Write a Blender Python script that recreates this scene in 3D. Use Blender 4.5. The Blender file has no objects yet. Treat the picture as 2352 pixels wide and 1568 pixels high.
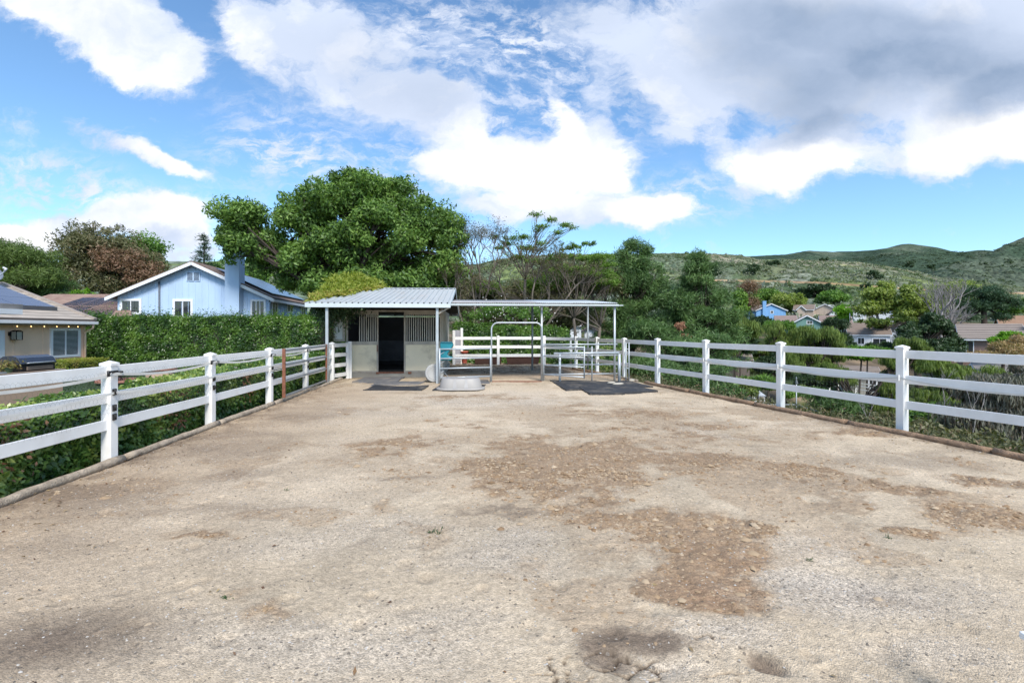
import bpy, math, random
import numpy as np
from mathutils import Vector, Matrix
PI = math.pi
RAD = math.radians
SC = bpy.context.scene
COL = SC.collection
F0, CX, HY, CAMZ = 1080.0, 1176.0, 758.0, 1.75

def at(x, y, Y):
    return ((x - CX) / F0 * Y, Y, CAMZ - (y - HY) / F0 * Y)

def lin(c):
    return tuple((v / 255 / 12.92 if v / 255 <= .04045 else ((v / 255 + .055) / 1.055) ** 2.4) for v in c)

# ---------------------------------------------------------------- materials
def new_mat(name):
    m = bpy.data.materials.new(name); m.use_nodes = True
    nt = m.node_tree; nt.nodes.clear()
    out = nt.nodes.new('ShaderNodeOutputMaterial')
    return m, nt, out

def N(nt, t, **kw):
    n = nt.nodes.new(t)
    for k, v in kw.items():
        if k in n.inputs: n.inputs[k].default_value = v
        else: setattr(n, k, v)
    return n

def L(nt, a, b): nt.links.new(a, b)

def mat(name, col, rough=.6, metal=0., var=.12, vscale=3., dirt=None, dscale=1.2, damt=.5, bump=.0, bscale=40., spec=.5, stretch=(1, 1, 1)):
    """painted / plain surface: base colour with noise variation, optional dirt and bump"""
    m, nt, out = new_mat(name)
    p = N(nt, 'ShaderNodeBsdfPrincipled'); p.inputs['Roughness'].default_value = rough; p.inputs['Metallic'].default_value = metal
    p.inputs['Specular IOR Level'].default_value = spec
    L(nt, p.outputs[0], out.inputs[0])
    tc = N(nt, 'ShaderNodeTexCoord'); mp = N(nt, 'ShaderNodeMapping'); mp.inputs['Scale'].default_value = stretch
    L(nt, tc.outputs['Object'], mp.inputs[0])
    nz = N(nt, 'ShaderNodeTexNoise'); nz.inputs['Scale'].default_value = vscale; nz.inputs['Detail'].default_value = 6
    L(nt, mp.outputs[0], nz.inputs['Vector'])
    r = N(nt, 'ShaderNodeMapRange'); r.inputs[1].default_value = .3; r.inputs[2].default_value = .7; r.inputs[3].default_value = 1 - var; r.inputs[4].default_value = 1 + var
    L(nt, nz.outputs[0], r.inputs[0])
    mul = N(nt, 'ShaderNodeVectorMath', operation='MULTIPLY'); mul.inputs[0].default_value = col[:3]
    L(nt, r.outputs[0], mul.inputs[1])
    last = mul.outputs[0]
    if dirt:
        n2 = N(nt, 'ShaderNodeTexNoise'); n2.inputs['Scale'].default_value = dscale; n2.inputs['Detail'].default_value = 8; n2.inputs['Roughness'].default_value = .65
        L(nt, mp.outputs[0], n2.inputs['Vector'])
        r2 = N(nt, 'ShaderNodeMapRange'); r2.inputs[1].default_value = .5; r2.inputs[2].default_value = .72; r2.inputs[3].default_value = 0; r2.inputs[4].default_value = damt
        L(nt, n2.outputs[0], r2.inputs[0])
        mx = N(nt, 'ShaderNodeMix', data_type='RGBA'); L(nt, r2.outputs[0], mx.inputs[0]); L(nt, last, mx.inputs[6]); mx.inputs[7].default_value = (*dirt[:3], 1)
        last = mx.outputs[2]
    L(nt, last, p.inputs['Base Color'])
    if bump > 0:
        n3 = N(nt, 'ShaderNodeTexNoise'); n3.inputs['Scale'].default_value = bscale; n3.inputs['Detail'].default_value = 5
        L(nt, mp.outputs[0], n3.inputs['Vector'])
        b = N(nt, 'ShaderNodeBump'); b.inputs['Strength'].default_value = bump; b.inputs['Distance'].default_value = .02
        L(nt, n3.outputs[0], b.inputs['Height']); L(nt, b.outputs[0], p.inputs['Normal'])
    return m

def leafmat(name, cols, trans=.35, rough=.5, spec=.35):
    """cols: list of linear colours spread over the per-leaf random attribute"""
    m, nt, out = new_mat(name)
    a = N(nt, 'ShaderNodeAttribute', attribute_name='rnd')
    cr = N(nt, 'ShaderNodeValToRGB'); el = cr.color_ramp.elements
    while len(el) < len(cols): el.new(.5)
    for i, c in enumerate(cols):
        el[i].position = i / (len(cols) - 1); el[i].color = (*c[:3], 1)
    L(nt, a.outputs['Fac'], cr.inputs[0])
    p = N(nt, 'ShaderNodeBsdfPrincipled'); p.inputs['Roughness'].default_value = rough; p.inputs['Specular IOR Level'].default_value = spec
    L(nt, cr.outputs[0], p.inputs['Base Color'])
    t = N(nt, 'ShaderNodeBsdfTranslucent')
    mu = N(nt, 'ShaderNodeVectorMath', operation='MULTIPLY'); mu.inputs[1].default_value = (1.25, 1.35, .6); L(nt, cr.outputs[0], mu.inputs[0]); L(nt, mu.outputs[0], t.inputs[0])
    mx = N(nt, 'ShaderNodeMixShader'); mx.inputs[0].default_value = trans
    L(nt, p.outputs[0], mx.inputs[1]); L(nt, t.outputs[0], mx.inputs[2]); L(nt, mx.outputs[0], out.inputs[0])
    return m

def glassmat(name, col=(.03, .035, .04), rough=.05):
    m, nt, out = new_mat(name)
    p = N(nt, 'ShaderNodeBsdfPrincipled'); p.inputs['Base Color'].default_value = (*col, 1); p.inputs['Roughness'].default_value = rough
    p.inputs['Specular IOR Level'].default_value = .8
    L(nt, p.outputs[0], out.inputs[0]); return m

def courses(name, c1, c2, period=.33, line=(.06, .05, .045), axis='Z', vary=1.0, lw=.16):
    """roof tiles: dark course lines along one object axis plus per-tile colour change"""
    m, nt, out = new_mat(name)
    p = N(nt, 'ShaderNodeBsdfPrincipled'); p.inputs['Roughness'].default_value = .85; L(nt, p.outputs[0], out.inputs[0])
    uv = N(nt, 'ShaderNodeUVMap'); sep = N(nt, 'ShaderNodeSeparateXYZ'); L(nt, uv.outputs[0], sep.inputs[0])
    def M(op, a, b=None):
        n = N(nt, 'ShaderNodeMath', operation=op)
        for i, v in enumerate((a, b)):
            if v is None: continue
            if isinstance(v, (int, float)): n.inputs[i].default_value = v
            else: L(nt, v, n.inputs[i])
        return n.outputs[0]
    row = M('DIVIDE', sep.outputs[1], period); fr = M('FRACT', row); fl = M('FLOOR', row)
    off = M('MULTIPLY', M('FRACT', M('MULTIPLY', fl, .5)), 1.0)
    cx = M('FLOOR', M('ADD', M('DIVIDE', sep.outputs[0], period * .95), off))
    cmb = N(nt, 'ShaderNodeCombineXYZ'); L(nt, cx, cmb.inputs[0]); L(nt, fl, cmb.inputs[1])
    wn = N(nt, 'ShaderNodeTexWhiteNoise', noise_dimensions='2D'); L(nt, cmb.outputs[0], wn.inputs[0])
    nz = N(nt, 'ShaderNodeTexNoise'); nz.inputs['Scale'].default_value = .6; L(nt, uv.outputs[0], nz.inputs[0])
    f = M('ADD', M('MULTIPLY', wn.outputs[0], .6 * vary), M('MULTIPLY', M('SUBTRACT', nz.outputs[0], .3), .9))
    mx = N(nt, 'ShaderNodeMix', data_type='RGBA'); L(nt, f, mx.inputs[0]); mx.inputs[6].default_value = (*c1, 1); mx.inputs[7].default_value = (*c2, 1)
    ln = M('LESS_THAN', fr, lw)
    m2 = N(nt, 'ShaderNodeMix', data_type='RGBA'); L(nt, ln, m2.inputs[0]); L(nt, mx.outputs[2], m2.inputs[6]); m2.inputs[7].default_value = (*line, 1)
    L(nt, m2.outputs[2], p.inputs['Base Color'])
    b = N(nt, 'ShaderNodeBump'); b.inputs['Strength'].default_value = .6; b.inputs['Distance'].default_value = .03; L(nt, fr, b.inputs['Height']); L(nt, b.outputs[0], p.inputs['Normal'])
    return m

# ---------------------------------------------------------------- mesh building
class MB:
    def __init__(s, xf=None):
        s.v = []; s.f = []; s.sm = []; s.xf = xf; s.uv = {}
    def add(s, vs, fs, smooth=False):
        o = len(s.v)
        if s.xf is not None: vs = [tuple(s.xf @ Vector(p)) for p in vs]
        s.v += [tuple(p) for p in vs]; s.f += [tuple(i + o for i in f) for f in fs]; s.sm += [smooth] * len(fs)
        return s
    def box(s, lo, hi):
        x0, y0, z0 = lo; x1, y1, z1 = hi
        return s.add([(x0, y0, z0), (x1, y0, z0), (x1, y1, z0), (x0, y1, z0), (x0, y0, z1), (x1, y0, z1), (x1, y1, z1), (x0, y1, z1)],
                     [(0, 3, 2, 1), (4, 5, 6, 7), (0, 1, 5, 4), (1, 2, 6, 5), (2, 3, 7, 6), (3, 0, 4, 7)])
    def cbox(s, c, sz, rz=0.):
        M = Matrix.Translation(c) @ Matrix.Rotation(rz, 4, 'Z')
        hx, hy, hz = sz[0] / 2, sz[1] / 2, sz[2] / 2
        vs = [M @ Vector(p) for p in [(-hx, -hy, -hz), (hx, -hy, -hz), (hx, hy, -hz), (-hx, hy, -hz), (-hx, -hy, hz), (hx, -hy, hz), (hx, hy, hz), (-hx, hy, hz)]]
        return s.add(vs, [(0, 3, 2, 1), (4, 5, 6, 7), (0, 1, 5, 4), (1, 2, 6, 5), (2, 3, 7, 6), (3, 0, 4, 7)])
    def bar(s, p0, p1, w, h, up=(0, 0, 1)):
        p0 = Vector(p0); p1 = Vector(p1); d = (p1 - p0).normalized(); up = Vector(up)
        sd = d.cross(up).normalized(); u = sd.cross(d).normalized()
        vs = []
        for p in (p0, p1):
            for a, b in ((-1, -1), (1, -1), (1, 1), (-1, 1)):
                vs.append(p + sd * (a * w / 2) + u * (b * h / 2))
        return s.add(vs, [(0, 1, 2, 3), (7, 6, 5, 4), (0, 4, 5, 1), (1, 5, 6, 2), (2, 6, 7, 3), (3, 7, 4, 0)])
    def tube(s, pts, r, n=8, cap=True):
        pts = [Vector(p) for p in pts]
        if isinstance(r, (int, float)): r = [r] * len(pts)
        vs = []; fs = []; prev = None
        for i, p in enumerate(pts):
            d = (pts[min(i + 1, len(pts) - 1)] - pts[max(i - 1, 0)])
            d = d.normalized() if d.length > 1e-9 else Vector((0, 0, 1))
            if prev is None:
                a = d.cross(Vector((0, 0, 1)) if abs(d.z) < .9 else Vector((1, 0, 0))).normalized()
            else:
                a = (prev - d * prev.dot(d)).normalized()
            prev = a; b = d.cross(a)
            for k in range(n):
                t = 2 * PI * k / n
                vs.append(p + (a * math.cos(t) + b * math.sin(t)) * r[i])
        for i in range(len(pts) - 1):
            for k in range(n):
                k2 = (k + 1) % n
                fs.append((i * n + k, i * n + k2, (i + 1) * n + k2, (i + 1) * n + k))
        if cap:
            fs.append(tuple(reversed(range(n)))); fs.append(tuple((len(pts) - 1) * n + k for k in range(n)))
        return s.add(vs, fs, True)
    def lathe(s, prof, c=(0, 0, 0), n=20, sx=1., sy=1., rz=0., cap=False):
        vs = []; fs = []
        for (r, z) in prof:
            for k in range(n):
                t = 2 * PI * k / n
                x = r * math.cos(t) * sx; y = r * math.sin(t) * sy
                vs.append((c[0] + x * math.cos(rz) - y * math.sin(rz), c[1] + x * math.sin(rz) + y * math.cos(rz), c[2] + z))
        for i in range(len(prof) - 1):
            for k in range(n):
                k2 = (k + 1) % n
                fs.append((i * n + k, i * n + k2, (i + 1) * n + k2, (i + 1) * n + k))
        if cap:
            fs.append(tuple(reversed(range(n)))); fs.append(tuple((len(prof) - 1) * n + k for k in range(n)))
        return s.add(vs, fs, True)
    def prism(s, poly, d):
        """poly: list of 3d points (planar), extruded by vector d"""
        n = len(poly); d = Vector(d)
        vs = [Vector(p) for p in poly] + [Vector(p) + d for p in poly]
        fs = [tuple(range(n)), tuple(reversed(range(n, 2 * n)))] + [(i, i + n, (i + 1) % n + n, (i + 1) % n) for i in range(n)]
        return s.add(vs, fs)
    def build(s, name, m, parent=None, bevel=0., solid=0., uvf=None):
        me = bpy.data.meshes.new(name)
        vs = s.v
        if parent is not None:
            inv = world_inv(parent)
            vs = [tuple(inv @ Vector(p)) for p in vs]
        me.from_pydata(vs, [], s.f); me.update()
        me.polygons.foreach_set('use_smooth', s.sm)
        if uvf:
            uvl = me.uv_layers.new(name='UVMap')
            for li, lp in enumerate(me.loops):
                uvl.data[li].uv = uvf(Vector(s.v[lp.vertex_index]))
        me.materials.append(m)
        o = bpy.data.objects.new(name, me); COL.objects.link(o)
        if parent is not None: o.parent = parent
        if bevel > 0:
            b = o.modifiers.new('bevel', 'BEVEL'); b.width = bevel; b.segments = 2; b.limit_method = 'ANGLE'
        if solid > 0:
            b = o.modifiers.new('solid', 'SOLIDIFY'); b.thickness = solid
        return o

def local_mat(o):
    return Matrix.Translation(o.location) @ o.rotation_euler.to_matrix().to_4x4()
def world_inv(o):
    M = local_mat(o); p = o.parent
    while p is not None:
        M = local_mat(p) @ M; p = p.parent
    return M.inverted()

def thing(name, label, cat, loc=(0, 0, 0), rz=0., group=None):
    o = bpy.data.objects.new(name, None); COL.objects.link(o)
    o.location = loc; o.rotation_euler = (0, 0, rz); o.empty_display_size = .2
    o['label'] = label; o['category'] = cat
    if group: o['group'] = group
    return o
def tag(o, label, cat, group=None):
    o['label'] = label; o['category'] = cat
    if group: o['group'] = group
    return o
def dup(root, loc, rz, label=None, group=None):
    r = root.copy(); COL.objects.link(r); r.location = loc; r.rotation_euler = (0, 0, rz)
    if label: r['label'] = label
    if group: r['group'] = group
    for ch in list(root.children):
        c = ch.copy(); COL.objects.link(c); c.parent = r
        for g in ch.children:
            d = g.copy(); COL.objects.link(d); d.parent = c
    return r

def bulk(name, V, Fq, m, parent=None, rnd=None, smooth=False, nper=4):
    """fast mesh from numpy arrays; Fq (n,nper)"""
    V = np.asarray(V, dtype=np.float64)
    if parent is not None:
        Mi = np.array(world_inv(parent)); V = V @ Mi[:3, :3].T + Mi[:3, 3]
    me = bpy.data.meshes.new(name)
    me.vertices.add(len(V)); me.vertices.foreach_set('co', V.astype(np.float32).ravel())
    nf = len(Fq); me.loops.add(nf * nper); me.loops.foreach_set('vertex_index', np.asarray(Fq, dtype=np.int32).ravel())
    me.polygons.add(nf); me.polygons.foreach_set('loop_start', np.arange(0, nf * nper, nper, dtype=np.int32))
    me.polygons.foreach_set('loop_total', np.full(nf, nper, dtype=np.int32))
    me.update(calc_edges=True)
    if smooth: me.polygons.foreach_set('use_smooth', np.ones(nf, dtype=bool))
    if rnd is not None:
        a = me.attributes.new('rnd', 'FLOAT', 'POINT'); a.data.foreach_set('value', np.asarray(rnd, dtype=np.float32))
    me.materials.append(m)
    o = bpy.data.objects.new(name, me); COL.objects.link(o)
    if parent is not None: o.parent = parent
    return o

def nrm(a):
    return a / np.maximum(np.linalg.norm(a, axis=-1, keepdims=True), 1e-9)

def leaf_quads(P, Nn, size, asp, rng, droop=0., fold=.2, tilt=.6, axis=None):
    n = len(P)
    Nn = nrm(Nn + rng.normal(0, tilt, (n, 3)))
    R = rng.normal(0, 1, (n, 3))
    A = nrm(np.cross(Nn, R)) if axis is None else nrm(axis + rng.normal(0, .35, (n, 3)))
    if droop > 0:
        A = nrm(A * (1 - droop) + np.array([0, 0, -1.]) * droop)
    B = nrm(np.cross(Nn, A)); Nn = np.cross(A, B)
    Ls = (size * rng.uniform(.65, 1.3, n))[:, None]; W = Ls * asp
    V = np.empty((n, 4, 3))
    V[:, 0] = P; V[:, 2] = P + A * Ls
    mid = P + A * Ls * .45 + Nn * W * fold
    V[:, 1] = mid + B * W / 2; V[:, 3] = mid - B * W / 2
    return V.reshape(-1, 3), np.arange(n * 4).reshape(-1, 4)

# ---------------------------------------------------------------- value noise
def _hash(ix, iy, seed):
    h = (ix.astype(np.int64) * 374761393 + iy.astype(np.int64) * 668265263 + seed * 974711) & 0xffffffff
    h = ((h ^ (h >> 13)) * 1274126177) & 0xffffffff
    return ((h ^ (h >> 16)) & 0xffff) / 65535.0
def vnoise(x, y, seed=0):
    ix = np.floor(x); iy = np.floor(y); fx = x - ix; fy = y - iy
    fx = fx * fx * (3 - 2 * fx); fy = fy * fy * (3 - 2 * fy)
    a = _hash(ix, iy, seed); b = _hash(ix + 1, iy, seed); c = _hash(ix, iy + 1, seed); d = _hash(ix + 1, iy + 1, seed)
    return (a * (1 - fx) + b * fx) * (1 - fy) + (c * (1 - fx) + d * fx) * fy
def fbm(x, y, oct=5, seed=0, gain=.5):
    s = 0; amp = 1; tot = 0
    for i in range(oct):
        s = s + vnoise(x * 2 ** i + 17.3 * i, y * 2 ** i + 9.1 * i, seed + i) * amp; tot += amp; amp *= gain
    return s / tot
def sstep(a, b, x):
    t = np.clip((x - a) / (b - a), 0, 1); return t * t * (3 - 2 * t)
EXPOSURE = 0.93
SUN_E = 2.5
SKY_S = .12
SKY_TINT = (.74, .93, 1.02)
CL = 4.7
# ================================================================= camera, light, sky
cam = bpy.data.cameras.new('camera'); co = bpy.data.objects.new('camera', cam); COL.objects.link(co); SC.camera = co
co.location = (0, 0, CAMZ); co.rotation_euler = (PI / 2, 0, 0)
cam.lens = 36 * F0 / 2352; cam.shift_y = -26 / 2352; cam.clip_end = 20000; cam.clip_start = .05
SC.view_settings.view_transform = 'Standard'; SC.view_settings.look = 'None'; SC.view_settings.gamma = 1
SC.view_settings.exposure = EXPOSURE
SC.cycles.max_bounces = 6; SC.cycles.diffuse_bounces = 3; SC.cycles.transmission_bounces = 3; SC.cycles.transparent_max_bounces = 6
SUN_EL, SUN_AZ = 47.0, 160.0      # azimuth clockwise from +Y (north): behind the camera, to the right
sun = bpy.data.lights.new('sun', 'SUN'); so = bpy.data.objects.new('sun', sun); COL.objects.link(so)
sun.energy = SUN_E; sun.angle = RAD(18); sun.color = (1., .94, .86)
_az, _el = RAD(SUN_AZ), RAD(SUN_EL)
sd = Vector((math.sin(_az) * math.cos(_el), math.cos(_az) * math.cos(_el), math.sin(_el)))
so.rotation_euler = sd.to_track_quat('Z', 'Y').to_euler(); so.location = (10, -20, 30)

W = bpy.data.worlds.new("World"); SC.world = W; W.use_nodes = True
nt = W.node_tree; nt.nodes.clear()
wo = N(nt, 'ShaderNodeOutputWorld'); bg = N(nt, 'ShaderNodeBackground'); L(nt, bg.outputs[0], wo.inputs[0])
bg.inputs[1].default_value = SKY_S
sky = N(nt, 'ShaderNodeTexSky', sky_type='NISHITA'); sky.sun_disc = False; sky.sun_elevation = _el; sky.sun_rotation = _az
sky.air_density = 1.0; sky.dust_density = .6; sky.ozone_density = 2.0
def M_(op, a, b=None, c=None, clamp=False):
    n = N(nt, 'ShaderNodeMath', operation=op); n.use_clamp = clamp
    for i, v in enumerate((a, b, c)):
        if v is None: continue
        if isinstance(v, (int, float)): n.inputs[i].default_value = v
        else: L(nt, v, n.inputs[i])
    return n.outputs[0]
tc = N(nt, 'ShaderNodeTexCoord'); sp = N(nt, 'ShaderNodeSeparateXYZ'); L(nt, tc.outputs['Generated'], sp.inputs[0])
# sky directions are laid out on the plane one unit north of the viewer (tangent map): u east, v up
yy = M_('MAXIMUM', sp.outputs[1], .04)
u = M_('DIVIDE', sp.outputs[0], yy); v = M_('DIVIDE', sp.outputs[2], yy)
uv = N(nt, 'ShaderNodeCombineXYZ'); L(nt, u, uv.inputs[0]); L(nt, v, uv.inputs[1])
def noise(vec, scale, detail=6, rough=.55, stretch=None, dist=0., off=(0, 0, 0), rot=0.):
    if stretch or rot:
        mp = N(nt, 'ShaderNodeMapping'); mp.inputs['Scale'].default_value = stretch or (1, 1, 1); mp.inputs['Location'].default_value = off
        mp.inputs['Rotation'].default_value = (0, 0, rot)
        L(nt, vec, mp.inputs[0]); vec = mp.outputs[0]
    n = N(nt, 'ShaderNodeTexNoise'); n.inputs['Scale'].default_value = scale; n.inputs['Detail'].default_value = detail
    n.inputs['Roughness'].default_value = rough; n.inputs['Distortion'].default_value = dist
    L(nt, vec, n.inputs['Vector']); return n
wn = noise(uv.outputs[0], 3.4, 9, .62, (1, 1.3, 1))
ws = N(nt, 'ShaderNodeVectorMath', operation='SUBTRACT'); L(nt, wn.outputs['Color'], ws.inputs[0]); ws.inputs[1].default_value = (.5, .5, .5)
wm = N(nt, 'ShaderNodeVectorMath', operation='MULTIPLY_ADD'); L(nt, ws.outputs[0], wm.inputs[0]); wm.inputs[1].default_value = (.20, .15, 0); L(nt, uv.outputs[0], wm.inputs[2])
wuv = wm.outputs[0]
def blobs(lst, vec):
    tot = None
    for (x, y, rx, ry, rot, amp) in lst:
        mp = N(nt, 'ShaderNodeMapping', vector_type='TEXTURE')
        mp.inputs['Location'].default_value = ((x - CX) / F0, (HY - y) / F0, 0)
        mp.inputs['Rotation'].default_value = (0, 0, RAD(-rot)); mp.inputs['Scale'].default_value = (rx / F0, ry / F0, 1)
        L(nt, vec, mp.inputs[0])
        ln = N(nt, 'ShaderNodeVectorMath', operation='LENGTH'); L(nt, mp.outputs[0], ln.inputs[0])
        mr = N(nt, 'ShaderNodeMapRange', interpolation_type='SMOOTHSTEP'); mr.inputs[1].default_value = 1.45; mr.inputs[2].default_value = .35
        mr.inputs[3].default_value = 0; mr.inputs[4].default_value = amp; L(nt, ln.outputs['Value'], mr.inputs[0])
        tot = mr.outputs[0] if tot is None else M_('ADD', tot, mr.outputs[0])
    return tot
CLOUDS = [(130, 5, 270, 85, 18, 1), (340, 110, 150, 88, 28, 1), (250, 60, 200, 100, 20, .6), (570, 70, 75, 150, -28, .8), (700, 40, 140, 80, 10, .7),
          (820, 150, 170, 110, 25, .85), (1000, 250, 120, 75, 15, .9), (700, 240, 110, 70, 25, .3), (1090, 300, 40, 40, 0, .4),
          (1200, 395, 240, 75, 8, 1.1), (1340, 350, 100, 70, 10, .9), (1020, 385, 80, 30, 12, .8), (1120, 345, 80, 40, 0, .7), (1290, 270, 32, 80, -25, .8), (1360, 250, 50, 100, 0, .55),
          (1490, 492, 100, 46, 0, 1), (1230, 490, 200, 36, 0, .7), (1090, 480, 90, 30, 20, .5), (1340, 505, 120, 32, 0, .5),
          (400, 385, 115, 26, 24, 1), (360, 490, 150, 48, 8, 1), (150, 515, 190, 34, -6, .85), (40, 560, 120, 40, 8, 1), (380, 570, 130, 50, 0, .9),
          (1900, 110, 480, 175, 3, 1.25), (2230, 120, 320, 180, 0, 1.1), (1560, 160, 170, 90, 10, .45), (1600, 270, 90, 60, 0, .5), (1530, 310, 55, 36, 0, .5),
          (1830, 365, 190, 78, -4, 1.1), (2210, 340, 180, 74, -8, 1.1), (2330, 290, 120, 90, 0, .9), (1640, 330, 60, 50, 30, .4),
          (1690, 455, 45, 32, -10, .45), (1610, 420, 70, 25, 20, .35), (220, 305, 110, 36, 28, .42), (30, 300, 70, 55, 20, .38), (1350, 60, 130, 80, 0, .4), (1000, 90, 130, 70, 20, .45), (1150, 150, 120, 100, 0, .15)]
b1 = blobs(CLOUDS, wuv)
n1 = noise(wuv, 5.5, 10, .62, (1, 1.5, 1)); 
n1b = M_('MULTIPLY', M_('SUBTRACT', n1.outputs[0], .5), 1.5)
n5 = noise(wuv, 19, 8, .68, (1, 1.7, 1), off=(2, 5, 0)); n5b = M_('MULTIPLY', M_('SUBTRACT', n5.outputs[0], .5), 1.1)
dens = M_('ADD', M_('ADD', M_('MINIMUM', b1, 1.25), n1b), n5b)
back = M_('MULTIPLY', M_('LESS_THAN', sp.outputs[1], .02), .35)
mask = N(nt, 'ShaderNodeMapRange', interpolation_type='SMOOTHSTEP'); mask.inputs[1].default_value = .14; mask.inputs[2].default_value = .86
L(nt, M_('ADD', dens, back), mask.inputs[0])
# thin rippled high cloud
CIR = [(1230, 220, 300, 210, 0, 1.25), (860, 385, 320, 100, 5, 1.1), (110, 410, 190, 70, 8, 1.3), (1100, 70, 500, 80, 0, .6), (1640, 440, 160, 60, 0, .8), (560, 360, 160, 60, 0, .6), (620, 290, 160, 80, 20, .7), (1000, 60, 200, 90, 0, .5), (1500, 470, 200, 60, 0, .6), (200, 480, 260, 60, -4, .7), (500, 470, 160, 50, 0, .4), (1060, 560, 150, 60, 0, .9)]
b2 = blobs(CIR, uv.outputs[0])
n2 = noise(wuv, 17, 7, .66, (1, 2.2, 1), rot=.25)
c2 = N(nt, 'ShaderNodeMapRange', interpolation_type='SMOOTHSTEP'); c2.inputs[1].default_value = .40; c2.inputs[2].default_value = .68; c2.inputs[3].default_value = 0; c2.inputs[4].default_value = .8
L(nt, n2.outputs[0], c2.inputs[0])
cir = M_('MULTIPLY', M_('MULTIPLY', c2.outputs[0], b2), .85, clamp=True)
total = M_('MAXIMUM', mask.outputs[0], cir)
# grey undersides
GREY = [(1990, 90, 360, 110, 8, .75), (2080, 190, 330, 80, -8, .55), (1800, 215, 200, 75, 30, .45), (2280, 240, 160, 50, -25, .75), (2290, 40, 200, 60, 0, .2), (1560, 190, 160, 90, 0, .14), (1680, 60, 160, 80, 0, .25),
        (900, 170, 200, 90, 28, .24), (1000, 230, 90, 50, 15, .12), (620, 120, 120, 120, 0, .1), (180, 30, 170, 50, 20, .10), (330, 545, 90, 20, 0, .25), (2340, 330, 70, 30, -20, .22), (1840, 400, 50, 14, 0, .1), (220, 305, 130, 50, 28, .22), (1230, 20, 200, 60, 0, .25), (1870, 300, 120, 40, -10, .4)]
b3 = blobs(GREY, wuv)
n3 = noise(uv.outputs[0], 2.6, 4, .5, (1, 1.6, 1), off=(3, 1, 0))
WHITE = [(150, 60, 260, 110, 25, .75), (430, 150, 90, 60, 30, .5), (1200, 395, 230, 70, 8, 1.2), (1340, 360, 90, 60, 10, 1), (1050, 385, 80, 30, 12, 1), (1280, 275, 40, 70, -25, .8), (1490, 492, 95, 42, 0, 1.1), (1230, 490, 180, 30, 0, .5),
         (400, 385, 115, 26, 24, 1), (350, 490, 150, 48, 8, .9), (60, 560, 120, 40, 8, 1), (1830, 375, 170, 60, -4, 1.2), (2210, 345, 170, 62, -8, 1.2), (2330, 300, 100, 60, 0, 1), (560, 90, 60, 110, -28, .45), (940, 30, 60, 50, 0, .3), (1060, 290, 60, 30, 0, .5), (150, 520, 180, 30, 0, .5)]
b4 = blobs(WHITE, wuv); n4 = noise(wuv, 7, 6, .6, (1, 1.5, 1), off=(7, 2, 0))
wht = M_('ADD', M_('MULTIPLY', b4, .9), M_('MULTIPLY', M_('SUBTRACT', n4.outputs[0], .5), 2.4), clamp=True)
wc = N(nt, 'ShaderNodeMix', data_type='RGBA'); L(nt, wht, wc.inputs[0]); wc.inputs[6].default_value = (*[c * CL for c in (.70, .79, .97)], 1); wc.inputs[7].default_value = (*[c * CL for c in (1.10, 1.10, 1.12)], 1)
g = M_('MULTIPLY', M_('MULTIPLY', M_('MINIMUM', b3, 1.0), 1.06), M_('ADD', M_('MULTIPLY', n3.outputs[0], .9), M_('ADD', .38, M_('MULTIPLY', M_('SUBTRACT', n4.outputs[0], .5), .7))), clamp=True)
cc = N(nt, 'ShaderNodeMix', data_type='RGBA'); L(nt, g, cc.inputs[0]); L(nt, wc.outputs[2], cc.inputs[6]); cc.inputs[7].default_value = (*[c * CL for c in (.29, .39, .56)], 1)
tint = N(nt, 'ShaderNodeMix', data_type='RGBA', blend_type='MULTIPLY'); tint.inputs[0].default_value = 1; L(nt, sky.outputs[0], tint.inputs[6]); tint.inputs[7].default_value = (*SKY_TINT, 1)
fm = N(nt, 'ShaderNodeMix', data_type='RGBA'); L(nt, total, fm.inputs[0]); L(nt, tint.outputs[2], fm.inputs[6]); L(nt, cc.outputs[2], fm.inputs[7])
L(nt, fm.outputs[2], bg.inputs[0])
# ================================================================= terrain
def Lx(Y): return -4.75 - .08 * Y
def Rx(Y): return 6.93 - (Y - 6.36) * .273
def BackY(X): return 23.4 + .08 * (X + 1)

RIDGE_C = [(-2000, 600), (900, 600), (1080, 612), (1129, 599), (1179, 591), (1240, 586), (1380, 583), (1501, 581), (1573, 581), (1633, 583), (1679, 584), (1716, 588), (1740, 596), (1817, 596), (1908, 597.5), (1969, 600), (2030, 610), (2092, 622), (2153, 636), (2245, 648), (2352, 664), (2600, 680), (4000, 700)]
RIDGE_B = [(-2000, 660), (1500, 660), (2000, 655), (2060, 640), (2120, 625), (2180, 606), (2230, 588), (2275, 575), (2305, 560), (2352, 541), (2420, 515), (2600, 480), (4000, 470)]
RIDGE_A = [(-2000, 640), (1500, 600), (1660, 592), (1725, 588), (1801, 585), (1856, 575.5), (1920, 577), (1960, 576), (1994, 571), (2035, 562), (2070, 558), (2110, 560), (2153, 562), (2208, 571.5), (2275, 574), (2352, 580), (2600, 590), (4000, 600)]
def ridge(tab, x):
    t = np.array(tab, dtype=float); return np.interp(x, t[:, 0], t[:, 1])
YC, YB, YA = 430., 760., 1250.
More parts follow.
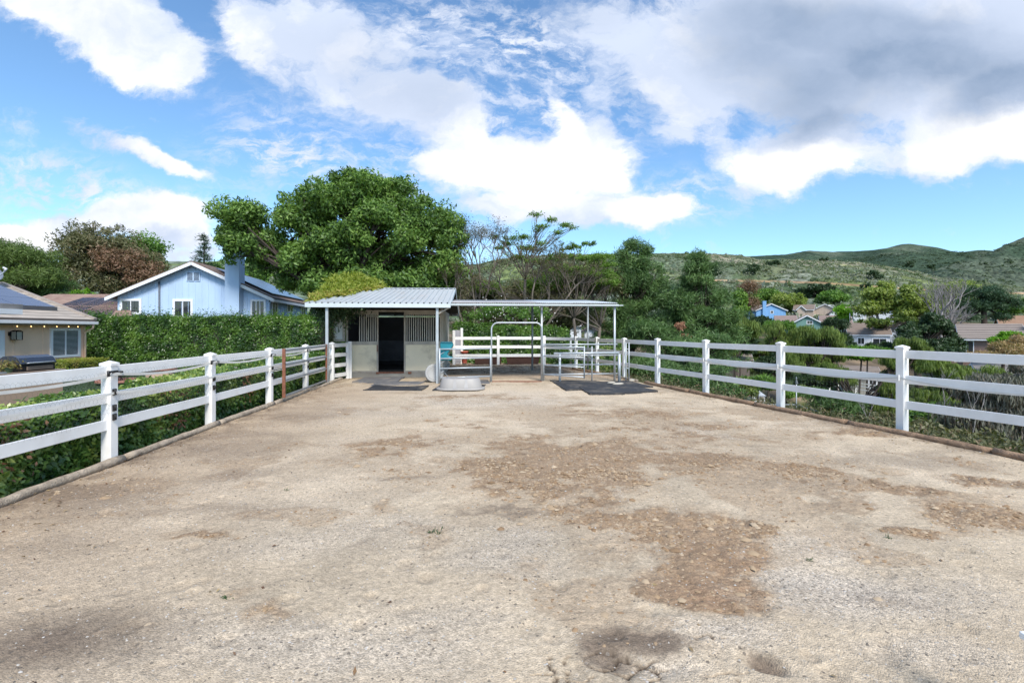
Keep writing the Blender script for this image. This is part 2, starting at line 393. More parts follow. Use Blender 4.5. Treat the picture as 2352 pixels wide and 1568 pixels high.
def terrain_h(X, Y):
    X = np.asarray(X, dtype=float); Y = np.asarray(Y, dtype=float)
    # distance to the right of the retained pad / left neighbourhood plateau
    edge = np.where(Y < 24, Rx(np.clip(Y, -40, 24)) + .3, np.where(Y < 40, Rx(24.) + .3 - (Y - 24) * .10, .9))
    d = (X - edge) * np.where(Y < 24, .96, .99)
    left_base = -.42 + 0 * X
    floor_ = np.interp(Y, [0, 35, 60, 90, 112, 130, 150], [-9.5, -9.8, -9.0, -3.2, 1.0, 3.2, 4.5])
    tt = sstep(0, 19, d)
    near = left_base * (1 - tt) + floor_ * tt
    left_far = np.interp(Y, [0, 60, 130, 150], [-.42, -.42, 2.5, 4.5])
    near = np.where(d < 0, left_far, near * 1.0)
    near = np.where((d >= 0) & (Y > 60), left_far * (1 - tt) + floor_ * tt, near)
    # hills
    s = X / np.maximum(Y, 1); xs = np.clip(CX + F0 * s, -1900, 3900)
    zc = CAMZ + (HY - ridge(RIDGE_C, xs)) / F0 * YC
    zb = CAMZ + (HY - ridge(RIDGE_B, xs)) / F0 * YB
    za = CAMZ + (HY - ridge(RIDGE_A, xs)) / F0 * YA
    t1 = np.clip((Y - 150) / (YC - 150), 0, 1)
    h1 = 4.5 + (zc - 4.5) * (t1 ** 1.05)
    dip = zc * .72
    t2 = sstep(YC, YC + 130, Y); h2 = zc + (dip - zc) * t2
    t3 = np.clip((Y - YC - 130) / (YB - YC - 130), 0, 1); h3 = dip + (zb - dip) * t3
    h = np.where(Y < 150, near, np.where(Y < YC, h1, np.where(Y < YC + 130, h2, h3)))
    t4 = np.clip((Y - YB) / (YA - YB), 0, 1); low = np.minimum(zb, za) ; valley = zb - .12 * zb * np.sin(np.pi * np.clip(t4 * 2, 0, 1))
    h4 = valley * (1 - t4) + za * t4
    h = np.where(Y > YB, h4, h)
    t5 = np.clip((Y - YA) / 900, 0, 1); h = np.where(Y > YA, za * (1 - .5 * t5), h)
    n = (fbm(X / 60, Y / 60, 5, 3) - .5) * 22 * sstep(170, 330, Y) * (1 - sstep(YC - 90, YC - 10, Y) * .85)
    gul = (np.abs(fbm(X / 140, Y / 300, 4, 9) - .5) * 2) * 60 * sstep(YC + 140, YC + 260, Y) * (1 - sstep(YA - 160, YA - 10, Y) * .9) * (1 - .8 * np.exp(-((Y - YB) / 60) ** 2))
    return h + n - gul * .7 + 0 * X
def th(x, y): return float(terrain_h(np.array([x]), np.array([y]))[0])

def polar_terrain():
    # one sheet round the viewer: fine in front, coarse behind, out to the horizon
    front = np.concatenate([np.linspace(-62, 62, 640)]); rest = np.linspace(62, 298, 60)[1:-1]
    ang = np.radians(np.concatenate([front, rest])); na = len(ang)
    R = np.concatenate([np.linspace(0.5, 40, 70), np.geomspace(41, 160, 90), np.geomspace(163, 1500, 330), np.geomspace(1520, 9000, 25)]); nr = len(R)
    A, RR = np.meshgrid(ang, R)
    X = np.sin(A) * RR; Y = np.cos(A) * RR
    Z = terrain_h(X, Y)
    inside = (X > Lx(Y) - .3) & (X < Rx(Y) + .25) & (Y < 24.5)
    Z = np.where(inside, np.minimum(Z, -.45), Z)
    V = np.stack([X, Y, Z], -1).reshape(-1, 3)
    i = np.arange(nr - 1)[:, None]; j = np.arange(na)[None, :]; j2 = (j + 1) % na
    Fq = np.stack([i * na + j, i * na + j2, (i + 1) * na + j2, (i + 1) * na + j], -1).reshape(-1, 4)
    return V, Fq, na
def terrain_material():
    m, nt, out = new_mat('hill_scrub')
    p = N(nt, 'ShaderNodeBsdfPrincipled'); p.inputs['Roughness'].default_value = .95; p.inputs['Specular IOR Level'].default_value = .1; L(nt, p.outputs[0], out.inputs[0])
    a = N(nt, 'ShaderNodeAttribute', attribute_name='Col')
    tc = N(nt, 'ShaderNodeTexCoord')
    mp = N(nt, 'ShaderNodeMapping'); mp.inputs['Scale'].default_value = (1, .55, 1); L(nt, tc.outputs['Object'], mp.inputs[0])
    v = N(nt, 'ShaderNodeTexVoronoi'); v.inputs['Scale'].default_value = .33; L(nt, mp.outputs[0], v.inputs['Vector'])
    n = N(nt, 'ShaderNodeTexNoise'); n.inputs['Scale'].default_value = .12; n.inputs['Detail'].default_value = 8; n.inputs['Roughness'].default_value = .7; L(nt, mp.outputs[0], n.inputs[0])
    sp = N(nt, 'ShaderNodeSeparateColor'); L(nt, v.outputs['Color'], sp.inputs[0])
    r = N(nt, 'ShaderNodeMapRange'); r.inputs[1].default_value = 0; r.inputs[2].default_value = 1; r.inputs[3].default_value = .75; r.inputs[4].default_value = 1.25; L(nt, sp.outputs[0], r.inputs[0])
    r2 = N(nt, 'ShaderNodeMapRange'); r2.inputs[1].default_value = .35; r2.inputs[2].default_value = .65; r2.inputs[3].default_value = .6; r2.inputs[4].default_value = 1.35; L(nt, n.outputs[0], r2.inputs[0])
    mu = N(nt, 'ShaderNodeMath', operation='MULTIPLY'); L(nt, r.outputs[0], mu.inputs[0]); L(nt, r2.outputs[0], mu.inputs[1])
    mm = N(nt, 'ShaderNodeVectorMath', operation='MULTIPLY'); L(nt, a.outputs['Color'], mm.inputs[0]); L(nt, mu.outputs[0], mm.inputs[1])
    L(nt, mm.outputs[0], p.inputs['Base Color'])
    b = N(nt, 'ShaderNodeBump'); b.inputs['Strength'].default_value = 1.; b.inputs['Distance'].default_value = 2.2; b.invert = True
    L(nt, v.outputs['Distance'], b.inputs['Height']); L(nt, b.outputs[0], p.inputs['Normal'])
    return m
def set_col(o, C):
    me = o.data; a = me.color_attributes.new('Col', 'FLOAT_COLOR', 'POINT')
    C4 = np.ones((len(C), 4), dtype=np.float32); C4[:, :3] = C
    a.data.foreach_set('color', C4.ravel())
def mixc(a, b, t): t = t[:, None]; return a * (1 - t) + np.array(b) * t
V, Fq, na = polar_terrain()
ter = bulk('terrain', V, Fq, terrain_material(), smooth=True); ter['kind'] = 'structure'
X, Y, Z = V.T
sage = np.array([.135, .175, .11]); C = np.tile(sage, (len(V), 1))
k1 = fbm(X / 35, Y / 60, 5, 21); k2 = fbm(X / 18, Y / 30, 5, 33); k3 = fbm(X / 70, Y / 90, 4, 41)
C = mixc(C, (.075, .115, .055), sstep(.50, .60, k1))
C = mixc(C, (.22, .25, .20), sstep(.50, .60, k2) * .75)
C = mixc(C, (.24, .21, .14), sstep(.52, .64, k3) * .35 * sstep(200, 330, Y))
C = mixc(C, (.16, .20, .07), sstep(.56, .64, fbm(X / 25, Y / 40, 4, 77)) * .8)
far = sstep(YC + 20, YC + 160, Y)
fc = np.tile(np.array([.050, .080, .048]), (len(V), 1)); fc = mixc(fc, (.10, .125, .085), sstep(.45, .62, k3)); fc = mixc(fc, (.034, .058, .036), sstep(.5, .62, fbm(X / 50, Y / 120, 5, 90)))
C = C * (1 - far[:, None]) + fc * far[:, None]
# tan grassy crest and dirt track along the slope
xs = CX + F0 * X / np.maximum(Y, 1); ys = HY - (Z - CAMZ) / np.maximum(Y, 1) * F0
crest = sstep(YC - 75, YC - 10, Y) * (1 - sstep(YC + 60, YC + 120, Y)) * sstep(1560, 1640, xs) * (1 - sstep(2150, 2300, xs) * .5)
C = mixc(C, (.34, .27, .18), crest * sstep(.44, .60, k2) * .55)
trY = np.interp(xs, [1500, 1694, 1878, 2000, 2153, 2300], [292, 286, 300, 312, 325, 320])
trk = np.exp(-((ys - np.interp(xs, [1500, 1694, 1878, 2000, 2153, 2300, 2500], [640, 645, 649, 657, 668, 673, 676])) / 1.9) ** 2) * sstep(1520, 1600, xs) * sstep(165, 180, Y) * (1 - sstep(YC - 60, YC - 30, Y))
C = mixc(C, (.38, .24, .14), np.clip(trk * 1.3, 0, 1) * .85)
nearm = 1 - sstep(140, 165, Y)
gc = np.tile(np.array([.06, .085, .03]), (len(V), 1)); gc = mixc(gc, (.16, .12, .08), sstep(.45, .6, fbm(X / 9, Y / 9, 4, 5)))
C = C * (1 - nearm[:, None]) + gc * nearm[:, None]
set_col(ter, C)

# ================================================================= riding yard surface
def d2g(x, y):
    Yd = F0 * CAMZ / (y - HY); return ((x - CX) / F0 * Yd, Yd)
rows_v = np.concatenate([np.linspace(6.0, 60, 16)[:0], np.linspace(835, 1600, 470)])
Yr = F0 * CAMZ / (rows_v - HY); Yr = np.concatenate([[25.0, 24.4, 23.9], Yr, np.linspace(2.2, -8, 40)])[::-1]
Yr = np.sort(Yr)
NC = 760; tcol = np.linspace(0, 1, NC)
RX = lambda Yv: np.where(Yv > 21.5, np.interp(Yv, [21.5, 25], [Rx(21.5), Rx(25.)]), Rx(Yv))
Xg = Lx(Yr)[:, None] * (1 - tcol) + RX(Yr)[:, None] * tcol; Yg = np.repeat(Yr[:, None], NC, 1)
gx, gy = Xg.ravel(), Yg.ravel()
wk = np.clip((gy - 1.5) / 5, .12, 1); wx = gx + (fbm(gx * .9, gy * .9, 5, 5) - .5) * 1.7 * wk; wy = gy + (fbm(gx * .9 + 40, gy * .9, 5, 6) - .5) * 2.2 * wk
wx2 = wx + (fbm(gx * 5, gy * 5, 5, 15) - .5) * .5 * wk; wy2 = wy + (fbm(gx * 5, gy * 5, 5, 16) - .5) * .5 * wk
def patch(x, y, rx, ry, rot=0., soft=.5, X_=None, Y_=None):
    """ellipse on the ground given by its outline in the photograph"""
    X_ = wx2 if X_ is None else X_; Y_ = wy2 if Y_ is None else Y_
    cx, cy = d2g(x, y); a = rx / F0 * cy
    y0 = d2g(x, y - ry)[1]; y1 = d2g(x, y + ry)[1]; cyy = (y0 + y1) / 2; b = (y0 - y1) / 2
    dx = X_ - cx; dy = Y_ - cyy; c, s = math.cos(RAD(rot)), math.sin(RAD(rot))
    q = np.sqrt(((dx * c + dy * s) / a) ** 2 + ((-dx * s + dy * c) / b) ** 2)
    return 1 - sstep(1 - soft, 1 + soft * .6, q)
def patches(lst):
    m = np.zeros(len(gx))
    for p_ in lst:
        amp = p_[-1]; m = np.maximum(m, patch(*p_[:-1]) * amp)
    return m
brown = patches([(1290, 1085, 260, 75, 0, .4, 1), (1420, 1040, 330, 30, 0, .6, .8), (1180, 1110, 150, 60, 0, .5, .9), (1580, 1210, 190, 60, 0, .4, 1), (1560, 1305, 170, 52, -12, .35, 1), (1660, 1340, 70, 34, 0, .5, .95), (1700, 1195, 80, 24, 0, .4, .9),
                 (1330, 1185, 130, 22, 0, .5, .7), (900, 1030, 110, 26, 0, .6, .55), (860, 1060, 90, 34, 0, .6, .5), (1750, 1055, 110, 22, 0, .6, .8), (1600, 990, 300, 22, 0, .7, .55), (1420, 950, 180, 14, 0, .7, .5), (1950, 985, 120, 20, 0, .7, .5),
                 (2010, 1110, 120, 24, -8, .6, .8), (2270, 1195, 130, 40, -10, .5, .85), (2100, 1216, 70, 16, 0, .5, .8), (2250, 1090, 120, 20, 0, .6, .6), (1570, 1098, 80, 12, 0, .5, .7), (1085, 915, 110, 9, 0, .7, .55),
                 (1120, 975, 60, 8, 0, .6, .55), (1000, 965, 40, 7, 0, .6, .4), (1340, 930, 100, 7, 0, .7, .4), (480, 1215, 60, 12, 5, .6, .45), (880, 1175, 40, 12, 0, .6, .4), (640, 1400, 60, 22, 20, .7, .35), (2000, 1350, 40, 10, 0, .6, .3)])
zone = patches([(1450, 1100, 620, 130, 0, .9, 1), (2050, 1150, 330, 110, 0, .9, 1), (1500, 960, 520, 40, 0, .9, .8), (1550, 1260, 260, 110, 0, .9, .9), (950, 1060, 240, 70, 0, .9, .7)])
mott = fbm(gx * 1.1, gy * 1.6, 7, 31, .58)
fine = fbm(gx * 5, gy * 7, 5, 39)
brown = np.clip(brown * (.40 + 1.15 * sstep(.34, .56, mott)) * (.55 + .9 * sstep(.36, .54, fine)), 0, 1)
brown = np.clip(np.maximum(brown, zone * sstep(.475, .56, mott) * .75), 0, 1)
brown = np.clip(np.maximum(brown, sstep(.60, .68, fbm(gx * 1.7, gy * 2.2, 6, 37)) * .4), 0, 1)
dark = patches([(1455, 1448, 125, 26, -4, .7, 1), (1378, 1480, 66, 40, 30, .8, 1), (1730, 1490, 46, 28, -40, .7, .9), (1720, 1500, 30, 10, -40, .6, .5), (1100, 1190, 85, 8, 0, .8, .6), (110, 1490, 260, 80, 0, 1.0, .85), (480, 1160, 160, 26, 5, .9, .4), (560, 1070, 130, 18, 5, .9, .4), (330, 1450, 160, 30, 0, 1., .3), (900, 1100, 70, 12, 0, .8, .45),
                (480, 1010, 230, 26, 0, .9, .42), (250, 1120, 190, 45, 0, .9, .40), (700, 950, 100, 14, 0, .9, .4), (1720, 1015, 60, 6, 0, .8, .25), (700, 1085, 130, 18, 0, .9, .2), (150, 1240, 160, 40, 0, .9, .3), (2050, 1040, 170, 14, -14, .9, .4), (2200, 1080, 120, 14, -14, .9, .3), (840, 1260, 60, 10, 0, .8, .25), (1980, 1340, 110, 26, -10, .9, .25)])
gravel = patches([(1900, 1330, 300, 75, -6, .9, 1), (1850, 1230, 200, 40, 0, .9, .6), (2100, 1480, 200, 60, 0, .9, .7), (750, 1460, 380, 80, 0, .9, .75), (780, 1250, 240, 60, 0, .9, .55), (1640, 1420, 160, 50, 0, .9, .8), (1520, 1500, 100, 40, 0, .9, .7), (1150, 920, 220, 22, 0, .9, .7), (900, 950, 150, 20, 0, .9, .5),
                  (1380, 1110, 30, 9, 0, .6, .8), (1620, 985, 60, 10, 0, .6, .8), (1130, 1250, 130, 40, 0, .9, .5), (2200, 1330, 110, 50, 0, .9, .5), (1000, 1400, 200, 60, 0, .9, .5)])
gravel = np.clip(gravel + (fbm(gx * .8, gy * .8, 5, 61) - .5) * .8, 0, 1) * (1 - brown * .8)
pale = patches([(420, 1175, 60, 24, 30, .6, 1), (600, 1090, 60, 6, 0, .6, .8), (1100, 960, 230, 40, 0, .9, .6), (1300, 900, 300, 16, 0, .9, .6), (1900, 1130, 200, 30, 0, .9, .35), (1150, 1340, 250, 40, 0, .9, .3), (1500, 1400, 100, 30, 0, .8, .35), (1650, 1480, 120, 40, -30, .8, .4)])
sand = np.array([.525, .425, .305]); C = np.tile(sand, (len(gx), 1))
t0 = fbm(gx * .35, gy * .35, 4, 71); t1 = fbm(gx * 2.2, gy * 2.2, 6, 72)
C = C * (1 + (t0 - .5) * .45 + (t1 - .5) * .5)[:, None]
lf = sstep(1.5, -2.5, gx - Lx(gy) * .6 - .5) * (1 - sstep(13, 16, gy))
C = mixc(C, (.40, .295, .20), lf * .7)
C = mixc(C, (.50, .445, .385), gravel * .5)
C = mixc(C, (.66, .53, .38), pale * .7)
bn = .8 + .4 * fbm(gx * 6, gy * 6, 4, 81)
C = C * (1 - (brown * .93)[:, None]) + (np.array([.295, .205, .13]) * bn[:, None]) * (brown * .93)[:, None]
red = patches([(1600, 1320, 110, 46, 0, .8, .7), (1730, 1492, 26, 8, -40, .6, .9), (1650, 1250, 120, 40, 0, .9, .4), (1380, 1510, 30, 10, 0, .8, .4)])
C = mixc(C, (.29, .175, .105), red * .45 * brown + red * .2)
C = mixc(C, (.14, .105, .08), np.clip(dark * 1.25, 0, 1) * .78)
penm = sstep(0, .6, gy - (16.3 + .08 * (gx + 2))) * sstep(-3.4, -2.8, gx)
C = mixc(C, (.42, .33, .245), penm * .8)
litter = sstep(.52, .66, fbm(gx * 3, gy * 3, 5, 95)) * penm * sstep(17.5, 21, gy)
C = mixc(C, (.15, .075, .04), litter * .8)
edgeL = np.exp(-((gx - Lx(gy)) / .45)); edgeL = np.clip(edgeL, 0, 1) * np.where(gx > Lx(gy), 1, 0); edgeR = np.clip(np.exp((gx - RX(gy)) / .35), 0, 1)
C = mixc(C, (.15, .11, .08), np.clip(edgeL + edgeR, 0, 1) * sstep(.35, .6, fbm(gx * 4, gy * 4, 5, 96)) * .8)
# cracked crust near the bottom edge: voronoi edge distance on a jittered lattice
def vor_edge(x, y, sc, seed):
    x = x * sc; y = y * sc; ix = np.floor(x); iy = np.floor(y); d1 = np.full(x.shape, 9.); d2 = d1.copy()
    for a in (-1, 0, 1):
        for b in (-1, 0, 1):
            px = ix + a + .1 + .8 * _hash(ix + a, iy + b, seed); py = iy + b + .1 + .8 * _hash(ix + a, iy + b, seed + 7)
            dd = np.hypot(px - x, py - y); d2 = np.where(dd < d1, d1, np.minimum(d2, dd)); d1 = np.minimum(d1, dd)
    return d2 - d1
crk = patches([(1430, 1505, 95, 36, 0, .6, 1), (1280, 1535, 80, 44, 0, .6, 1), (1620, 1445, 60, 14, -15, .6, .8), (1650, 1530, 90, 25, 0, .8, .4), (1250, 1440, 110, 30, 0, .8, .25)])
sel = (crk > .02); ve = np.ones(len(gx)); ve[sel] = vor_edge(gx[sel] + (fbm(gx[sel] * 9, gy[sel] * 9, 3, 1) - .5) * .12, gy[sel] + (fbm(gx[sel] * 9, gy[sel] * 9, 3, 2) - .5) * .12, 7.0, 4)
ck = (1 - sstep(.03, .12, ve)) * sstep(.15, .6, crk)
C = mixc(C, (.08, .06, .045), ck * .95)
# relief
gz = (fbm(gx * .5, gy * .5, 4, 101) - .5) * .05 + (fbm(gx * 3, gy * 3, 5, 102) - .5) * .022
gz += brown * ((fbm(gx * 9, gy * 9, 4, 103) - .45) * .05 + (fbm(gx * 16, gy * 30, 3, 104) - .5) * .02)
gz += (fbm(gx * 22, gy * 22, 3, 105) - .5) * .010
gz -= ck * .018
gz -= patch(1450, 1500, 110, 30, 0, .9) * .035 + patch(1730, 1495, 50, 24, -40, .7) * .045
gz += patch(1250, 880, 260, 14, 0, .9) * .035
rh = np.random.default_rng(44)      # hoof prints pressed into the softer dirt
G2 = gz.reshape(len(Yr), NC); X2 = gx.reshape(len(Yr), NC); hp = np.zeros_like(G2)
for _ in range(380):
    yy_ = 1.9 + rh.exponential(3.2); 
    if yy_ > 15: continue
    xx_ = rh.uniform(Lx(yy_) + .4, Rx(yy_) - .3); r_ = rh.uniform(.045, .075); i0, i1 = np.searchsorted(Yr, (yy_ - .2, yy_ + .2))
    if i1 - i0 < 2: continue
    sx = X2[i0:i1]; q = np.hypot(sx - xx_, (Yr[i0:i1, None] - yy_) * 1.0) / r_
    hp[i0:i1] += -np.exp(-q ** 4) * rh.uniform(.006, .016) + np.exp(-((q - 1.35) / .3) ** 2) * .0015
gz = gz + hp.ravel(); C = C * (1 + np.clip(hp.ravel(), -.012, 0) * 9)[:, None]
gz = gz - .012
V = np.stack([gx, gy, gz], -1); nr = len(Yr)
i = np.arange(nr - 1)[:, None]; j = np.arange(NC - 1)[None, :]
Fq = np.stack([i * NC + j, i * NC + j + 1, (i + 1) * NC + j + 1, (i + 1) * NC + j], -1).reshape(-1, 4)
def yard_material():
    m, nt, out = new_mat('yard_dirt')
    p = N(nt, 'ShaderNodeBsdfPrincipled'); p.inputs['Roughness'].default_value = .95; p.inputs['Specular IOR Level'].default_value = .15; L(nt, p.outputs[0], out.inputs[0])
    a = N(nt, 'ShaderNodeAttribute', attribute_name='Col'); ga = N(nt, 'ShaderNodeAttribute', attribute_name='grv')
    tc = N(nt, 'ShaderNodeTexCoord'); ob = tc.outputs['Object']
    def mr(x, a0, a1, b0, b1):
        r = N(nt, 'ShaderNodeMapRange'); r.inputs[1].default_value = a0; r.inputs[2].default_value = a1; r.inputs[3].default_value = b0; r.inputs[4].default_value = b1; L(nt, x, r.inputs[0]); return r.outputs[0]
    def mth(op, a_, b_):
        n = N(nt, 'ShaderNodeMath', operation=op)
        for i_, v_ in enumerate((a_, b_)):
            if isinstance(v_, (int, float)): n.inputs[i_].default_value = v_
            else: L(nt, v_, n.inputs[i_])
        return n.outputs[0]
    v = N(nt, 'ShaderNodeTexVoronoi'); v.inputs['Scale'].default_value = 105; L(nt, ob, v.inputs['Vector'])
    sc = N(nt, 'ShaderNodeSeparateColor'); L(nt, v.outputs['Color'], sc.inputs[0])
    v2 = N(nt, 'ShaderNodeTexVoronoi'); v2.inputs['Scale'].default_value = 26; L(nt, ob, v2.inputs['Vector'])
    sc2 = N(nt, 'ShaderNodeSeparateColor'); L(nt, v2.outputs['Color'], sc2.inputs[0])
    nz = N(nt, 'ShaderNodeTexNoise'); nz.inputs['Scale'].default_value = 30; nz.inputs['Detail'].default_value = 6; nz.inputs['Roughness'].default_value = .75; L(nt, ob, nz.inputs[0])
    # grain: every small cell has its own tone, stronger where the gravel shows
    grain = mth('ADD', 1, mth('MULTIPLY', mth('SUBTRACT', sc.outputs[0], .5), mth('ADD', .30, mth('MULTIPLY', ga.outputs['Fac'], .6))))
    g2 = mth('MULTIPLY', grain, mr(nz.outputs[0], .3, .7, .70, 1.28))
    # sparse dark pebbles
    pick = mth('MULTIPLY', mth('LESS_THAN', sc2.outputs[1], mth('ADD', .10, mth('MULTIPLY', ga.outputs['Fac'], .13))), mth('LESS_THAN', v2.outputs['Distance'], .26))
    lp = mth('MULTIPLY', mth('GREATER_THAN', sc2.outputs[2], .90), mth('LESS_THAN', v2.outputs['Distance'], .3))
    mm = N(nt, 'ShaderNodeVectorMath', operation='MULTIPLY'); L(nt, a.outputs['Color'], mm.inputs[0]); L(nt, g2, mm.inputs[1])
    x1 = N(nt, 'ShaderNodeMix', data_type='RGBA'); L(nt, mth('MULTIPLY', pick, .7), x1.inputs[0]); L(nt, mm.outputs[0], x1.inputs[6]); x1.inputs[7].default_value = (.11, .095, .08, 1)
    x2 = N(nt, 'ShaderNodeMix', data_type='RGBA'); L(nt, mth('MULTIPLY', lp, .18), x2.inputs[0]); L(nt, x1.outputs[2], x2.inputs[6]); x2.inputs[7].default_value = (.62, .58, .52, 1)
    L(nt, x2.outputs[2], p.inputs['Base Color'])
    h = mth('ADD', mth('MULTIPLY', nz.outputs[0], .9), mth('MULTIPLY', mth('SUBTRACT', .5, v.outputs['Distance']), .5))
    b = N(nt, 'ShaderNodeBump'); b.inputs['Strength'].default_value = .9; b.inputs['Distance'].default_value = .012
    L(nt, h, b.inputs['Height']); L(nt, b.outputs[0], p.inputs['Normal'])
    return m
yard = bulk('dirt_ground', V, Fq, yard_material(), smooth=True); yard['kind'] = 'structure'
set_col(yard, np.clip(C, 0, 1)); ga = yard.data.attributes.new('grv', 'FLOAT', 'POINT'); ga.data.foreach_set('value', gravel.astype(np.float32))
_gz_grid = (Yr, gz.reshape(nr, NC))
def ground_z(x, y):
    r = np.clip(np.searchsorted(Yr, y), 0, nr - 1); l = Lx(Yr[r]); t = (x - l) / (RX(Yr[r]) - l)
    return _gz_grid[1][r, np.clip((t * (NC - 1)).astype(int), 0, NC - 1)]

# clods, stones and chips lying loose on it
def rocks(name, X_, Y_, S, colr, seed, flat=.5, m=None):
    rng = np.random.default_rng(seed); n = len(X_)
    base = np.array([(1, 0, 0), (.4, .9, 0), (-.7, .7, 0), (-.9, -.4, 0), (.1, -1, 0), (.3, .2, 1), (-.2, -.3, .85)], dtype=float)
    tri = np.array([(0, 1, 5), (1, 2, 5), (2, 6, 5), (2, 3, 6), (3, 4, 6), (4, 0, 5), (4, 5, 6)])
    P = np.repeat(base[None], n, 0) * rng.uniform(.65, 1.3, (n, 7, 3))
    a = rng.uniform(0, 2 * PI, n); c, s = np.cos(a)[:, None], np.sin(a)[:, None]
    x = P[..., 0] * c - P[..., 1] * s; y = P[..., 0] * s + P[..., 1] * c
    st = rng.uniform(.6, 1.5, n)[:, None]
    z0 = ground_z(X_, Y_)
    V_ = np.stack([x * S[:, None] * st + X_[:, None], y * S[:, None] + Y_[:, None], P[..., 2] * S[:, None] * flat * rng.uniform(.5, 1.3, n)[:, None] + z0[:, None] - .001], -1).reshape(-1, 3)
    T = (np.arange(n)[:, None, None] * 7 + tri[None]).reshape(-1, 3)
    o = bulk(name, V_, T, m, nper=3, rnd=np.repeat(rng.uniform(0, 1, n), 7)); return o
def rockmat(name, cols):
    m, nt, out = new_mat(name); a = N(nt, 'ShaderNodeAttribute', attribute_name='rnd'); cr = N(nt, 'ShaderNodeValToRGB'); el = cr.color_ramp.elements
    while len(el) < len(cols): el.new(.5)
    for i_, c_ in enumerate(cols): el[i_].position = i_ / (len(cols) - 1); el[i_].color = (*c_, 1)
    L(nt, a.outputs['Fac'], cr.inputs[0]); p = N(nt, 'ShaderNodeBsdfPrincipled'); p.inputs['Roughness'].default_value = .95; p.inputs['Specular IOR Level'].default_value = .1
    L(nt, cr.outputs[0], p.inputs['Base Color']); L(nt, p.outputs[0], out.inputs[0]); return m
rng = np.random.default_rng(7)
w_ = np.clip(brown, 0, 1) ** 2 * np.where((gy > 1.8), 1, 0)
area = np.abs(np.gradient(Yr))[:, None] * np.ones((1, NC)) * ((RX(Yr) - Lx(Yr)) / NC)[:, None]
def sample(weight, n):
    pw = weight * area.ravel(); pw = pw / pw.sum(); k = rng.choice(len(gx), n, p=pw); return gx[k] + rng.normal(0, .01, n), gy[k] + rng.normal(0, .01, n)
x_, y_ = sample(w_ * (.25 + sstep(.42, .6, fbm(gx * 2.6, gy * 2.6, 4, 303))) * np.where(gy < 6.5, 2.2, 1), 22000)
o = rocks('dirt_clods', x_, y_, np.clip(rng.lognormal(-4.85, .62, len(x_)), .003, .045), None, 1, .5, rockmat('clod', [(.22, .145, .085), (.31, .21, .125), (.38, .28, .18), (.46, .36, .25)])); o['kind'] = 'stuff'
x_, y_ = sample((.25 + gravel) * np.where((gy > 1.8) & (gy < 12), 1, 0), 26000)
o = rocks('gravel', x_, y_, rng.uniform(.0035, .009, len(x_)), None, 2, .7, rockmat('gravel_stone', [(.10, .09, .08), (.30, .27, .23), (.40, .37, .33), (.50, .47, .43)])); o['kind'] = 'stuff'
# leaf litter and chips at the edges
x_, y_ = sample((np.clip(edgeL + edgeR * .7, 0, 1) + .02) * np.where(gy > 1.8, 1, 0), 2600)
P = np.stack([x_, y_, ground_z(x_, y_) + .006], -1)
V_, F_ = leaf_quads(P, np.tile([0, 0, 1.], (len(P), 1)), .035, .5, rng, tilt=.35)
o = bulk('leaf_litter', V_, F_, leafmat('dry_leaf', [(.10, .05, .03), (.20, .12, .06), (.33, .24, .12), (.16, .12, .09)], trans=.1), rnd=np.repeat(rng.uniform(0, 1, len(P)), 4)); o['kind'] = 'stuff'
x_, y_ = sample(penm * sstep(18, 22, gy) + .0, 2600)
P = np.stack([x_, y_, ground_z(x_, y_) + .006], -1); V_, F_ = leaf_quads(P, np.tile([0, 0, 1.], (len(P), 1)), .06, .45, rng, tilt=.35)
o = bulk('pen_litter', V_, F_, bpy.data.materials['dry_leaf'], rnd=np.repeat(rng.uniform(0, 1, len(P)), 4)); o['kind'] = 'stuff'
# a few tiny weeds
WEED = leafmat('weed', [(.03, .07, .03), (.08, .15, .05)])
for (x, y, s_, lb) in [(1003, 1221, .06, 'small dark green weed sprig lying on the gravel mid yard'), (1858, 1281, .035, 'tiny pale weed on the gravel right of the brown patch'), (2040, 1232, .035, 'tiny green weed seedling beside the right brown patch'), (660, 1122, .04, 'tiny weed on bare dirt left of the brown patch'), (515, 1368, .03, 'tiny weed in the grey gravel at lower left'), (2100, 1000, .04, 'tiny weed on the sand in front of the right fence')]:
    gx0, gy0 = d2g(x, y); n_ = 26; P = np.stack([gx0 + rng.normal(0, s_ * .5, n_), gy0 + rng.normal(0, s_ * .25, n_), np.full(n_, float(ground_z(np.array([gx0]), np.array([gy0]))[0]) + .005)], -1)
    V_, F_ = leaf_quads(P, np.tile([0, 0, 1.], (n_, 1)), s_ * .8, .22, rng, tilt=.9)
    tag(bulk('weed', V_, F_, WEED, rnd=np.repeat(rng.uniform(0, 1, n_), 4)), lb, 'weed', 'weeds on the yard')
# ================================================================= materials for built things
M = {}
M['vinyl'] = mat('white_vinyl', (.88, .865, .84), .35, var=.03, dirt=(.50, .47, .42), dscale=1.6, damt=.32)
M['vinyl_old'] = mat('weathered_white_vinyl', (.86, .845, .82), .45, var=.04, dirt=(.50, .46, .40), dscale=2.2, damt=.3)
M['timber'] = mat('weathered_timber', (.38, .31, .235), .9, var=.3, vscale=2, stretch=(6, 6, 6), dirt=(.13, .095, .07), dscale=1.5, damt=.7, bump=.9, bscale=9)
M['timber_r'] = mat('warm_brown_timber', (.31, .20, .125), .9, var=.3, vscale=2, stretch=(5, 5, 5), dirt=(.11, .075, .055), dscale=1.5, damt=.7, bump=.9, bscale=9)
M['galv'] = mat('galvanised_steel', (.44, .48, .51), .42, metal=.3, var=.12, vscale=6, dirt=(.30, .22, .16), dscale=3, damt=.35)
M['galv_dark'] = mat('dull_galvanised_steel', (.30, .33, .35), .5, metal=.4, var=.12, vscale=6, dirt=(.22, .14, .09), dscale=3, damt=.4)
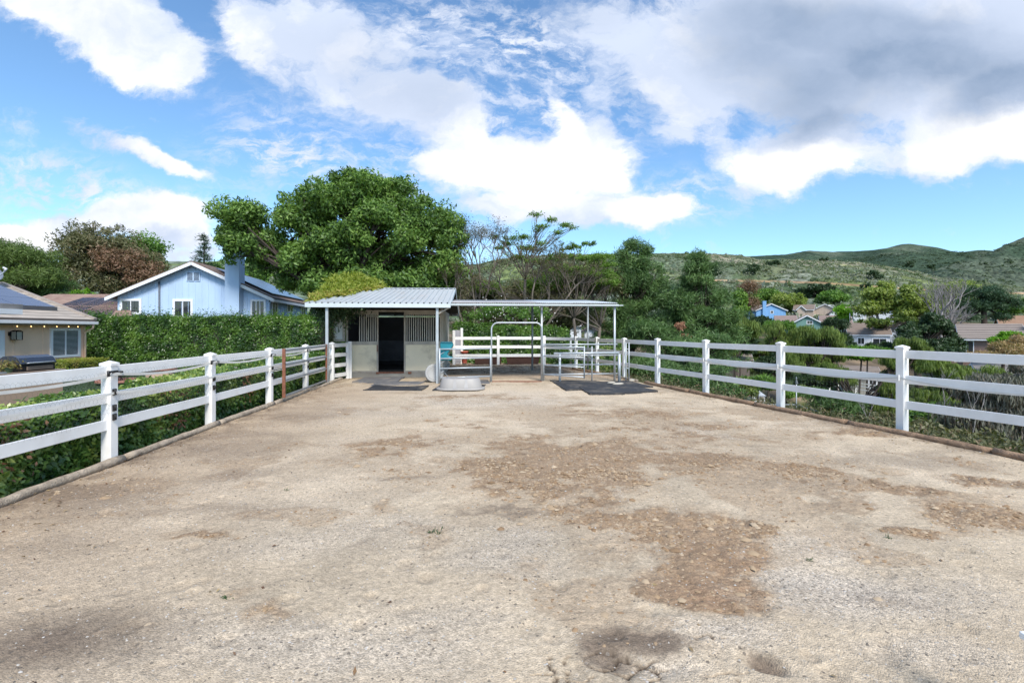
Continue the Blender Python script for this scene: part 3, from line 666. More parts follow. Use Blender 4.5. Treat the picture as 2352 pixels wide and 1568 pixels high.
M['rust'] = mat('rusty_steel', (.21, .085, .05), .8, var=.3, vscale=12)
M['black'] = mat('black_plastic', (.012, .012, .013), .5)
M['rubber'] = mat('black_rubber', (.030, .031, .035), .7, var=.2, vscale=4, dirt=(.30, .25, .19), dscale=1.7, damt=.5, bump=.3, bscale=30)
M['rubber_grey'] = mat('dusty_grey_rubber', (.13, .13, .135), .85, var=.2, vscale=4, dirt=(.36, .30, .23), dscale=1.5, damt=.8, bump=.3, bscale=30)
M['wire'] = mat('fence_wire', (.16, .17, .17), .5, metal=.5)
M['tape'] = mat('electric_fence_tape', (.70, .68, .63), .7)
M['roofw'] = mat('pale_blue_painted_steel', (.43, .455, .46), .6, var=.06, vscale=2, dirt=(.40, .34, .28), dscale=1.6, damt=.45, stretch=(1, .35, 1))
M['trimw'] = mat('pale_blue_trim', (.52, .58, .60), .5, var=.04)
M['panel'] = mat('beige_stall_panel', (.78, .70, .52), .6, var=.06, vscale=2, dirt=(.22, .18, .13), dscale=1.1, damt=.75)
M['panelframe'] = mat('grey_stall_frame', (.42, .385, .33), .6, metal=.1, var=.15, vscale=5, dirt=(.17, .13, .10), dscale=3, damt=.6)
M['inner'] = mat('dark_stall_lining', (.03, .03, .034), .8, var=.2, dirt=(.03, .028, .028), dscale=1, damt=.8)  # inside wall colour darkened to carry the shade under the roof
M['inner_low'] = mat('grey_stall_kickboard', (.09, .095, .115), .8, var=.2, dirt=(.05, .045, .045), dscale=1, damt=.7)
M['concrete'] = mat('concrete', (.33, .31, .27), .9, var=.15, vscale=3, dirt=(.2, .16, .12), dscale=1.5, damt=.6, bump=.3)
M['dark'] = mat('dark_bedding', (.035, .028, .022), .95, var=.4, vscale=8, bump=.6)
M['teal'] = mat('teal_plastic', (.012, .19, .24), .4, var=.12, vscale=4)
M['tub'] = mat('light_grey_plastic', (.33, .315, .30), .5, var=.05, vscale=3, dirt=(.35, .32, .28), dscale=1.2, damt=.3)
M['bucket'] = mat('white_grey_plastic', (.34, .34, .33), .5, var=.06, dirt=(.25, .22, .18), dscale=2.5, damt=.5)
M['corr'] = mat('corrugated_grey_steel', (.43, .42, .42), .5, metal=.2, var=.1, dirt=(.30, .26, .24), dscale=.8, damt=.5)

def fence(label, posts, H, near_rails_to=None, group=None, vin=None, rails=(.47, .905, 1.33), zs=None, post_w=.127, corner=False):
    vin = vin or M['vinyl']
    p0 = posts[0]
    root = thing('rail_fence', label, 'fence', (p0[0], p0[1], 0), 0, group)
    for i, (x, y) in enumerate(posts):
        a = posts[max(i - 1, 0)]; b = posts[min(i + 1, len(posts) - 1)]
        ang = math.atan2(b[1] - a[1], b[0] - a[0]); z0 = -.35
        m = MB().cbox((x, y, (z0 + H) / 2 - .01), (post_w, post_w, H - z0 - .04), ang); p = m.build('post', vin, root, bevel=.006)
        c = MB(); w = post_w / 2 + .012
        def R(dx, dy, z): return (x + dx * math.cos(ang) - dy * math.sin(ang), y + dx * math.sin(ang) + dy * math.cos(ang), z)
        vs = [R(-w, -w, H - .045), R(w, -w, H - .045), R(w, w, H - .045), R(-w, w, H - .045), R(-w, -w, H - .012), R(w, -w, H - .012), R(w, w, H - .012), R(-w, w, H - .012), R(0, 0, H + .022)]
        c.add(vs, [(0, 3, 2, 1), (0, 1, 5, 4), (1, 2, 6, 5), (2, 3, 7, 6), (3, 0, 4, 7), (4, 5, 8), (5, 6, 8), (6, 7, 8), (7, 4, 8)])
        c.build('cap', vin, p)
    allp = list(posts)
    for i in range(len(allp) - 1):
        a = Vector((*allp[i], 0)); b = Vector((*allp[i + 1], 0)); d = (b - a).normalized()
        for k, z in enumerate(rails):
            q0 = a + d * (post_w / 2 - .004); q1 = b - d * (post_w / 2 - .004)
            sag = .006 * math.sin(i * 2.1 + k)
            MB().bar(q0 + Vector((0, 0, z + sag)), q1 + Vector((0, 0, z - sag)), .038, .14).build('rail', vin, root, bevel=.005)
    return root

# ---- left fence
LP = [(-5.19, 3.85), (-5.35, 6.25), (-5.53, 8.62), (-5.69, 11.03), (-5.95, 13.55), (-6.12, 16.0)]
fl = fence('white three rail vinyl fence with chicken wire along the left hedge', LP, 1.325, rails=(.50, .86, 1.21), vin=M['vinyl_old'])
# extra bend: the last bay runs to the small gate
for i, (x, y) in enumerate(LP[:-1]):   # black insulators on the yard face of each post
    for z, kind in ((1.19, 0), (.93, 1), (.72, 1), (.60, 1)) if i == 1 else ((1.17, 0), (.86, 1), (.70, 1)):
        m = MB(); xx = x + .064
        if kind == 0:
            m.cbox((xx + .012, y, z), (.022, .07, .05)); m.tube([(xx + .02, y - .06, z + .01), (xx + .05, y - .11, z + .02), (xx + .06, y - .16, z - .01)], .012, 6); m.tube([(xx + .06, y - .16, z + .035), (xx + .06, y - .16, z - .04)], .016, 6)
            m.tube([(xx + .02, y + .03, z + .01), (xx + .05, y + .08, z)], .012, 6)
        else:
            m.cbox((xx + .01, y - .01, z), (.024, .05, .085)); m.tube([(xx + .02, y - .02, z + .03), (xx + .055, y - .05, z + .03), (xx + .055, y - .05, z - .02)], .010, 6)
        m.build('insulator', M['black'], fl)
def ribbon(name, pts, w, m, parent, sag=.05, seg=8):
    mb = MB()
    for a, b in zip(pts[:-1], pts[1:]):
        a = Vector(a); b = Vector(b); prev = None
        for k in range(seg + 1):
            t = k / seg; p = a.lerp(b, t) - Vector((0, 0, sag * 4 * t * (1 - t)))
            if prev is not None: mb.bar(prev, p, .004, w)
            prev = p
    return mb.build(name, m, parent)
ribbon('fence_tape', [(x + .10, y, 1.17 + (0 if i else .02)) for i, (x, y) in enumerate(LP[:5])], .035, M['tape'], fl, .07)
ribbon('fence_tape', [(x + .10, y, .905 + .02 * (i % 2)) for i, (x, y) in enumerate(LP[:5])], .030, M['tape'], fl, .05)
# chicken wire hung on the yard face, first four bays: hexagonal mesh of thin wires
def hexwire(a, b, z0, z1, cell=.062, r=.0011, seed=0):
    a = Vector(a); b = Vector(b); Lg = (b - a).length; d = (b - a) / Lg; nrm_ = Vector((d.y, -d.x, 0))
    rg = random.Random(seed); V = []; Fq = []
    cw = cell; ch = cell * .86; nx = int(Lg / cw); nz = int((z1 - z0) / ch)
    def P(u, w):
        off = .012 + .012 * math.sin(u * 5 + w * 7)
        p = a + d * u + nrm_ * off; return np.array([p.x, p.y, z0 + w + .01 * math.sin(u * 3.1)])
    segs = []
    for j in range(nz):
        for i in range(nx):
            x0 = i * cw + (cw / 2 if j % 2 else 0); zb = j * ch
            segs.append(((x0, zb), (x0, zb + ch * .55)))
            segs.append(((x0, zb + ch * .55), (x0 + cw / 2, zb + ch))); segs.append(((x0, zb + ch * .55), (x0 - cw / 2, zb + ch)))
    for (p, q) in segs:
        if min(p[0], q[0]) < 0 or max(p[0], q[0]) > Lg: continue
        A = P(*p); B = P(*q); dd = B - A; up = np.cross(dd, [nrm_.x, nrm_.y, 0]); up = up / np.linalg.norm(up) * r; n3 = np.array([nrm_.x, nrm_.y, 0]) * r
        o = len(V); V += [A - up, A + up, A + n3 * 1.6, B - up, B + up, B + n3 * 1.6]
        Fq += [(o, o + 2, o + 5, o + 3), (o + 2, o + 1, o + 4, o + 5), (o + 1, o, o + 3, o + 4)]
    return V, Fq
for i in range(4):
    a, b = LP[i], LP[i + 1]
    V_, F_ = hexwire((a[0] + .045, a[1], 0), (b[0] + .045, b[1], 0), .56, 1.22, cell=.062 if i < 2 else .085, r=.0006 if i < 2 else .0008, seed=i)
    bulk('chicken_wire', V_, F_, M['wire'], fl)
# ---- right fence
RP = [(8.09, 3.26), (7.41, 5.68), (6.73, 8.11), (6.05, 10.59), (5.36, 13.0), (4.72, 15.25)]
fr = fence('long white three rail vinyl fence above the valley on the right', RP, 1.475, rails=(.475, .905, 1.33))
RP2 = [(4.72, 15.25), (4.18, 17.5), (3.56, 19.7), (2.97, 21.9), (1.60, 23.4)]
fr2 = fence('white rail fence section inside the pen stepping back to its far corner', RP2[1:4], 1.45, rails=(.475, .905, 1.33))
for (a, b) in ((RP2[0], RP2[1]), (RP2[3], RP2[4])):
    A = Vector((*a, 0)); B = Vector((*b, 0)); d = (B - A).normalized()
    for z in (.475, .905, 1.33): MB().bar(A + d * .07 + Vector((0, 0, z)), B - d * .07 + Vector((0, 0, z)), .038, .14).build('rail', M['vinyl'], fr2, bevel=.005)
def gridwire(a, b, z0, z1, dx=.075, dz=.10, r=.0008, off=.09):
    a = Vector((*a, 0)); b = Vector((*b, 0)); Lg = (b - a).length; d = (b - a) / Lg; nn = Vector((d.y, -d.x, 0)) * off; mb = MB()
    n = int(Lg / dx)
    for i in range(n + 1):
        p = a + d * (i * dx) + nn; mb.tube([(p.x, p.y, z0), (p.x, p.y, z1)], r, 3, cap=False)
    k = 0
    while z0 + k * dz <= z1:
        p = a + nn; q = b + nn; mb.tube([(p.x, p.y, z0 + k * dz), (q.x, q.y, z0 + k * dz)], r, 3, cap=False); k += 1
    return mb
for i in range(len(RP) - 1):
    gridwire(RP[i], RP[i + 1], -.1, 1.0).build('wire_mesh', M['wire'], fr)
ribbon('fence_tape', [(x - .075, y - .01, .93) for (x, y) in RP], .028, M['tape'], fr, .09)
for (x, y) in RP: 
    MB().cbox((x - .072, y - .01, .93), (.02, .045, .10), -.27).build('insulator', M['vinyl_old'], fr)
# ---- back fence behind the pen
bx = [-2.84, -.68, 1.60]
fb = fence('white rail fence across the back of the pen', [(x, BackY(x) - .25) for x in bx[1:]], 1.46, rails=(.50, .92, 1.35))
A = Vector((bx[0], BackY(bx[0]) - .25, 0)); B = Vector((bx[1], BackY(bx[1]) - .25, 0)); d = (B - A).normalized()
MB().cbox((A.x, A.y, .85), (.13, .13, 1.78), .08).build('post', M['vinyl_old'], fb, bevel=.006)
for z in (.50, .92, 1.35): MB().bar(A + d * .07 + Vector((0, 0, z)), B - d * .07 + Vector((0, 0, z)), .038, .14).build('rail', M['vinyl'], fb, bevel=.005)
# short white post just inside the right edge of the view
t = thing('short_post', 'short white vinyl post at the very right edge close to the viewer', 'post', (2.203, 1.93, 0))
p = MB().cbox((2.203, 1.93, .21), (.1, .1, .5)).build('shaft', M['vinyl'], t, bevel=.005)
MB().cbox((2.203, 1.93, .465), (.12, .12, .03)).build('cap', M['vinyl'], t, bevel=.005)

# ---- timber edging logs
def log(a, b, r, m, label, group, z=.022, seed=0):
    rg = random.Random(seed); a = Vector((*a, z)); b = Vector((*b, z)); n = 14; pts = []; rr = []
    for k in range(n + 1):
        t = k / n; p = a.lerp(b, t) + Vector((rg.uniform(-.006, .006), 0, rg.uniform(-.006, .006))); pts.append(p); rr.append(r * .74 * (1 + rg.uniform(-.09, .09)))
    o = MB().tube(pts, rr, 12).build('edging_log', m); tag(o, label, 'edging log', group)
    return o
def lpt(Y, off=-.02): return (Lx(Y) + off, Y)
yl = [1.2, 3.6, 6.35, 8.75, 11.1, 13.4, 15.3, 16.9]
lb = ['nearest left edging log, leaving the photo at the lower left', 'grey edging log ending at the nearest left fence post', 'grey edging log between the first and second left fence posts', 'grey edging log between the second and third left fence posts', 'left edging log running under the rusty ended pipe gate', 'left edging log beside the fourth left fence post', 'farthest left edging log, next to the small white gate']
for i in range(7):
    s_ = .012 * (-1) ** i
    log(lpt(yl[i] + .02, s_), lpt(yl[i + 1] - .02, -s_), .072 if i != 2 else .066, M['timber'], lb[i], 'edging logs along the left fence', seed=i)
yr = [2.0, 4.3, 6.7, 8.75, 11.0, 13.3, 15.6]
lb = ['nearest right edging log, outside the right edge of the photo', 'right edging log that leaves the photo at the right border', 'thick brown edging log under the nearest right fence post', 'brown edging log between the two nearest right fence posts', 'brown edging log before the third right fence post', 'farthest right edging log, beside the black rubber mats']
for i in range(6):
    s_ = .015 * (-1) ** i
    if i == 0: continue
    log((Rx(yr[i]) + s_, yr[i] + .02), (Rx(yr[i + 1]) - s_, yr[i + 1] - .02), .075, M['timber_r'], lb[i], 'edging logs along the right fence', seed=20 + i)
log((4.3, 16.1), (3.62, 18.6), .065, M['timber'], 'short edging log inside the pen behind the hitching pipe', 'edging logs inside the pen', seed=31)
log((3.55, 18.7), (2.75, 21.3), .065, M['timber_r'], 'dark brown edging log at the right side of the pen', 'edging logs inside the pen', seed=32)
log((2.7, 21.4), (1.5, 23.0), .06, M['timber'], 'edging log at the far right corner of the pen', 'edging logs inside the pen', seed=33)
log((1.4, 23.1), (-1.0, 22.95), .055, M['timber'], 'grey edging log below the back fence, right half', 'edging logs inside the pen', seed=34)
log((-1.1, 22.9), (-3.0, 22.8), .055, M['timber'], 'grey edging log below the back fence, left half', 'edging logs inside the pen', seed=35)

# ================================================================= stall building (its own frame: a = along the front, b = depth)
SY = RAD(4.7); S0 = Vector((-6.0, 15.2, 0))
SF = Matrix.Translation(S0) @ Matrix.Rotation(SY, 4, 'Z')
stall = thing('horse_stall', 'small beige horse stall with a pale blue ribbed metal roof and open doorway', 'stable', tuple(S0), SY)
def S(): return MB(SF)
WB = 2.28      # front wall plane
g = S().box((-.02, WB - .02, -.15), (3.60, 7.9, .17)); g.build('floor_slab', M['concrete'], stall, bevel=.01)
def frame(lo, hi, name='frame', m=None, b=.004): return S().box(lo, hi).build(name, m or M['panelframe'], stall, bevel=b)
# lower panels and their frames
def panelwin(a0, a1, bars_from, name_lbl):
    f = S()
    f.box((a0, WB - .03, .17), (a0 + .06, WB + .03, 2.43)); f.box((a1 - .06, WB - .03, .17), (a1, WB + .03, 2.43))
    f.box((a0 + .06, WB - .03, .17), (a1 - .06, WB + .03, .23)); f.box((a0 + .06, WB - .035, 1.20), (a1 - .06, WB + .035, 1.33)); f.box((a0 + .06, WB - .03, 2.34), (a1 - .06, WB + .03, 2.43))
    f.build('panel_frame', M['panelframe'], stall, bevel=.004)
    S().box((a0 + .06, WB - .012, .23), (a1 - .06, WB + .02, 1.20)).build('lower_panel', M['panel'], stall)
    g = S(); x = bars_from
    while x < a1 - .09:
        g.box((x, WB - .012, 1.33), (x + .026, WB + .012, 2.34)); x += .0815
    g.build('bar_grille', mat('pale_bar_' + name_lbl, (.55, .53, .48), .5, var=.1), stall)
panelwin(.03, 1.20, .50, 'l'); panelwin(2.14, 3.53, 2.24, 'r')
frame((.03, WB - .04, 2.43), (3.53, WB + .04, 2.50), 'header')
frame((1.20, WB - .05, .14), (2.14, WB + .01, .185), 'threshold', M['rust'])
S().box((1.145, WB - .05, .95), (1.18, WB - .03, 1.2)).build('door_latch', M['rust'], stall)
for a in (1.12, 2.30): S().box((a, WB - .06, .12), (a + .12, WB - .03, .19)).build('roller_bracket', M['rust'], stall)
# side and back walls; dark inner sheets added for the shade in the openings
sw = S(); sw.box((3.50, WB + .03, .17), (3.545, 7.8, 2.55))
for k in range(7):
    bb = WB + .05 + k * .78
    sw.box((3.545, bb, .05), (3.575, bb + .05, 2.55))
sw.box((3.545, WB + .03, .05), (3.565, 7.8, .12))
sw.build('side_wall', mat('stall_side_panel', (.47, .46, .41), .6, var=.08, dirt=(.25, .21, .17), dscale=1.5, damt=.5), stall)
S().box((0.0, WB + .03, .17), (.045, 7.8, 2.55)).build('side_wall', M['panel'], stall)
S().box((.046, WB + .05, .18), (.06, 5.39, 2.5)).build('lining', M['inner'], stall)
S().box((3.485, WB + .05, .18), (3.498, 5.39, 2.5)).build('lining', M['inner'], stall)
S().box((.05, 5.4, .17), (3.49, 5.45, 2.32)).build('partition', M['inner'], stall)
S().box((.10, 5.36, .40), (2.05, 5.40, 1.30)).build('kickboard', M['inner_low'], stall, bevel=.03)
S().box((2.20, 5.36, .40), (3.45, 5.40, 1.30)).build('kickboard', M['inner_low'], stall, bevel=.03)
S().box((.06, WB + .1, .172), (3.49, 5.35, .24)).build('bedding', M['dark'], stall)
S().tube([(.85, 3.2, .6), (.55, 3.3, 1.5), (.62, 3.3, 1.9)], .02, 6).build('lead_rope', M['panelframe'], stall)
# roof: ribbed sheets front and back, fascias, barge boards
EA0, EA1 = -.62, 3.98; EB, RB, BB = -.12, 4.55, 9.15; EZ, RZ = 2.60, 3.50
def ribsheet(b0, z0, b1, z1, a0, a1, per=.19, h=.046):
    xs = []; k = 0; a = a0
    while a < a1 - .01:
        for da, dz in ((0, 0), (.105, 0), (.122, h), (.150, h), (.167, 0)):
            if a + da <= a1: xs.append((a + da, dz))
        a += per
    xs.append((a1, 0)); vs = []
    for (x, dz) in xs: vs += [(x, b0, z0 + dz), (x, b1, z1 + dz)]
    return vs, [(2 * i, 2 * i + 2, 2 * i + 3, 2 * i + 1) for i in range(len(xs) - 1)]
for (b0, z0, b1, z1) in ((EB, EZ + .015, RB, RZ), (RB, RZ, BB, EZ + .015)):
    m = S(); m.add(*ribsheet(b0, z0, b1, z1, EA0, EA1)); m.build('roof_sheet', M['roofw'], stall, solid=.004)
S().prism([(EA0, RB - .10, RZ - .018 + .034), (EA0, RB, RZ + .042), (EA0, RB + .10, RZ + .016), (EA0, RB, RZ + .03)], (EA1 - EA0, 0, 0)).build('ridge_cap', M['trimw'], stall)
S().box((EA0 - .01, EB - .02, EZ - .115), (EA1 + .01, EB + .005, EZ + .012)).build('fascia', M['trimw'], stall)
S().box((EA0 - .01, BB, EZ - .115), (EA1 + .01, BB + .02, EZ + .012)).build('fascia', M['trimw'], stall)
for a in (EA0, EA1):
    for (b0, z0, b1, z1) in ((EB, EZ, RB, RZ), (RB, RZ, BB, EZ)):
        S().bar((a, b0, z0 - .04), (a, b1, z1 - .04 + .0), .02, .13).build('barge_board', M['trimw'], stall)
shade_bd = S(); shade_bd.prism([(EA0 + .03, EB + .02, EZ - .03), (EA1 - .03, EB + .02, EZ - .03), (EA1 - .03, RB, RZ - .045), (EA0 + .03, RB, RZ - .045)], (0, 0, .012)); shade_bd.prism([(EA0 + .03, RB, RZ - .045), (EA1 - .03, RB, RZ - .045), (EA1 - .03, BB - .02, EZ - .03), (EA0 + .03, BB - .02, EZ - .03)], (0, 0, .012))
shade_bd.build('ceiling_board', mat('dark_ceiling_board', (.045, .038, .032), .9, var=.2), stall)  # dark board added below the roof sheets, standing in for the shade there
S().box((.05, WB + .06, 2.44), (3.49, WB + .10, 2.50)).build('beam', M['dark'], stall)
raf = S()
for a in (-.3, .7, 1.7, 2.7, 3.6):
    for (b0, z0, b1, z1) in ((EB + .01, EZ, RB, RZ), (RB, RZ, BB, EZ)): raf.bar((a, b0, z0 - .075), (a, b1, z1 - .075), .05, .09)
for b in (0., WB, 5.4, 7.8): raf.box((EA0 + .02, b - .03, 2.50 if b < 1 or b > 6 else 2.5 + (b * .19)), (EA1 - .02, b + .03, 2.57 if b < 1 or b > 6 else 2.58 + b * .19))
raf.build('roof_frame', mat('dark_rafter', (.06, .05, .042), .9), stall)  # rafter colour kept dark to paint in the shade below the eave
for a in (.02, 3.55):
    S().cbox((a, .0, 1.1), (.085, .085, 2.85)).build('eave_post', M['galv'], stall, bevel=.008)
S().bar((3.55, .02, 2.28), (3.95, .02, 2.50), .03, .05).build('brace', M['panelframe'], stall)
# open shutter at the left corner
S().box((-.40, WB - .10, 1.33), (0.0, WB - .05, 2.30)).build('shutter', M['panelframe'], stall, bevel=.006)
S().box((-.33, WB - .115, 1.42), (-.08, WB - .10, 2.20)).build('shutter_panel', mat('shutter_face', (.52, .53, .52), .6, var=.05), stall)

# ---- pen canopy
can = thing('pen_canopy', 'flat corrugated steel shade roof on slim posts attached to the stall', 'canopy', tuple(SF @ Vector((3.98, .3, 0))), SY)
CA0, CA1 = 3.93, 9.72; CB0, CB1 = .28, 4.95; CZ0, CZ1 = 2.675, 3.07
def corr(a0, a1, b0, z0, b1, z1, per=.068, h=.010):
    n = int((a1 - a0) / per * 6); vs = []
    for k in range(n + 1):
        a = a0 + (a1 - a0) * k / n; dz = h * math.sin(2 * PI * (a - a0) / per); vs += [(a, b0, z0 + dz), (a, b1, z1 + dz)]
    return vs, [(2 * i, 2 * i + 2, 2 * i + 3, 2 * i + 1) for i in range(n)]
for k, (a0, a1) in enumerate(((CA0, 5.55), (5.53, 7.0), (6.98, 8.2), (8.18, CA1))):
    m = S(); m.add(*corr(a0, a1, CB0, CZ0 + .004 * k, CB1, CZ1 + .004 * k), True); m.build('roof_sheet', M['corr'] if k < 2 else mat('bright_corrugated_steel', (.60, .64, .67), .4, metal=.3, var=.06), can, solid=.003)
S().box((CA0 - .02, CB0 - .05, 2.56), (CA1 + .02, CB0 + .02, 2.635)).build('front_beam', M['galv'], can, bevel=.006)
S().box((CA0 - .02, CB0 - .10, 2.585), (CA1 + .16, CB0 - .052, 2.615)).build('gutter', M['trimw'], can)
S().box((CA0, CB1 - .15, 2.92), (CA1, CB1 - .09, 3.0)).build('back_beam', M['galv_dark'], can)
raf = S()
for a in (4.0, 5.9, 7.8, 9.68): raf.bar((a, CB0, 2.615), (a, CB1, 3.0), .04, .06)
raf.build('rafters', M['galv_dark'], can)
for (a, b, zt) in ((7.09, .48, 2.6), (9.62, .33, 2.6)): S().tube([(a, b, -.2), (a, b, zt)], .038, 10).build('post', M['galv'], can)
for (a, b, zt) in ((7.3, 4.75, 2.86), (9.65, 4.3, 2.83)): S().tube([(a, b, -.2), (a, b, zt)], .042, 10).build('post', M['galv_dark'], can)

# ---- pipe panels across the pen front
RAILZ = (.20, .50, .82, 1.13)
def pipe_panel(label, p0, p1, zs, r=.025, ends=(1, 1), end_h=None, m=None, cat='corral panel', name='corral_panel', group='tubular steel panels across the pen front', zoff=0., extra=None):
    m = m or M['galv']; p0 = Vector((*p0, 0)); p1 = Vector((*p1, 0))
    root = thing(name, label, cat, tuple(p0), 0, group)
    for z in zs:
        MB().tube([p0 + Vector((0, 0, z + zoff)), p1 + Vector((0, 0, z + zoff))], r, 8).build('rail', m, root)
    h0, h1 = end_h or (.03, max(zs) + .03)
    for e, p in zip(ends, (p0, p1)):
        if e: MB().tube([p + Vector((0, 0, h0)), p + Vector((0, 0, h1))], r * 1.15, 8).build('upright', m, root)
    return root
PA = (-2.40, 15.30); PB = (-.72, 15.82); PC = (1.08, 16.02); PD = (3.72, 16.0)
pp = pipe_panel('steel pipe panel with a teal feeder, left of the arched gateway', (-2.36, 15.32), PB, RAILZ)
for z in (.35, .65, .95): MB().bar((-2.36, 15.34, z), (-2.22, 15.42, z + .08), .012, .012).build('brace', M['galv'], pp)
# arched gateway
aw = thing('gateway_arch', 'arched steel pipe gateway frame in the pen front', 'gate frame', (PB[0], PB[1], 0))
pts = [(PB[0] + .03, PB[1] + .01, -.05), (PB[0] + .03, PB[1] + .01, 1.78)]
for k in range(1, 7):
    t = k / 6 * PI / 2; pts.append((PB[0] + .03 + .22 * (1 - math.cos(t)), PB[1] + .02, 1.78 + .22 * math.sin(t)))
for k in range(0, 6):
    t = k / 6 * PI / 2; pts.append((PC[0] - .06 - .22 * (1 - math.sin(t)), PC[1] - .02, 1.78 + .22 * math.cos(t)))
pts += [(PC[0] - .06, PC[1] - .02, 1.78), (PC[0] - .06, PC[1] - .02, -.05)]
MB().tube(pts, .027, 10).build('pipe', M['galv'], aw)
MB().box((PB[0] + .05, PB[1] - .02, -.01), (PC[0] - .08, PB[1] + .1, .035)).build('sill_bar', M['rust'], aw)
pipe_panel('steel pipe panel between the arched gateway and the hitching pipe', (PC[0], PC[1]), (3.66, 16.35), (.24, .56, .88, 1.26), ends=(1, 0))
# swung gate, nearer and angled towards the camera
pipe_panel('narrow steel pipe gate swung open in front of the pen', (PC[0] - .02, PC[1] - .06), (2.32, 15.1), (.24, .56, .87, 1.20), end_h=(.2, 1.24), r=.02, cat='gate', name='pipe_gate', group='steel pipe gates')
t = pipe_panel('slim upright steel panel end beside the right pen post', (3.88, 16.02), (3.98, 16.0), (.45, 1.10), r=.018, end_h=(-.05, 1.33)); 
hr = thing('hitching_rail', 'thick galvanised hitching pipe rail on two stout posts', 'hitching rail', (1.55, 15.7, 0))
MB().tube([(1.40, 15.72, .965), (3.62, 15.88, .985)], .042, 12).build('rail', M['galv'], hr)
for (x, y) in ((1.60, 15.73), (3.62, 15.86)): MB().tube([(x, y, -.1), (x, y, .95)], .05 if x > 3 else .04, 12).build('post', M['galv'], hr)
MB().tube([(2.72, 16.0, -.1), (2.72, 16.0, 1.2)], .025, 8).build('brace_post', M['galv'], hr)
for x in (2.25, 2.6): MB().tube([(x + .05 * math.cos(k), 15.78, .90 + .05 * math.sin(k)) for k in np.linspace(0, 2 * PI, 13)], .008, 5).build('tie_ring', M['galv_dark'], hr)
# ---- long pipe gate folded back along the left fence
G0 = Vector((-5.94, 15.05, 0)); G1 = Vector((-5.54, 11.42, 0))
pg = thing('pipe_gate', 'long grey pipe gate with a rusty brown end, folded against the left fence', 'gate', tuple(G0), 0, 'steel pipe gates')
for z in (.145, .52, .90, 1.25): MB().bar(G0 + Vector((0, 0, z)), G1 + Vector((0, 0, z)), .025, .055).build('rail', M['galv_dark'], pg, bevel=.006)
MB().bar(G1 + Vector((0, 0, .11)), G1 + Vector((0, 0, 1.30)), .07, .035, up=(0, 1, 0)).build('upright', M['rust'], pg)
MB().bar(G0 + Vector((0, 0, .11)), G0 + Vector((0, 0, 1.30)), .05, .035, up=(0, 1, 0)).build('upright', M['rust'], pg)
MB().tube([(-5.54, 11.35, .80), (-5.60, 11.1, .78), (-5.62, 10.9, .84)], .008, 5).build('rope', M['tape'], pg)
# ---- small white gate between left fence and stall
wg = thing('yard_gate', 'small white four bar gate beside the left corner of the stall', 'gate', (-6.32, 16.1, 0))
g0 = Vector((-6.22, 16.12, 0)); g1 = Vector((-5.98, 17.1, 0)); gd = (g1 - g0).normalized()
for z in (.17, .52, .88, 1.22): MB().bar(g0 + Vector((0, 0, z)), g1 + Vector((0, 0, z)), .035, .13).build('rail', M['vinyl_old'], wg)
for p, h, w in ((g0, 1.34, .10), (g1, 1.32, .10), (g1 + gd * .16, 1.36, .13)): MB().cbox(tuple(p + Vector((0, 0, h / 2 - .05))), (w, w, h + .05), .2).build('post', M['vinyl_old'], wg, bevel=.005)
MB().cbox((-6.12, 16.5, .70), (.03, .05, .06)).build('latch', M['black'], wg)

# ---- things in and around the pen
# teal corner feeder on the left panel
fd = thing('hay_feeder', 'teal plastic hay feeder hooked on the left pen panel', 'feeder', (-2.2, 15.45, .55))
prof = [(-2.36, 1.34), (-1.98, 1.36), (-1.94, 1.24), (-2.02, 1.12), (-2.12, .98), (-2.12, .93), (-2.06, .88), (-1.97, .87), (-1.96, .82), (-2.0, .78), (-2.34, .74)]
MB().prism([(x, 15.42, z) for x, z in prof], (0, .26, 0)).build('rack', M['teal'], fd, bevel=.02)
MB().box((-2.30, 15.40, .76), (-2.0, 15.70, .84)).build('tray', M['teal'], fd, bevel=.03)
MB().box((-2.34, 15.40, 1.32), (-1.96, 15.50, 1.37)).build('rim', mat('dark_teal', (.008, .11, .15), .4), fd, bevel=.01)
# upturned grey tub
tb = thing('upturned_tub', 'large light grey plastic tub upside down on the dirt before the pen', 'tub', (-1.52, 13.95, 0))
def stad(r0, L0, z, n=14):
    pts = []
    for k in range(n + 1): t = -PI / 2 + PI * k / n; pts.append((L0 + r0 * math.cos(t), r0 * math.sin(t), z))
    for k in range(n + 1): t = PI / 2 + PI * k / n; pts.append((-L0 + r0 * math.cos(t), r0 * math.sin(t), z))
    return pts
def ringmesh(mb, rings, cap=True):
    n = len(rings[0]); vs = [p for r in rings for p in r]; fs = []
    for i in range(len(rings) - 1):
        for k in range(n): fs.append((i * n + k, i * n + (k + 1) % n, (i + 1) * n + (k + 1) % n, (i + 1) * n + k))
    if cap: fs.append(tuple((len(rings) - 1) * n + k for k in range(n)))
    mb.add(vs, fs, True)
T4 = Matrix.Translation((-1.52, 13.95, 0)) @ Matrix.Rotation(.06, 4, 'Z')
b = MB(T4); ringmesh(b, [stad(.33, .30, .05), stad(.325, .30, .09), stad(.285, .28, .31), stad(.27, .275, .33), stad(.24, .27, .338)])
b.build('tub_body', M['tub'], tb)
b = MB(T4); ringmesh(b, [stad(.40, .32, .012), stad(.405, .32, .035), stad(.39, .32, .055), stad(.33, .30, .06)], cap=False); b.build('rim', M['tub'], tb)
for x in (-.16, .17):
    b = MB(T4); b.prism([(x - .055, -.345, .065), (x + .055, -.345, .065), (x + .03, -.295, .315), (x - .03, -.295, .315)], (0, .03, 0)); b.build('recess', mat('tub_shadow_grey', (.36, .35, .345), .5), tb)  # recess pieces in a plain grey slightly lighter than the body
    b = MB(T4); b.box((x - .05, -.27, .33), (x + .05, .27, .343)); b.build('top_groove', M['tub'], tb, bevel=.01)
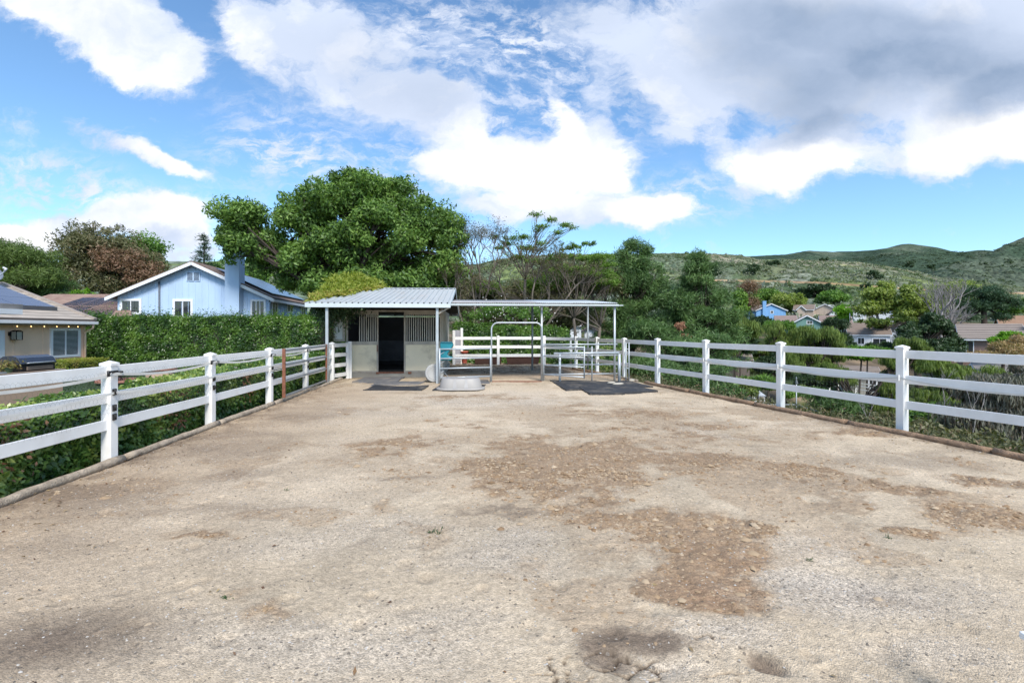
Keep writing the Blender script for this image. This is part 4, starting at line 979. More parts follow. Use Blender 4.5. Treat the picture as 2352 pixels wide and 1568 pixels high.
# white round tub leaning behind the post
lt = thing('round_tub', 'round whitish tub standing on edge against the stall corner', 'tub', (-2.58, 15.55, 0))
TL = Matrix.Translation((-2.60, 15.75, .315)) @ Matrix.Rotation(RAD(78), 4, 'X') @ Matrix.Rotation(RAD(12), 4, 'Y')
b = MB(TL); b.lathe([(.001, .02), (.26, .02), (.30, .03), (.31, .0), (.315, -.22), (.30, -.24)], n=32); b.build('shell', M['bucket'], lt)
b = MB(TL); b.lathe([(.20, .024), (.215, .034), (.235, .024)], n=32); b.build('base_ring', M['bucket'], lt)
b = MB(); b.tube([(-2.30, 15.45, .33), (-2.2, 15.35, .36), (-2.05, 15.3, .2), (-1.97, 15.25, .10)], .009, 6); b.build('handle', M['galv_dark'], lt)
# rubber mats
def matmesh(label, corners, m, z=.02, seed=0, group='black rubber mats right of the gateway', th_=.018, wav=.012):
    """corners: four (x, y) photo points on the ground, anticlockwise"""
    c = [Vector((*d2g(*p), 0)) for p in corners]; n = 12; rg = random.Random(seed); ph = rg.uniform(0, 6)
    top = []
    for j in range(n + 1):
        for i in range(n + 1):
            u, w = i / n, j / n; p = (c[0] * (1 - u) + c[1] * u) * (1 - w) + (c[3] * (1 - u) + c[2] * u) * w
            e = 1 if 0 < i < n and 0 < j < n else 0
            jx, jy = (rg.uniform(-.012, .012), rg.uniform(-.012, .012)) if not e else (0, 0)
            gz_ = float(ground_z(np.array([p.x]), np.array([p.y]))[0])
            top.append((p.x + jx, p.y + jy, z + max(gz_, 0) + .012 + wav * math.sin(u * 5 + ph) * math.cos(w * 4 + ph)))
    N1 = n + 1; vs = top + [(x, y, -.03) for x, y, _ in top]
    fs = [(j * N1 + i, j * N1 + i + 1, (j + 1) * N1 + i + 1, (j + 1) * N1 + i) for j in range(n) for i in range(n)]
    bd = [i for i in range(N1)] + [j * N1 + n for j in range(1, N1)] + [n * N1 + i for i in range(n - 1, -1, -1)] + [j * N1 for j in range(n - 1, 0, -1)]
    K = len(top); fs += [(bd[k], bd[(k + 1) % len(bd)], bd[(k + 1) % len(bd)] + K, bd[k] + K) for k in range(len(bd))]
    o = MB().add([Vector(v) for v in vs], fs).build('rubber_mat', m); tag(o, label, 'rubber mat', group); return o
matmesh('black rubber mat farthest left of the right hand mats', [(1300, 897), (1408, 893), (1368, 876.5), (1264, 875.5)], M['rubber'], seed=1)
matmesh('dusty black rubber mat directly in front of the hitching post', [(1405, 892), (1500, 888), (1440, 875.5), (1360, 877)], M['rubber'], z=.012, seed=2)
matmesh('black rubber mat lying nearest the camera among the right hand mats', [(1355, 906.5), (1436, 905), (1395, 889), (1330, 892)], M['rubber'], z=.032, seed=3)
matmesh('black rubber mat at the right end of the right hand mats', [(1432, 904), (1512, 899), (1448, 887), (1388, 889.5)], M['rubber'], z=.026, seed=4)
matmesh('grey dusty mat against the stall doorstep', [(808, 879), (908, 880), (930, 867), (836, 868)], M['rubber_grey'], seed=5, group='dusty mats before the stall', wav=.02)
matmesh('pale dusty mat in the middle before the stall', [(850, 886), (960, 884), (982, 876), (868, 876)], M['rubber_grey'], z=.006, seed=6, group='dusty mats before the stall')
matmesh('dusty black edged mat nearest the camera before the stall', [(834, 896), (968, 896), (985, 887), (860, 887)], M['rubber'], z=.016, seed=7, group='dusty mats before the stall', wav=.024)
matmesh('black mat under the upturned tub', [(992, 896), (1106, 893.5), (1116, 884), (1010, 885)], M['rubber'], z=.0, seed=8, group='dusty mats before the stall', wav=.004)
matmesh('grey mat strip at the left pen panel', [(1060, 882), (1126, 881), (1120, 873), (1060, 874)], M['rubber_grey'], z=.0, seed=9, group='dusty mats before the stall', wav=.004)
# stones round the right post
rgs = random.Random(5)
for i, lbx in enumerate(('flat pale stone slab at the foot of the right pen post', 'rounded pale stone right of the pen post foot', 'small pale stone left of the pen post foot')):
    px, py = ((1420, 883), (1452, 874), (1404, 880))[i]; gx0, gy0 = d2g(px, py)
    tag(MB().lathe([(.001, 0), (.16, 0), (.18, .04), (.12, .075), (.001, .08)], (gx0, gy0, -.02), 9, 1.0 if i else 1.5, .7, rgs.random()).build('stone', mat('pale_stone%d' % i, (.42, .39, .33), .9, var=.2, bump=.6, bscale=12)), lbx, 'stone', 'stones at the right pen post')
# planters, pot, cabinet behind the pen
M['planter'] = mat('dark_brown_planter', (.075, .035, .026), .7, var=.2); M['terra'] = mat('terracotta', (.42, .10, .06), .7, var=.15)
def planter(label, x0, x1, Y, z0, z1, fl_=.06):
    a = at(x0, 800, Y)[0]; b = at(x1, 800, Y)[0]; r = thing('planter_box', label, 'planter', ((a + b) / 2, Y, z0), 0, 'brown planter boxes behind the pen')
    vs = [(a, Y, z0), (b, Y, z0), (b, Y + .5, z0), (a, Y + .5, z0), (a - fl_, Y - .05, z1), (b + fl_, Y - .05, z1), (b + fl_, Y + .6, z1), (a - fl_, Y + .6, z1)]
    MB().add(vs, [(0, 3, 2, 1), (0, 1, 5, 4), (1, 2, 6, 5), (2, 3, 7, 6), (3, 0, 4, 7)]).build('box', M['planter'], r, solid=.02)
    MB().box((a - .0, Y + .02, z1 - .12), (b, Y + .5, z1 - .07)).build('soil', M['dark'], r)
    MB().box((a - fl_, Y - .08, z1 - .05), (b + fl_, Y - .05, z1)).build('rim', mat('planter_rim', (.16, .07, .05), .7), r)
    return r
planter('long brown planter box behind the back fence, left one', 1092, 1150, 24.1, 0, .42)
planter('brown planter box with flared ends behind the back fence, right one', 1166, 1236, 24.2, 0, .40, .10)
pt = thing('flower_pot', 'red terracotta pot behind the left end of the back fence', 'pot', at(1067, 838, 24.2)); px = at(1067, 838, 24.2)
MB().lathe([(.12, 0), (.17, .55), (.20, .56), (.20, .62), (.17, .62), (.16, .5)], (px[0], px[1], 0.05), 18, cap=False).build('body', M['terra'], pt)
cb = thing('storage_cabinet', 'grey panelled cabinet with a white corner post behind the stall', 'cabinet', at(1050, 838, 24.3)); x0 = at(1041, 0, 24.3)[0]; x1 = at(1059, 0, 24.3)[0]
MB().box((x0, 24.3, 0), (x1, 24.9, 1.75)).build('body', mat('cabinet_grey', (.40, .40, .43), .5), cb, bevel=.01)
MB().box((x0 + .05, 24.28, .1), (x1 - .05, 24.3, 1.62)).build('door', mat('cabinet_door', (.36, .36, .40), .5), cb, bevel=.006)
MB().box((x1 - .02, 24.2, 0), (x1 + .10, 24.4, 1.86)).build('corner_post', M['vinyl_old'], cb, bevel=.01)
# ================================================================= houses
M['glass'] = glassmat('window_glass'); M['wtrim'] = mat('white_window_trim', (.74, .76, .80), .5, var=.03)
M['gutter'] = mat('white_gutter', (.72, .72, .74), .5, var=.03)
M['solar'] = mat('solar_panel', (.035, .045, .085), .25, var=.1); M['solar_edge'] = mat('solar_panel_edge', (.10, .10, .11), .5)
M['blind'] = mat('white_blind', (.42, .44, .46), .6)
TILE1 = courses('brown_roof_tile', (.13, .085, .062), (.24, .165, .125), .34)
TILE2 = courses('grey_tan_roof_tile', (.36, .31, .26), (.46, .40, .34), .36, line=(.09, .075, .065), lw=.13)
TILE3 = courses('dark_brown_far_tile', (.19, .145, .115), (.26, .20, .16), .5, line=(.085, .06, .05), vary=.5)
TILE4 = courses('pinkish_roof_tile', (.22, .16, .14), (.30, .22, .19), .5, line=(.15, .11, .10), vary=.6)
TILE5 = courses('striped_brown_far_tile', (.26, .215, .18), (.32, .27, .23), .62, line=(.07, .05, .045), vary=.4, lw=.3)
TILE6 = courses('red_brown_tile', (.24, .14, .11), (.36, .25, .19), .34)
def wallmat(name, c, var=.08): return mat(name, c, .75, var=var, vscale=.8, dirt=tuple(v * .6 for v in c), dscale=.9, damt=.25, stretch=(1, 1, .4))

def window(parent, P, u0, u1, z0, z1, trim=.12, panes=2, m=None, blind=False):
    """P(u, off, z) -> world; off is outward from the wall"""
    m = m or M['wtrim']
    def bx(mb, ua, ub, za, zb, o0, o1):
        vs = [P(ua, o0, za), P(ub, o0, za), P(ub, o1, za), P(ua, o1, za), P(ua, o0, zb), P(ub, o0, zb), P(ub, o1, zb), P(ua, o1, zb)]
        mb.add(vs, [(0, 3, 2, 1), (4, 5, 6, 7), (0, 1, 5, 4), (1, 2, 6, 5), (2, 3, 7, 6), (3, 0, 4, 7)])
    f = MB(); t = trim
    bx(f, u0, u0 + t, z0, z1, 0, .06); bx(f, u1 - t, u1, z0, z1, 0, .06); bx(f, u0 + t, u1 - t, z0, z0 + t, 0, .06); bx(f, u0 + t, u1 - t, z1 - t, z1, 0, .06)
    w = f.build('window', m, parent)
    g = MB(); bx(g, u0 + t, u1 - t, z0 + t, z1 - t, .004, .022); g.build('pane', M['glass'], w)
    if panes > 1:
        s = MB()
        for k in range(1, panes):
            uc = u0 + t + (u1 - u0 - 2 * t) * k / panes; bx(s, uc - .025, uc + .025, z0 + t, z1 - t, .022, .05)
        s.build('mullion', m, w)
    if blind:
        s = MB(); zz = z0 + t + .03
        while zz < z1 - t: bx(s, u0 + t + .03, u1 - t - .03, zz, zz + .025, .0225, .027); zz += .055
        s.build('blind', M['blind'], w)
    return w

def gable_house(name, label, o, yaw, Wd, D, H, rise, wall, roofm, front_gable=True, ov=.4, wins=(), chim=None, battens=None, base=2.5, group=None, cat='house', trim=None, vent=None, thick=.16):
    """front wall on local y=0 (faces -y); x 0..Wd, y 0..D. wins: (face, u0, u1, z0, z1, panes)"""
    R = Matrix.Translation(o) @ Matrix.Rotation(yaw, 4, 'Z')
    root = thing(name, label, cat, o, yaw, group)
    m = MB(R); z = -base
    if front_gable:
        f = [(0, 0, z), (Wd, 0, z), (Wd, 0, H), (Wd / 2, 0, H + rise), (0, 0, H)]
        m.prism(f, (0, D, 0))
    else:
        f = [(0, 0, z), (0, D, z), (0, D, H), (0, D / 2, H + rise), (0, 0, H)]
        m.prism([(0, 0, z), (0, 0, H), (0, D / 2, H + rise), (0, D, H), (0, D, z)], (Wd, 0, 0))
    if battens:
        x = battens / 2
        while x < Wd:
            top = H + (rise * (1 - abs(x - Wd / 2) / (Wd / 2)) if front_gable else 0) - .05
            m.box((x - .025, -.022, z), (x + .025, 0, top)); x += battens
        y = battens / 2
        while y < D:
            top = H + (rise * (1 - abs(y - D / 2) / (D / 2)) if not front_gable else 0) - .05
            m.box((Wd, y - .025, z), (Wd + .022, y + .025, top)); y += battens
    m.build('wall', wall, root)
    sl = rise / ((Wd if front_gable else D) / 2)
    tr = MB(R)
    for side in (0, 1):
        r = MB(R)
        if front_gable:
            xe = -ov if side == 0 else Wd + ov; xm = Wd / 2; ze = H - sl * ov; zr = H + rise
            q = [(xe, -ov, ze), (xm, -ov, zr), (xm, D + ov, zr), (xe, D + ov, ze)]
        else:
            ye = -ov if side == 0 else D + ov; ym = D / 2; ze = H - sl * ov; zr = H + rise
            q = [(-ov, ye, ze), (-ov, ym, zr), (Wd + ov, ym, zr), (Wd + ov, ye, ze)]
        r.prism(q, (0, 0, thick))
        nrm_ = sl
        if front_gable: uvf = lambda p, Ri=R.inverted(), xe=xe: ((Ri @ p).y, abs((Ri @ p).x - xe) * math.sqrt(1 + sl * sl))
        else: uvf = lambda p, Ri=R.inverted(), ye=ye: ((Ri @ p).x, abs((Ri @ p).y - ye) * math.sqrt(1 + sl * sl))
        r.build('roof', roofm, root, uvf=uvf)
        if front_gable:
            a = -1 if side == 0 else 1
            tr.bar((Wd / 2 - a * 0.0, -ov - .02, H + rise - .02), (xe, -ov - .02, ze - .02), .035, .20)
        else:
            for xx in (-ov - .02, Wd + ov + .02): tr.bar((xx, D / 2, H + rise - .02), (xx, ye, ze - .02), .035, .20)
    if front_gable:
        for xx in (-ov, Wd + ov): tr.box((xx - .05, -ov, H - sl * ov - .12), (xx + .05, D + ov, H - sl * ov + .05))
    else:
        tr.box((-ov, -ov - .05, H - sl * ov - .12), (Wd + ov, -ov + .05, H - sl * ov + .05))
    tr.build('trim', trim or M['wtrim'], root)
    for wv in wins:
        face, u0, u1, z0, z1, n_ = wv[:6]
        if face == 'F': P = lambda u, f_, z_: R @ Vector((u, -f_, z_))
        elif face == 'R': P = lambda u, f_, z_: R @ Vector((Wd + f_, u, z_))
        else: P = lambda u, f_, z_: R @ Vector((-f_, u, z_))
        window(root, P, u0, u1, z0, z1, trim=wv[6] if len(wv) > 6 else .12, panes=n_)
    if chim:
        x0, x1, y0, y1, zt, cm = chim
        c = MB(R); c.box((x0, y0, -base), (x1, y1, zt)); co_ = c.build('chimney', cm, root)
        c = MB(R); c.box((x0 - .05, y0 - .05, zt), (x1 + .05, y1 + .05, zt + .06)); c.build('chimney_cap', cm, co_)
    if vent:
        x0, x1, z0, z1 = vent; P = lambda u, f_, z_: R @ Vector((u, -f_, z_)); f = MB(R); f.box((x0, -.06, z0), (x1, 0, z1)); v = f.build('gable_vent', wall if not trim else trim, root)
        s = MB(R); zz = z0 + .06
        while zz < z1 - .05: s.box((x0 + .06, -.075, zz), ((x0 + x1) / 2 - .04, -.06, zz + .04)); s.box(((x0 + x1) / 2 + .04, -.075, zz), (x1 - .06, -.06, zz + .04)); zz += .075
        s.build('louvre', mat('louvre_dark', (.05, .06, .09), .7), v)
    return root, R

BLUE = wallmat('pale_blue_siding', (.43, .57, .76))
bh, BR = gable_house('neighbour_house', 'pale blue board and batten house with chimney and white trim, beyond the tall hedge', (-26.0, 31.0, 0), RAD(7.9), 9.4, 9.0, 4.0, 2.2, BLUE, TILE1, ov=.45, battens=.41,
                     wins=[('F', .15, 1.46, 2.79, 3.83, 2, .15), ('F', 3.34, 4.6, 2.55, 3.83, 2, .15), ('F', 8.22, 9.2, 2.5, 3.85, 3, .12), ('R', .5, 1.6, 2.3, 3.75, 2, .1), ('R', 3.6, 5.0, 3.1, 3.75, 2, .1), ('R', 7.0, 8.3, 2.2, 3.7, 2, .1)],
                     chim=(6.88, 7.76, -.70, .2, 6.85, BLUE), vent=(4.2, 5.05, 5.05, 5.62), base=.6)
MB(BR).tube([(2.55, -.09, -.5), (2.55, -.09, 5.0)], .05, 8).build('vent_pipe', mat('dark_grey_pipe', (.10, .12, .15), .5), bh)
s = MB(BR); sl = 2.2 / 4.7
for k in range(4):
    xa, xb = 5.6, 9.3; ya = .9 + k * 2.0
    za, zb = 6.2 - (xa - 4.7) * sl, 6.2 - (xb - 4.7) * sl
    s.prism([(xa, ya, za + .26), (xb, ya, zb + .26), (xb, ya + 1.95, zb + .26), (xa, ya + 1.95, za + .26)], (0, 0, .05))
s.build('solar_panels', M['solar'], bh)
MB(BR).tube([(9.85, -.3, 3.85), (9.6, -.1, 3.75), (9.42, 0.03, 3.6), (9.45, .05, 2.0)], .045, 6).build('downspout', BLUE, bh)
# lower garage roof left of it
gr_, GR = gable_house('garage', 'low garage roof of mixed brown tiles with solar panels, left of the pale blue house', (-36.9, 32.2, 0), RAD(0), 9.7, 11.6, 2.4, 2.1, BLUE, TILE6, front_gable=False, ov=.4, base=.6, cat='garage')
s = MB(GR); slg = 2.1 / 5.8
for k in range(4):
    for j in range(2):
        x0 = 3.1 + k * 1.5 + 0; x1 = x0 + 1.45; y0 = .6 + j * 2.15; y1 = y0 + 2.1
        s.prism([(x0, y0, 2.3 + y0 * slg + .22), (x1, y0, 2.3 + y0 * slg + .22), (x1, y1, 2.3 + y1 * slg + .22), (x0, y1, 2.3 + y1 * slg + .22)], (0, 0, .04))
s.build('solar_panels', M['solar'], gr_)
pr = thing('porch_roof', 'small brown tiled porch roof under the left window of the pale blue house', 'porch roof', (-24.6, 28.6, 0))
MB().prism([(-24.6, 28.7, 2.3), (-23.2, 28.7, 2.3), (-25.2, 31.1, 2.95), (-26.1, 30.95, 2.95)], (0, 0, .12)).build('roof', TILE6, pr, uvf=lambda p: (p.x, p.y))
for x in (-24.4, -23.4): MB().box((x - .05, 28.7, -.5), (x + .05, 28.8, 2.1)).build('post', M['wtrim'], pr)

# peach house at the left: long side wall runs away along x = const
PX = -20.38; PEACH = wallmat('peach_siding', (.86, .59, .42), .05)
ph = thing('neighbour_house', 'peach single storey house with tan tiled roof at the far left', 'house', (PX, 22.4, 0))
m = MB(); m.box((PX - 8, 6, -.6), (PX, 22.4, 2.12)); y = 7.
m.add([(PX - 8, 22.4, 2.12), (PX, 22.4, 2.12), (PX - 4, 22.4, 3.67), (PX - 8, 6, 2.12), (PX, 6, 2.12), (PX - 4, 6, 3.67)], [(0, 2, 1), (3, 4, 5)])
while y < 22.3: m.box((PX, y, -.5), (PX + .012, y + .03, 2.05)); y += 1.22
m.build('wall', PEACH, ph)
MB().box((PX, 22.28, -.5), (PX + .03, 22.43, 2.05)).build('corner_trim', PEACH, ph)
e0 = PX + .48; sl = .387
for sgn in (1, -1):
    xe = e0 if sgn > 0 else PX - 8.48; xm = PX - 4
    zr = 2.13 + sl * 4.48
    MB().prism([(xe, 5, 2.13), (xe, 22.43, 2.13), (xm, 22.43, zr), (xm, 5, zr)], (0, 0, .11)).build('roof', TILE2, ph, uvf=lambda p, xe=xe: (p.y, abs(p.x - xe) * 1.07))
# rake caps
MB().bar((e0, 22.46, 2.26), (PX - 4, 22.46, 2.26 + sl * 4.48), .2, .12).build('rake_tiles', M['timber'] if 0 else mat('rake_tile', (.33, .28, .24), .9, var=.2), ph)
MB().box((e0 - .02, 5, 2.02), (e0 + .12, 22.5, 2.15)).build('gutter', M['gutter'], ph, bevel=.01)
MB().box((PX + .02, 5, 1.96), (e0 - .02, 22.4, 2.02)).build('soffit', mat('soffit', (.25, .21, .18), .8), ph)
MB().tube([(e0 + .05, 22.3, 2.04), (e0 + .03, 22.3, 1.85), (PX + .1, 22.35, 1.68), (PX + .08, 22.36, 1.5), (PX + .08, 22.36, -.4)], .045, 8).build('downspout', PEACH, ph)
Pw = lambda u, f_, z_: Vector((PX + f_, u, z_))
window(ph, Pw, 20.72, 22.15, .52, 1.84, trim=.11, panes=2, blind=True)
d = MB().box((PX, 16.2, -.4), (PX + .05, 18.85, 1.75)).build('door', M['wtrim'], ph)
MB().box((PX + .05, 18.3, 1.1), (PX + .06, 18.6, 1.45)).build('door_glass', M['glass'], d)
s = MB()
for (t0, t1, n) in ((1.06, 2.08, 6), (2.10, 3.12, 6), (3.14, 4.1, 5)):
    for k in range(n):
        y1 = 21.6 - k * 1.72; y0 = y1 - 1.69
        s.prism([(e0 - t0, y0, 2.36 + sl * t0), (e0 - t0, y1, 2.36 + sl * t0), (e0 - t1, y1, 2.36 + sl * t1), (e0 - t1, y0, 2.36 + sl * t1)], (0, 0, .045))
s.build('solar_panels', mat('blue_solar_panel', (.055, .085, .16), .25, var=.1), ph)
MB().bar((e0 - 1.02, 11, 2.36 + sl * 1.02 - .04), (e0 - 1.02, 21.62, 2.36 + sl * 1.02 - .04), .04, .2).build('panel_skirt', M['solar_edge'], ph)
# wall lantern, string lights, dish
ln = thing('wall_lantern', 'black glass wall lantern on the peach house wall', 'lantern', (PX, 19.15, 1.5))
MB().box((PX + .012, 19.0, 1.52), (PX + .06, 19.12, 1.68)).build('backplate', M['black'], ln)
MB().prism([(PX + .06, 19.02, 1.69), (PX + .34, 19.02, 1.69), (PX + .20, 19.02, 1.75)], (0, .28, 0)).build('hood', M['black'], ln)
f = MB()
for (x, y) in ((.09, 19.04), (.31, 19.04), (.09, 19.28), (.31, 19.28)): f.box((PX + x - .01, y - .01, 1.36), (PX + x + .01, y + .01, 1.69))
f.box((PX + .08, 19.03, 1.35), (PX + .32, 19.29, 1.37)); f.build('frame', M['black'], ln)
MB().box((PX + .10, 19.05, 1.37), (PX + .30, 19.27, 1.68)).build('glass', mat('lantern_glass', (.35, .33, .28), .1), ln)
sg = thing('string_lights', 'string of warm lit bulbs under the gutter of the peach house', 'string lights', (PX + .4, 19, 1.95))
mb_, nt_, out_ = new_mat('warm_bulb'); e_ = N(nt_, 'ShaderNodeEmission'); e_.inputs[0].default_value = (1, .62, .25, 1); e_.inputs[1].default_value = 2.2; L(nt_, e_.outputs[0], out_.inputs[0])
MB().tube([(PX + .44, y, 1.985 - .02 * math.sin(y * 3) ** 2) for y in np.linspace(14, 22, 40)], .006, 4).build('cable', M['black'], sg)
for y in (18.95, 19.5, 20.05, 20.6, 21.15, 21.6): MB().lathe([(.001, 0), (.016, .012), (.018, .03), (.008, .05)], (PX + .44, y, 1.88), 8).build('bulb', mb_, sg)
ds = thing('satellite_dish', 'grey satellite dish with long feed arm on the peach house roof', 'satellite dish', (-23.9, 21.6, 3.9))
DM = Matrix.Translation((-24.05, 21.7, 4.32)) @ Matrix.Rotation(RAD(55), 4, 'Y') @ Matrix.Rotation(RAD(20), 4, 'X')
MB(DM).lathe([(.001, 0), (.2, .02), (.36, .07), (.43, .12), (.425, .13), (.2, .035)], n=28, sx=1, sy=.85).build('reflector', mat('dish_grey', (.30, .33, .37), .4, metal=.3), ds)
MB().tube([(-24.1, 21.7, 4.05), (-23.6, 21.6, 4.2), (-23.15, 21.5, 4.47)], .025, 6).build('feed_arm', M['galv'], ds)
MB().tube([(-23.2, 21.5, 4.45), (-23.1, 21.48, 4.55), (-23.25, 21.5, 4.60)], .045, 8).build('receiver', M['gutter'], ds)
MB().tube([(-24.1, 21.7, 3.7), (-24.1, 21.7, 4.25)], .03, 6).build('mast', M['galv'], ds)
# patio cover corner at the left edge, counter, grill, plant
pc = thing('patio_cover', 'corner of a patio cover with grey tiles and white gutter at the left edge', 'patio cover', (-16, 14, 2.3))
MB().box((-22, 9.0, 2.40), (-15.4, 14.82, 2.56)).build('roof', mat('patio_tile', (.20, .19, .185), .8, var=.2), pc, bevel=.01)
MB().box((-22, 8.8, 2.24), (-15.3, 14.7, 2.40)).build('gutter', M['gutter'], pc)
MB().box((-19.0, 9.3, -.4), (-18.85, 9.45, 2.24)).build('post', M['wtrim'], pc)
ct = thing('outdoor_counter', 'peach stucco outdoor counter with tan top in the neighbour garden', 'counter', (-13.9, 13.5, -.35))
MB().box((-14.7, 9.5, -.40), (-13.85, 14.50, .50)).build('base', wallmat('peach_stucco', (.50, .34, .24), .05), ct)
MB().box((-14.78, 9.4, .50), (-13.80, 14.56, .56)).build('countertop', mat('tan_counter', (.36, .27, .21), .5, var=.15), ct, bevel=.008)
gl = thing('barbecue_grill', 'black barbecue grill with rounded lid on the outdoor counter', 'barbecue', (-14.2, 13.9, .56))
MB().box((-14.65, 13.36, .56), (-13.95, 14.36, .75)).build('body', M['black'], gl, bevel=.015)
pf = [(-14.62, .76), (-14.58, .92), (-14.45, 1.00), (-14.2, 1.02), (-14.02, .95), (-13.93, .80), (-13.93, .76)]
MB().prism([(x, 13.34, z) for x, z in pf], (0, 1.04, 0)).build('lid', mat('dark_steel_lid', (.10, .115, .15), .25, metal=.7), gl, bevel=.01)
MB().tube([(-13.88, 13.45, .80), (-13.84, 13.5, .81), (-13.84, 14.2, .81), (-13.88, 14.25, .80)], .015, 8).build('handle', M['galv'], gl)
MB().box((-13.94, 13.5, .60), (-13.90, 14.25, .70)).build('front_shelf', mat('bronze_shelf', (.16, .13, .11), .4), gl)
gp = thing('potted_plant', 'yellow green plant in a dark green pot beside the grill', 'potted plant', (-14.05, 13.05, .56))
MB().lathe([(.08, 0), (.12, .15), (.13, .16), (.11, .16)], (-14.05, 13.1, .56), 14).build('pot', mat('green_pot', (.05, .10, .05), .5), gp)
rng = np.random.default_rng(3); P = np.array([-14.05, 13.1, .78]) + rng.normal(0, [.10, .20, .07], (320, 3)); V_, F_ = leaf_quads(P, nrm(P - np.array([-14.05, 13.1, .7])), .08, .3, rng)
bulk('foliage', V_, F_, leafmat('yellow_grass', [(.12, .13, .03), (.30, .27, .08), (.20, .10, .07)]), gp, rnd=np.repeat(rng.uniform(0, 1, 320), 4))
MB().box((-14.3, 12.3, .56), (-13.85, 12.9, .60)).build('side_burner', M['galv_dark'], ct, bevel=.01)
# lawn, fire ring, planting ring


Vl = []; 
nx, ny = 60, 60; XX, YY = np.meshgrid(np.linspace(-20.2, -6.9, nx), np.linspace(6, 25.2, ny)); ZZ = -.38 + .03 * fbm(XX, YY, 3, 3)
Vl = np.stack([XX, YY, ZZ], -1).reshape(-1, 3); i = np.arange(ny - 1)[:, None]; j = np.arange(nx - 1)[None]; Fl = np.stack([i * nx + j, i * nx + j + 1, (i + 1) * nx + j + 1, (i + 1) * nx + j], -1).reshape(-1, 4)
o = bulk('lawn', Vl, Fl, mat('lawn_green', (.032, .062, .022), .9, var=.25, vscale=2, bump=.8, bscale=60), smooth=True); o['kind'] = 'structure'
rng = np.random.default_rng(8); n_ = 14000; P = np.stack([rng.uniform(-20, -7, n_), rng.uniform(12, 25, n_), np.full(n_, -.37)], -1)
V_, F_ = leaf_quads(P, rng.normal(0, 1, (n_, 3)) * [1, 1, .2], .075, .2, rng, axis=np.tile([0, 0, 1.], (n_, 1)))
o = bulk('grass', V_, F_, leafmat('grass_blade', [(.025, .05, .018), (.045, .085, .025), (.07, .11, .035)]), rnd=np.repeat(rng.uniform(0, 1, n_), 4)); o['kind'] = 'stuff'
BR_ = mat('red_brick', (.36, .17, .125), .85, var=.25, vscale=9); ST_ = mat('tan_stucco', (.36, .27, .2), .85)
fp = thing('fire_ring', 'round fire ring capped with red brick on the lawn', 'fire pit', (-15.1, 20.2, -.36))
def arc(mb, c, r0, r1, z0, z1, a0, a1, n=26):
    for k in range(n):
        t0 = a0 + (a1 - a0) * k / n; t1 = a0 + (a1 - a0) * (k + .93) / n
        q = [(c[0] + r * math.cos(t), c[1] + r * math.sin(t) * 1.0, z0) for r, t in ((r0, t0), (r1, t0), (r1, t1), (r0, t1))]
        mb.prism(q[::-1], (0, 0, z1 - z0))
b = MB(); arc(b, (-15.1, 20.2), .36, .60, .05, .12, 0, 2 * PI); b.build('brick_cap', BR_, fp)
MB().lathe([(.52, -.4), (.52, .05), (.40, .05), (.40, -.3)], (-15.1, 20.2, 0), 28).build('wall', ST_, fp)
fq = thing('planting_ring', 'low brick edged ring with a dark purple plant on the lawn', 'planting ring', (-15.3, 18.3, -.36))
b = MB(); arc(b, (-15.4, 18.5), .50, .78, -.26, -.19, 0, 2 * PI); b.build('brick_edge', BR_, fq)
MB().lathe([(.001, -.30), (.52, -.30)], (-15.4, 18.5, 0), 24).build('soil', M['dark'], fq)
rng = np.random.default_rng(4); P = np.array([-15.6, 18.4, -.12]) + rng.normal(0, [.26, .26, .13], (900, 3)); V_, F_ = leaf_quads(P, nrm(P - np.array([-15.6, 18.4, -.3])), .07, .4, rng)
bulk('purple_plant', V_, F_, leafmat('purple_leaf', [(.02, .012, .02), (.05, .03, .05), (.09, .06, .07)]), fq, rnd=np.repeat(rng.uniform(0, 1, 900), 4))
b = MB(); b.box((-20, 24.3, -.4), (-7.5, 24.42, -.30)); tag(b.build('lawn_kerb', mat('pale_kerb', (.45, .41, .36), .8)), 'pale kerb strip along the far edge of the lawn', 'kerb')

# ------------------------------------------------------------ far houses in the valley (front corner from the photograph)
def fh(x0, x1, Y, yeave, yapex, D, wall, roofm, label, front_gable=True, yaw=0., base=3., wins=(), chim=None, battens=None, ov=.4, cat='house', trim=None, thick=.14):
    a = at(x0, yeave, Y); s1 = (x1 - CX) / F0; yaw = yaw - .85 * math.atan((x0 + x1 - 2 * CX) / 2 / F0)
    Wd = (s1 * Y - a[0]) / (math.cos(yaw) - s1 * math.sin(yaw))
    H = 2.6; z0 = a[2] - H; rise = at(x0, yapex, Y + (0 if front_gable else D / 2))[2] - a[2]
    r, R = gable_house('valley_house', label, (a[0], Y, z0), yaw, Wd, D, H, rise, wall, roofm, front_gable, ov, wins, chim, battens, base, group='houses in the valley', cat=cat, trim=trim, thick=thick)
    return r, R, Wd
CB = wallmat('far_blue_siding', (.16, .34, .60)); CG = wallmat('far_green_siding', (.15, .28, .25)); CT = wallmat('far_tan_siding', (.46, .37, .30)); CW = wallmat('far_white_siding', (.60, .62, .65)); CP = wallmat('far_brown_brick', (.20, .13, .11))
fh(1737, 1805, 140, 712.5, 698, 11, CB, TILE3, 'bright blue two storey house with blue chimney far across the valley', yaw=RAD(16), base=4,
   wins=[('F', 3.9, 4.8, 1.6, 2.5, 2, .1), ('F', 1.3, 2.0, -.4, 1.0, 1, .1), ('L', 1, 2.2, -.6, 1.6, 2, .12), ('L', 3.4, 4.6, -.6, 1.6, 2, .12), ('L', 6, 7, -.4, 1.4, 2, .12), ('L', 8.6, 9.8, -.4, 1.4, 2, .12)], chim=(1.6, 2.6, -.6, .2, 5.3, CB), battens=.8)
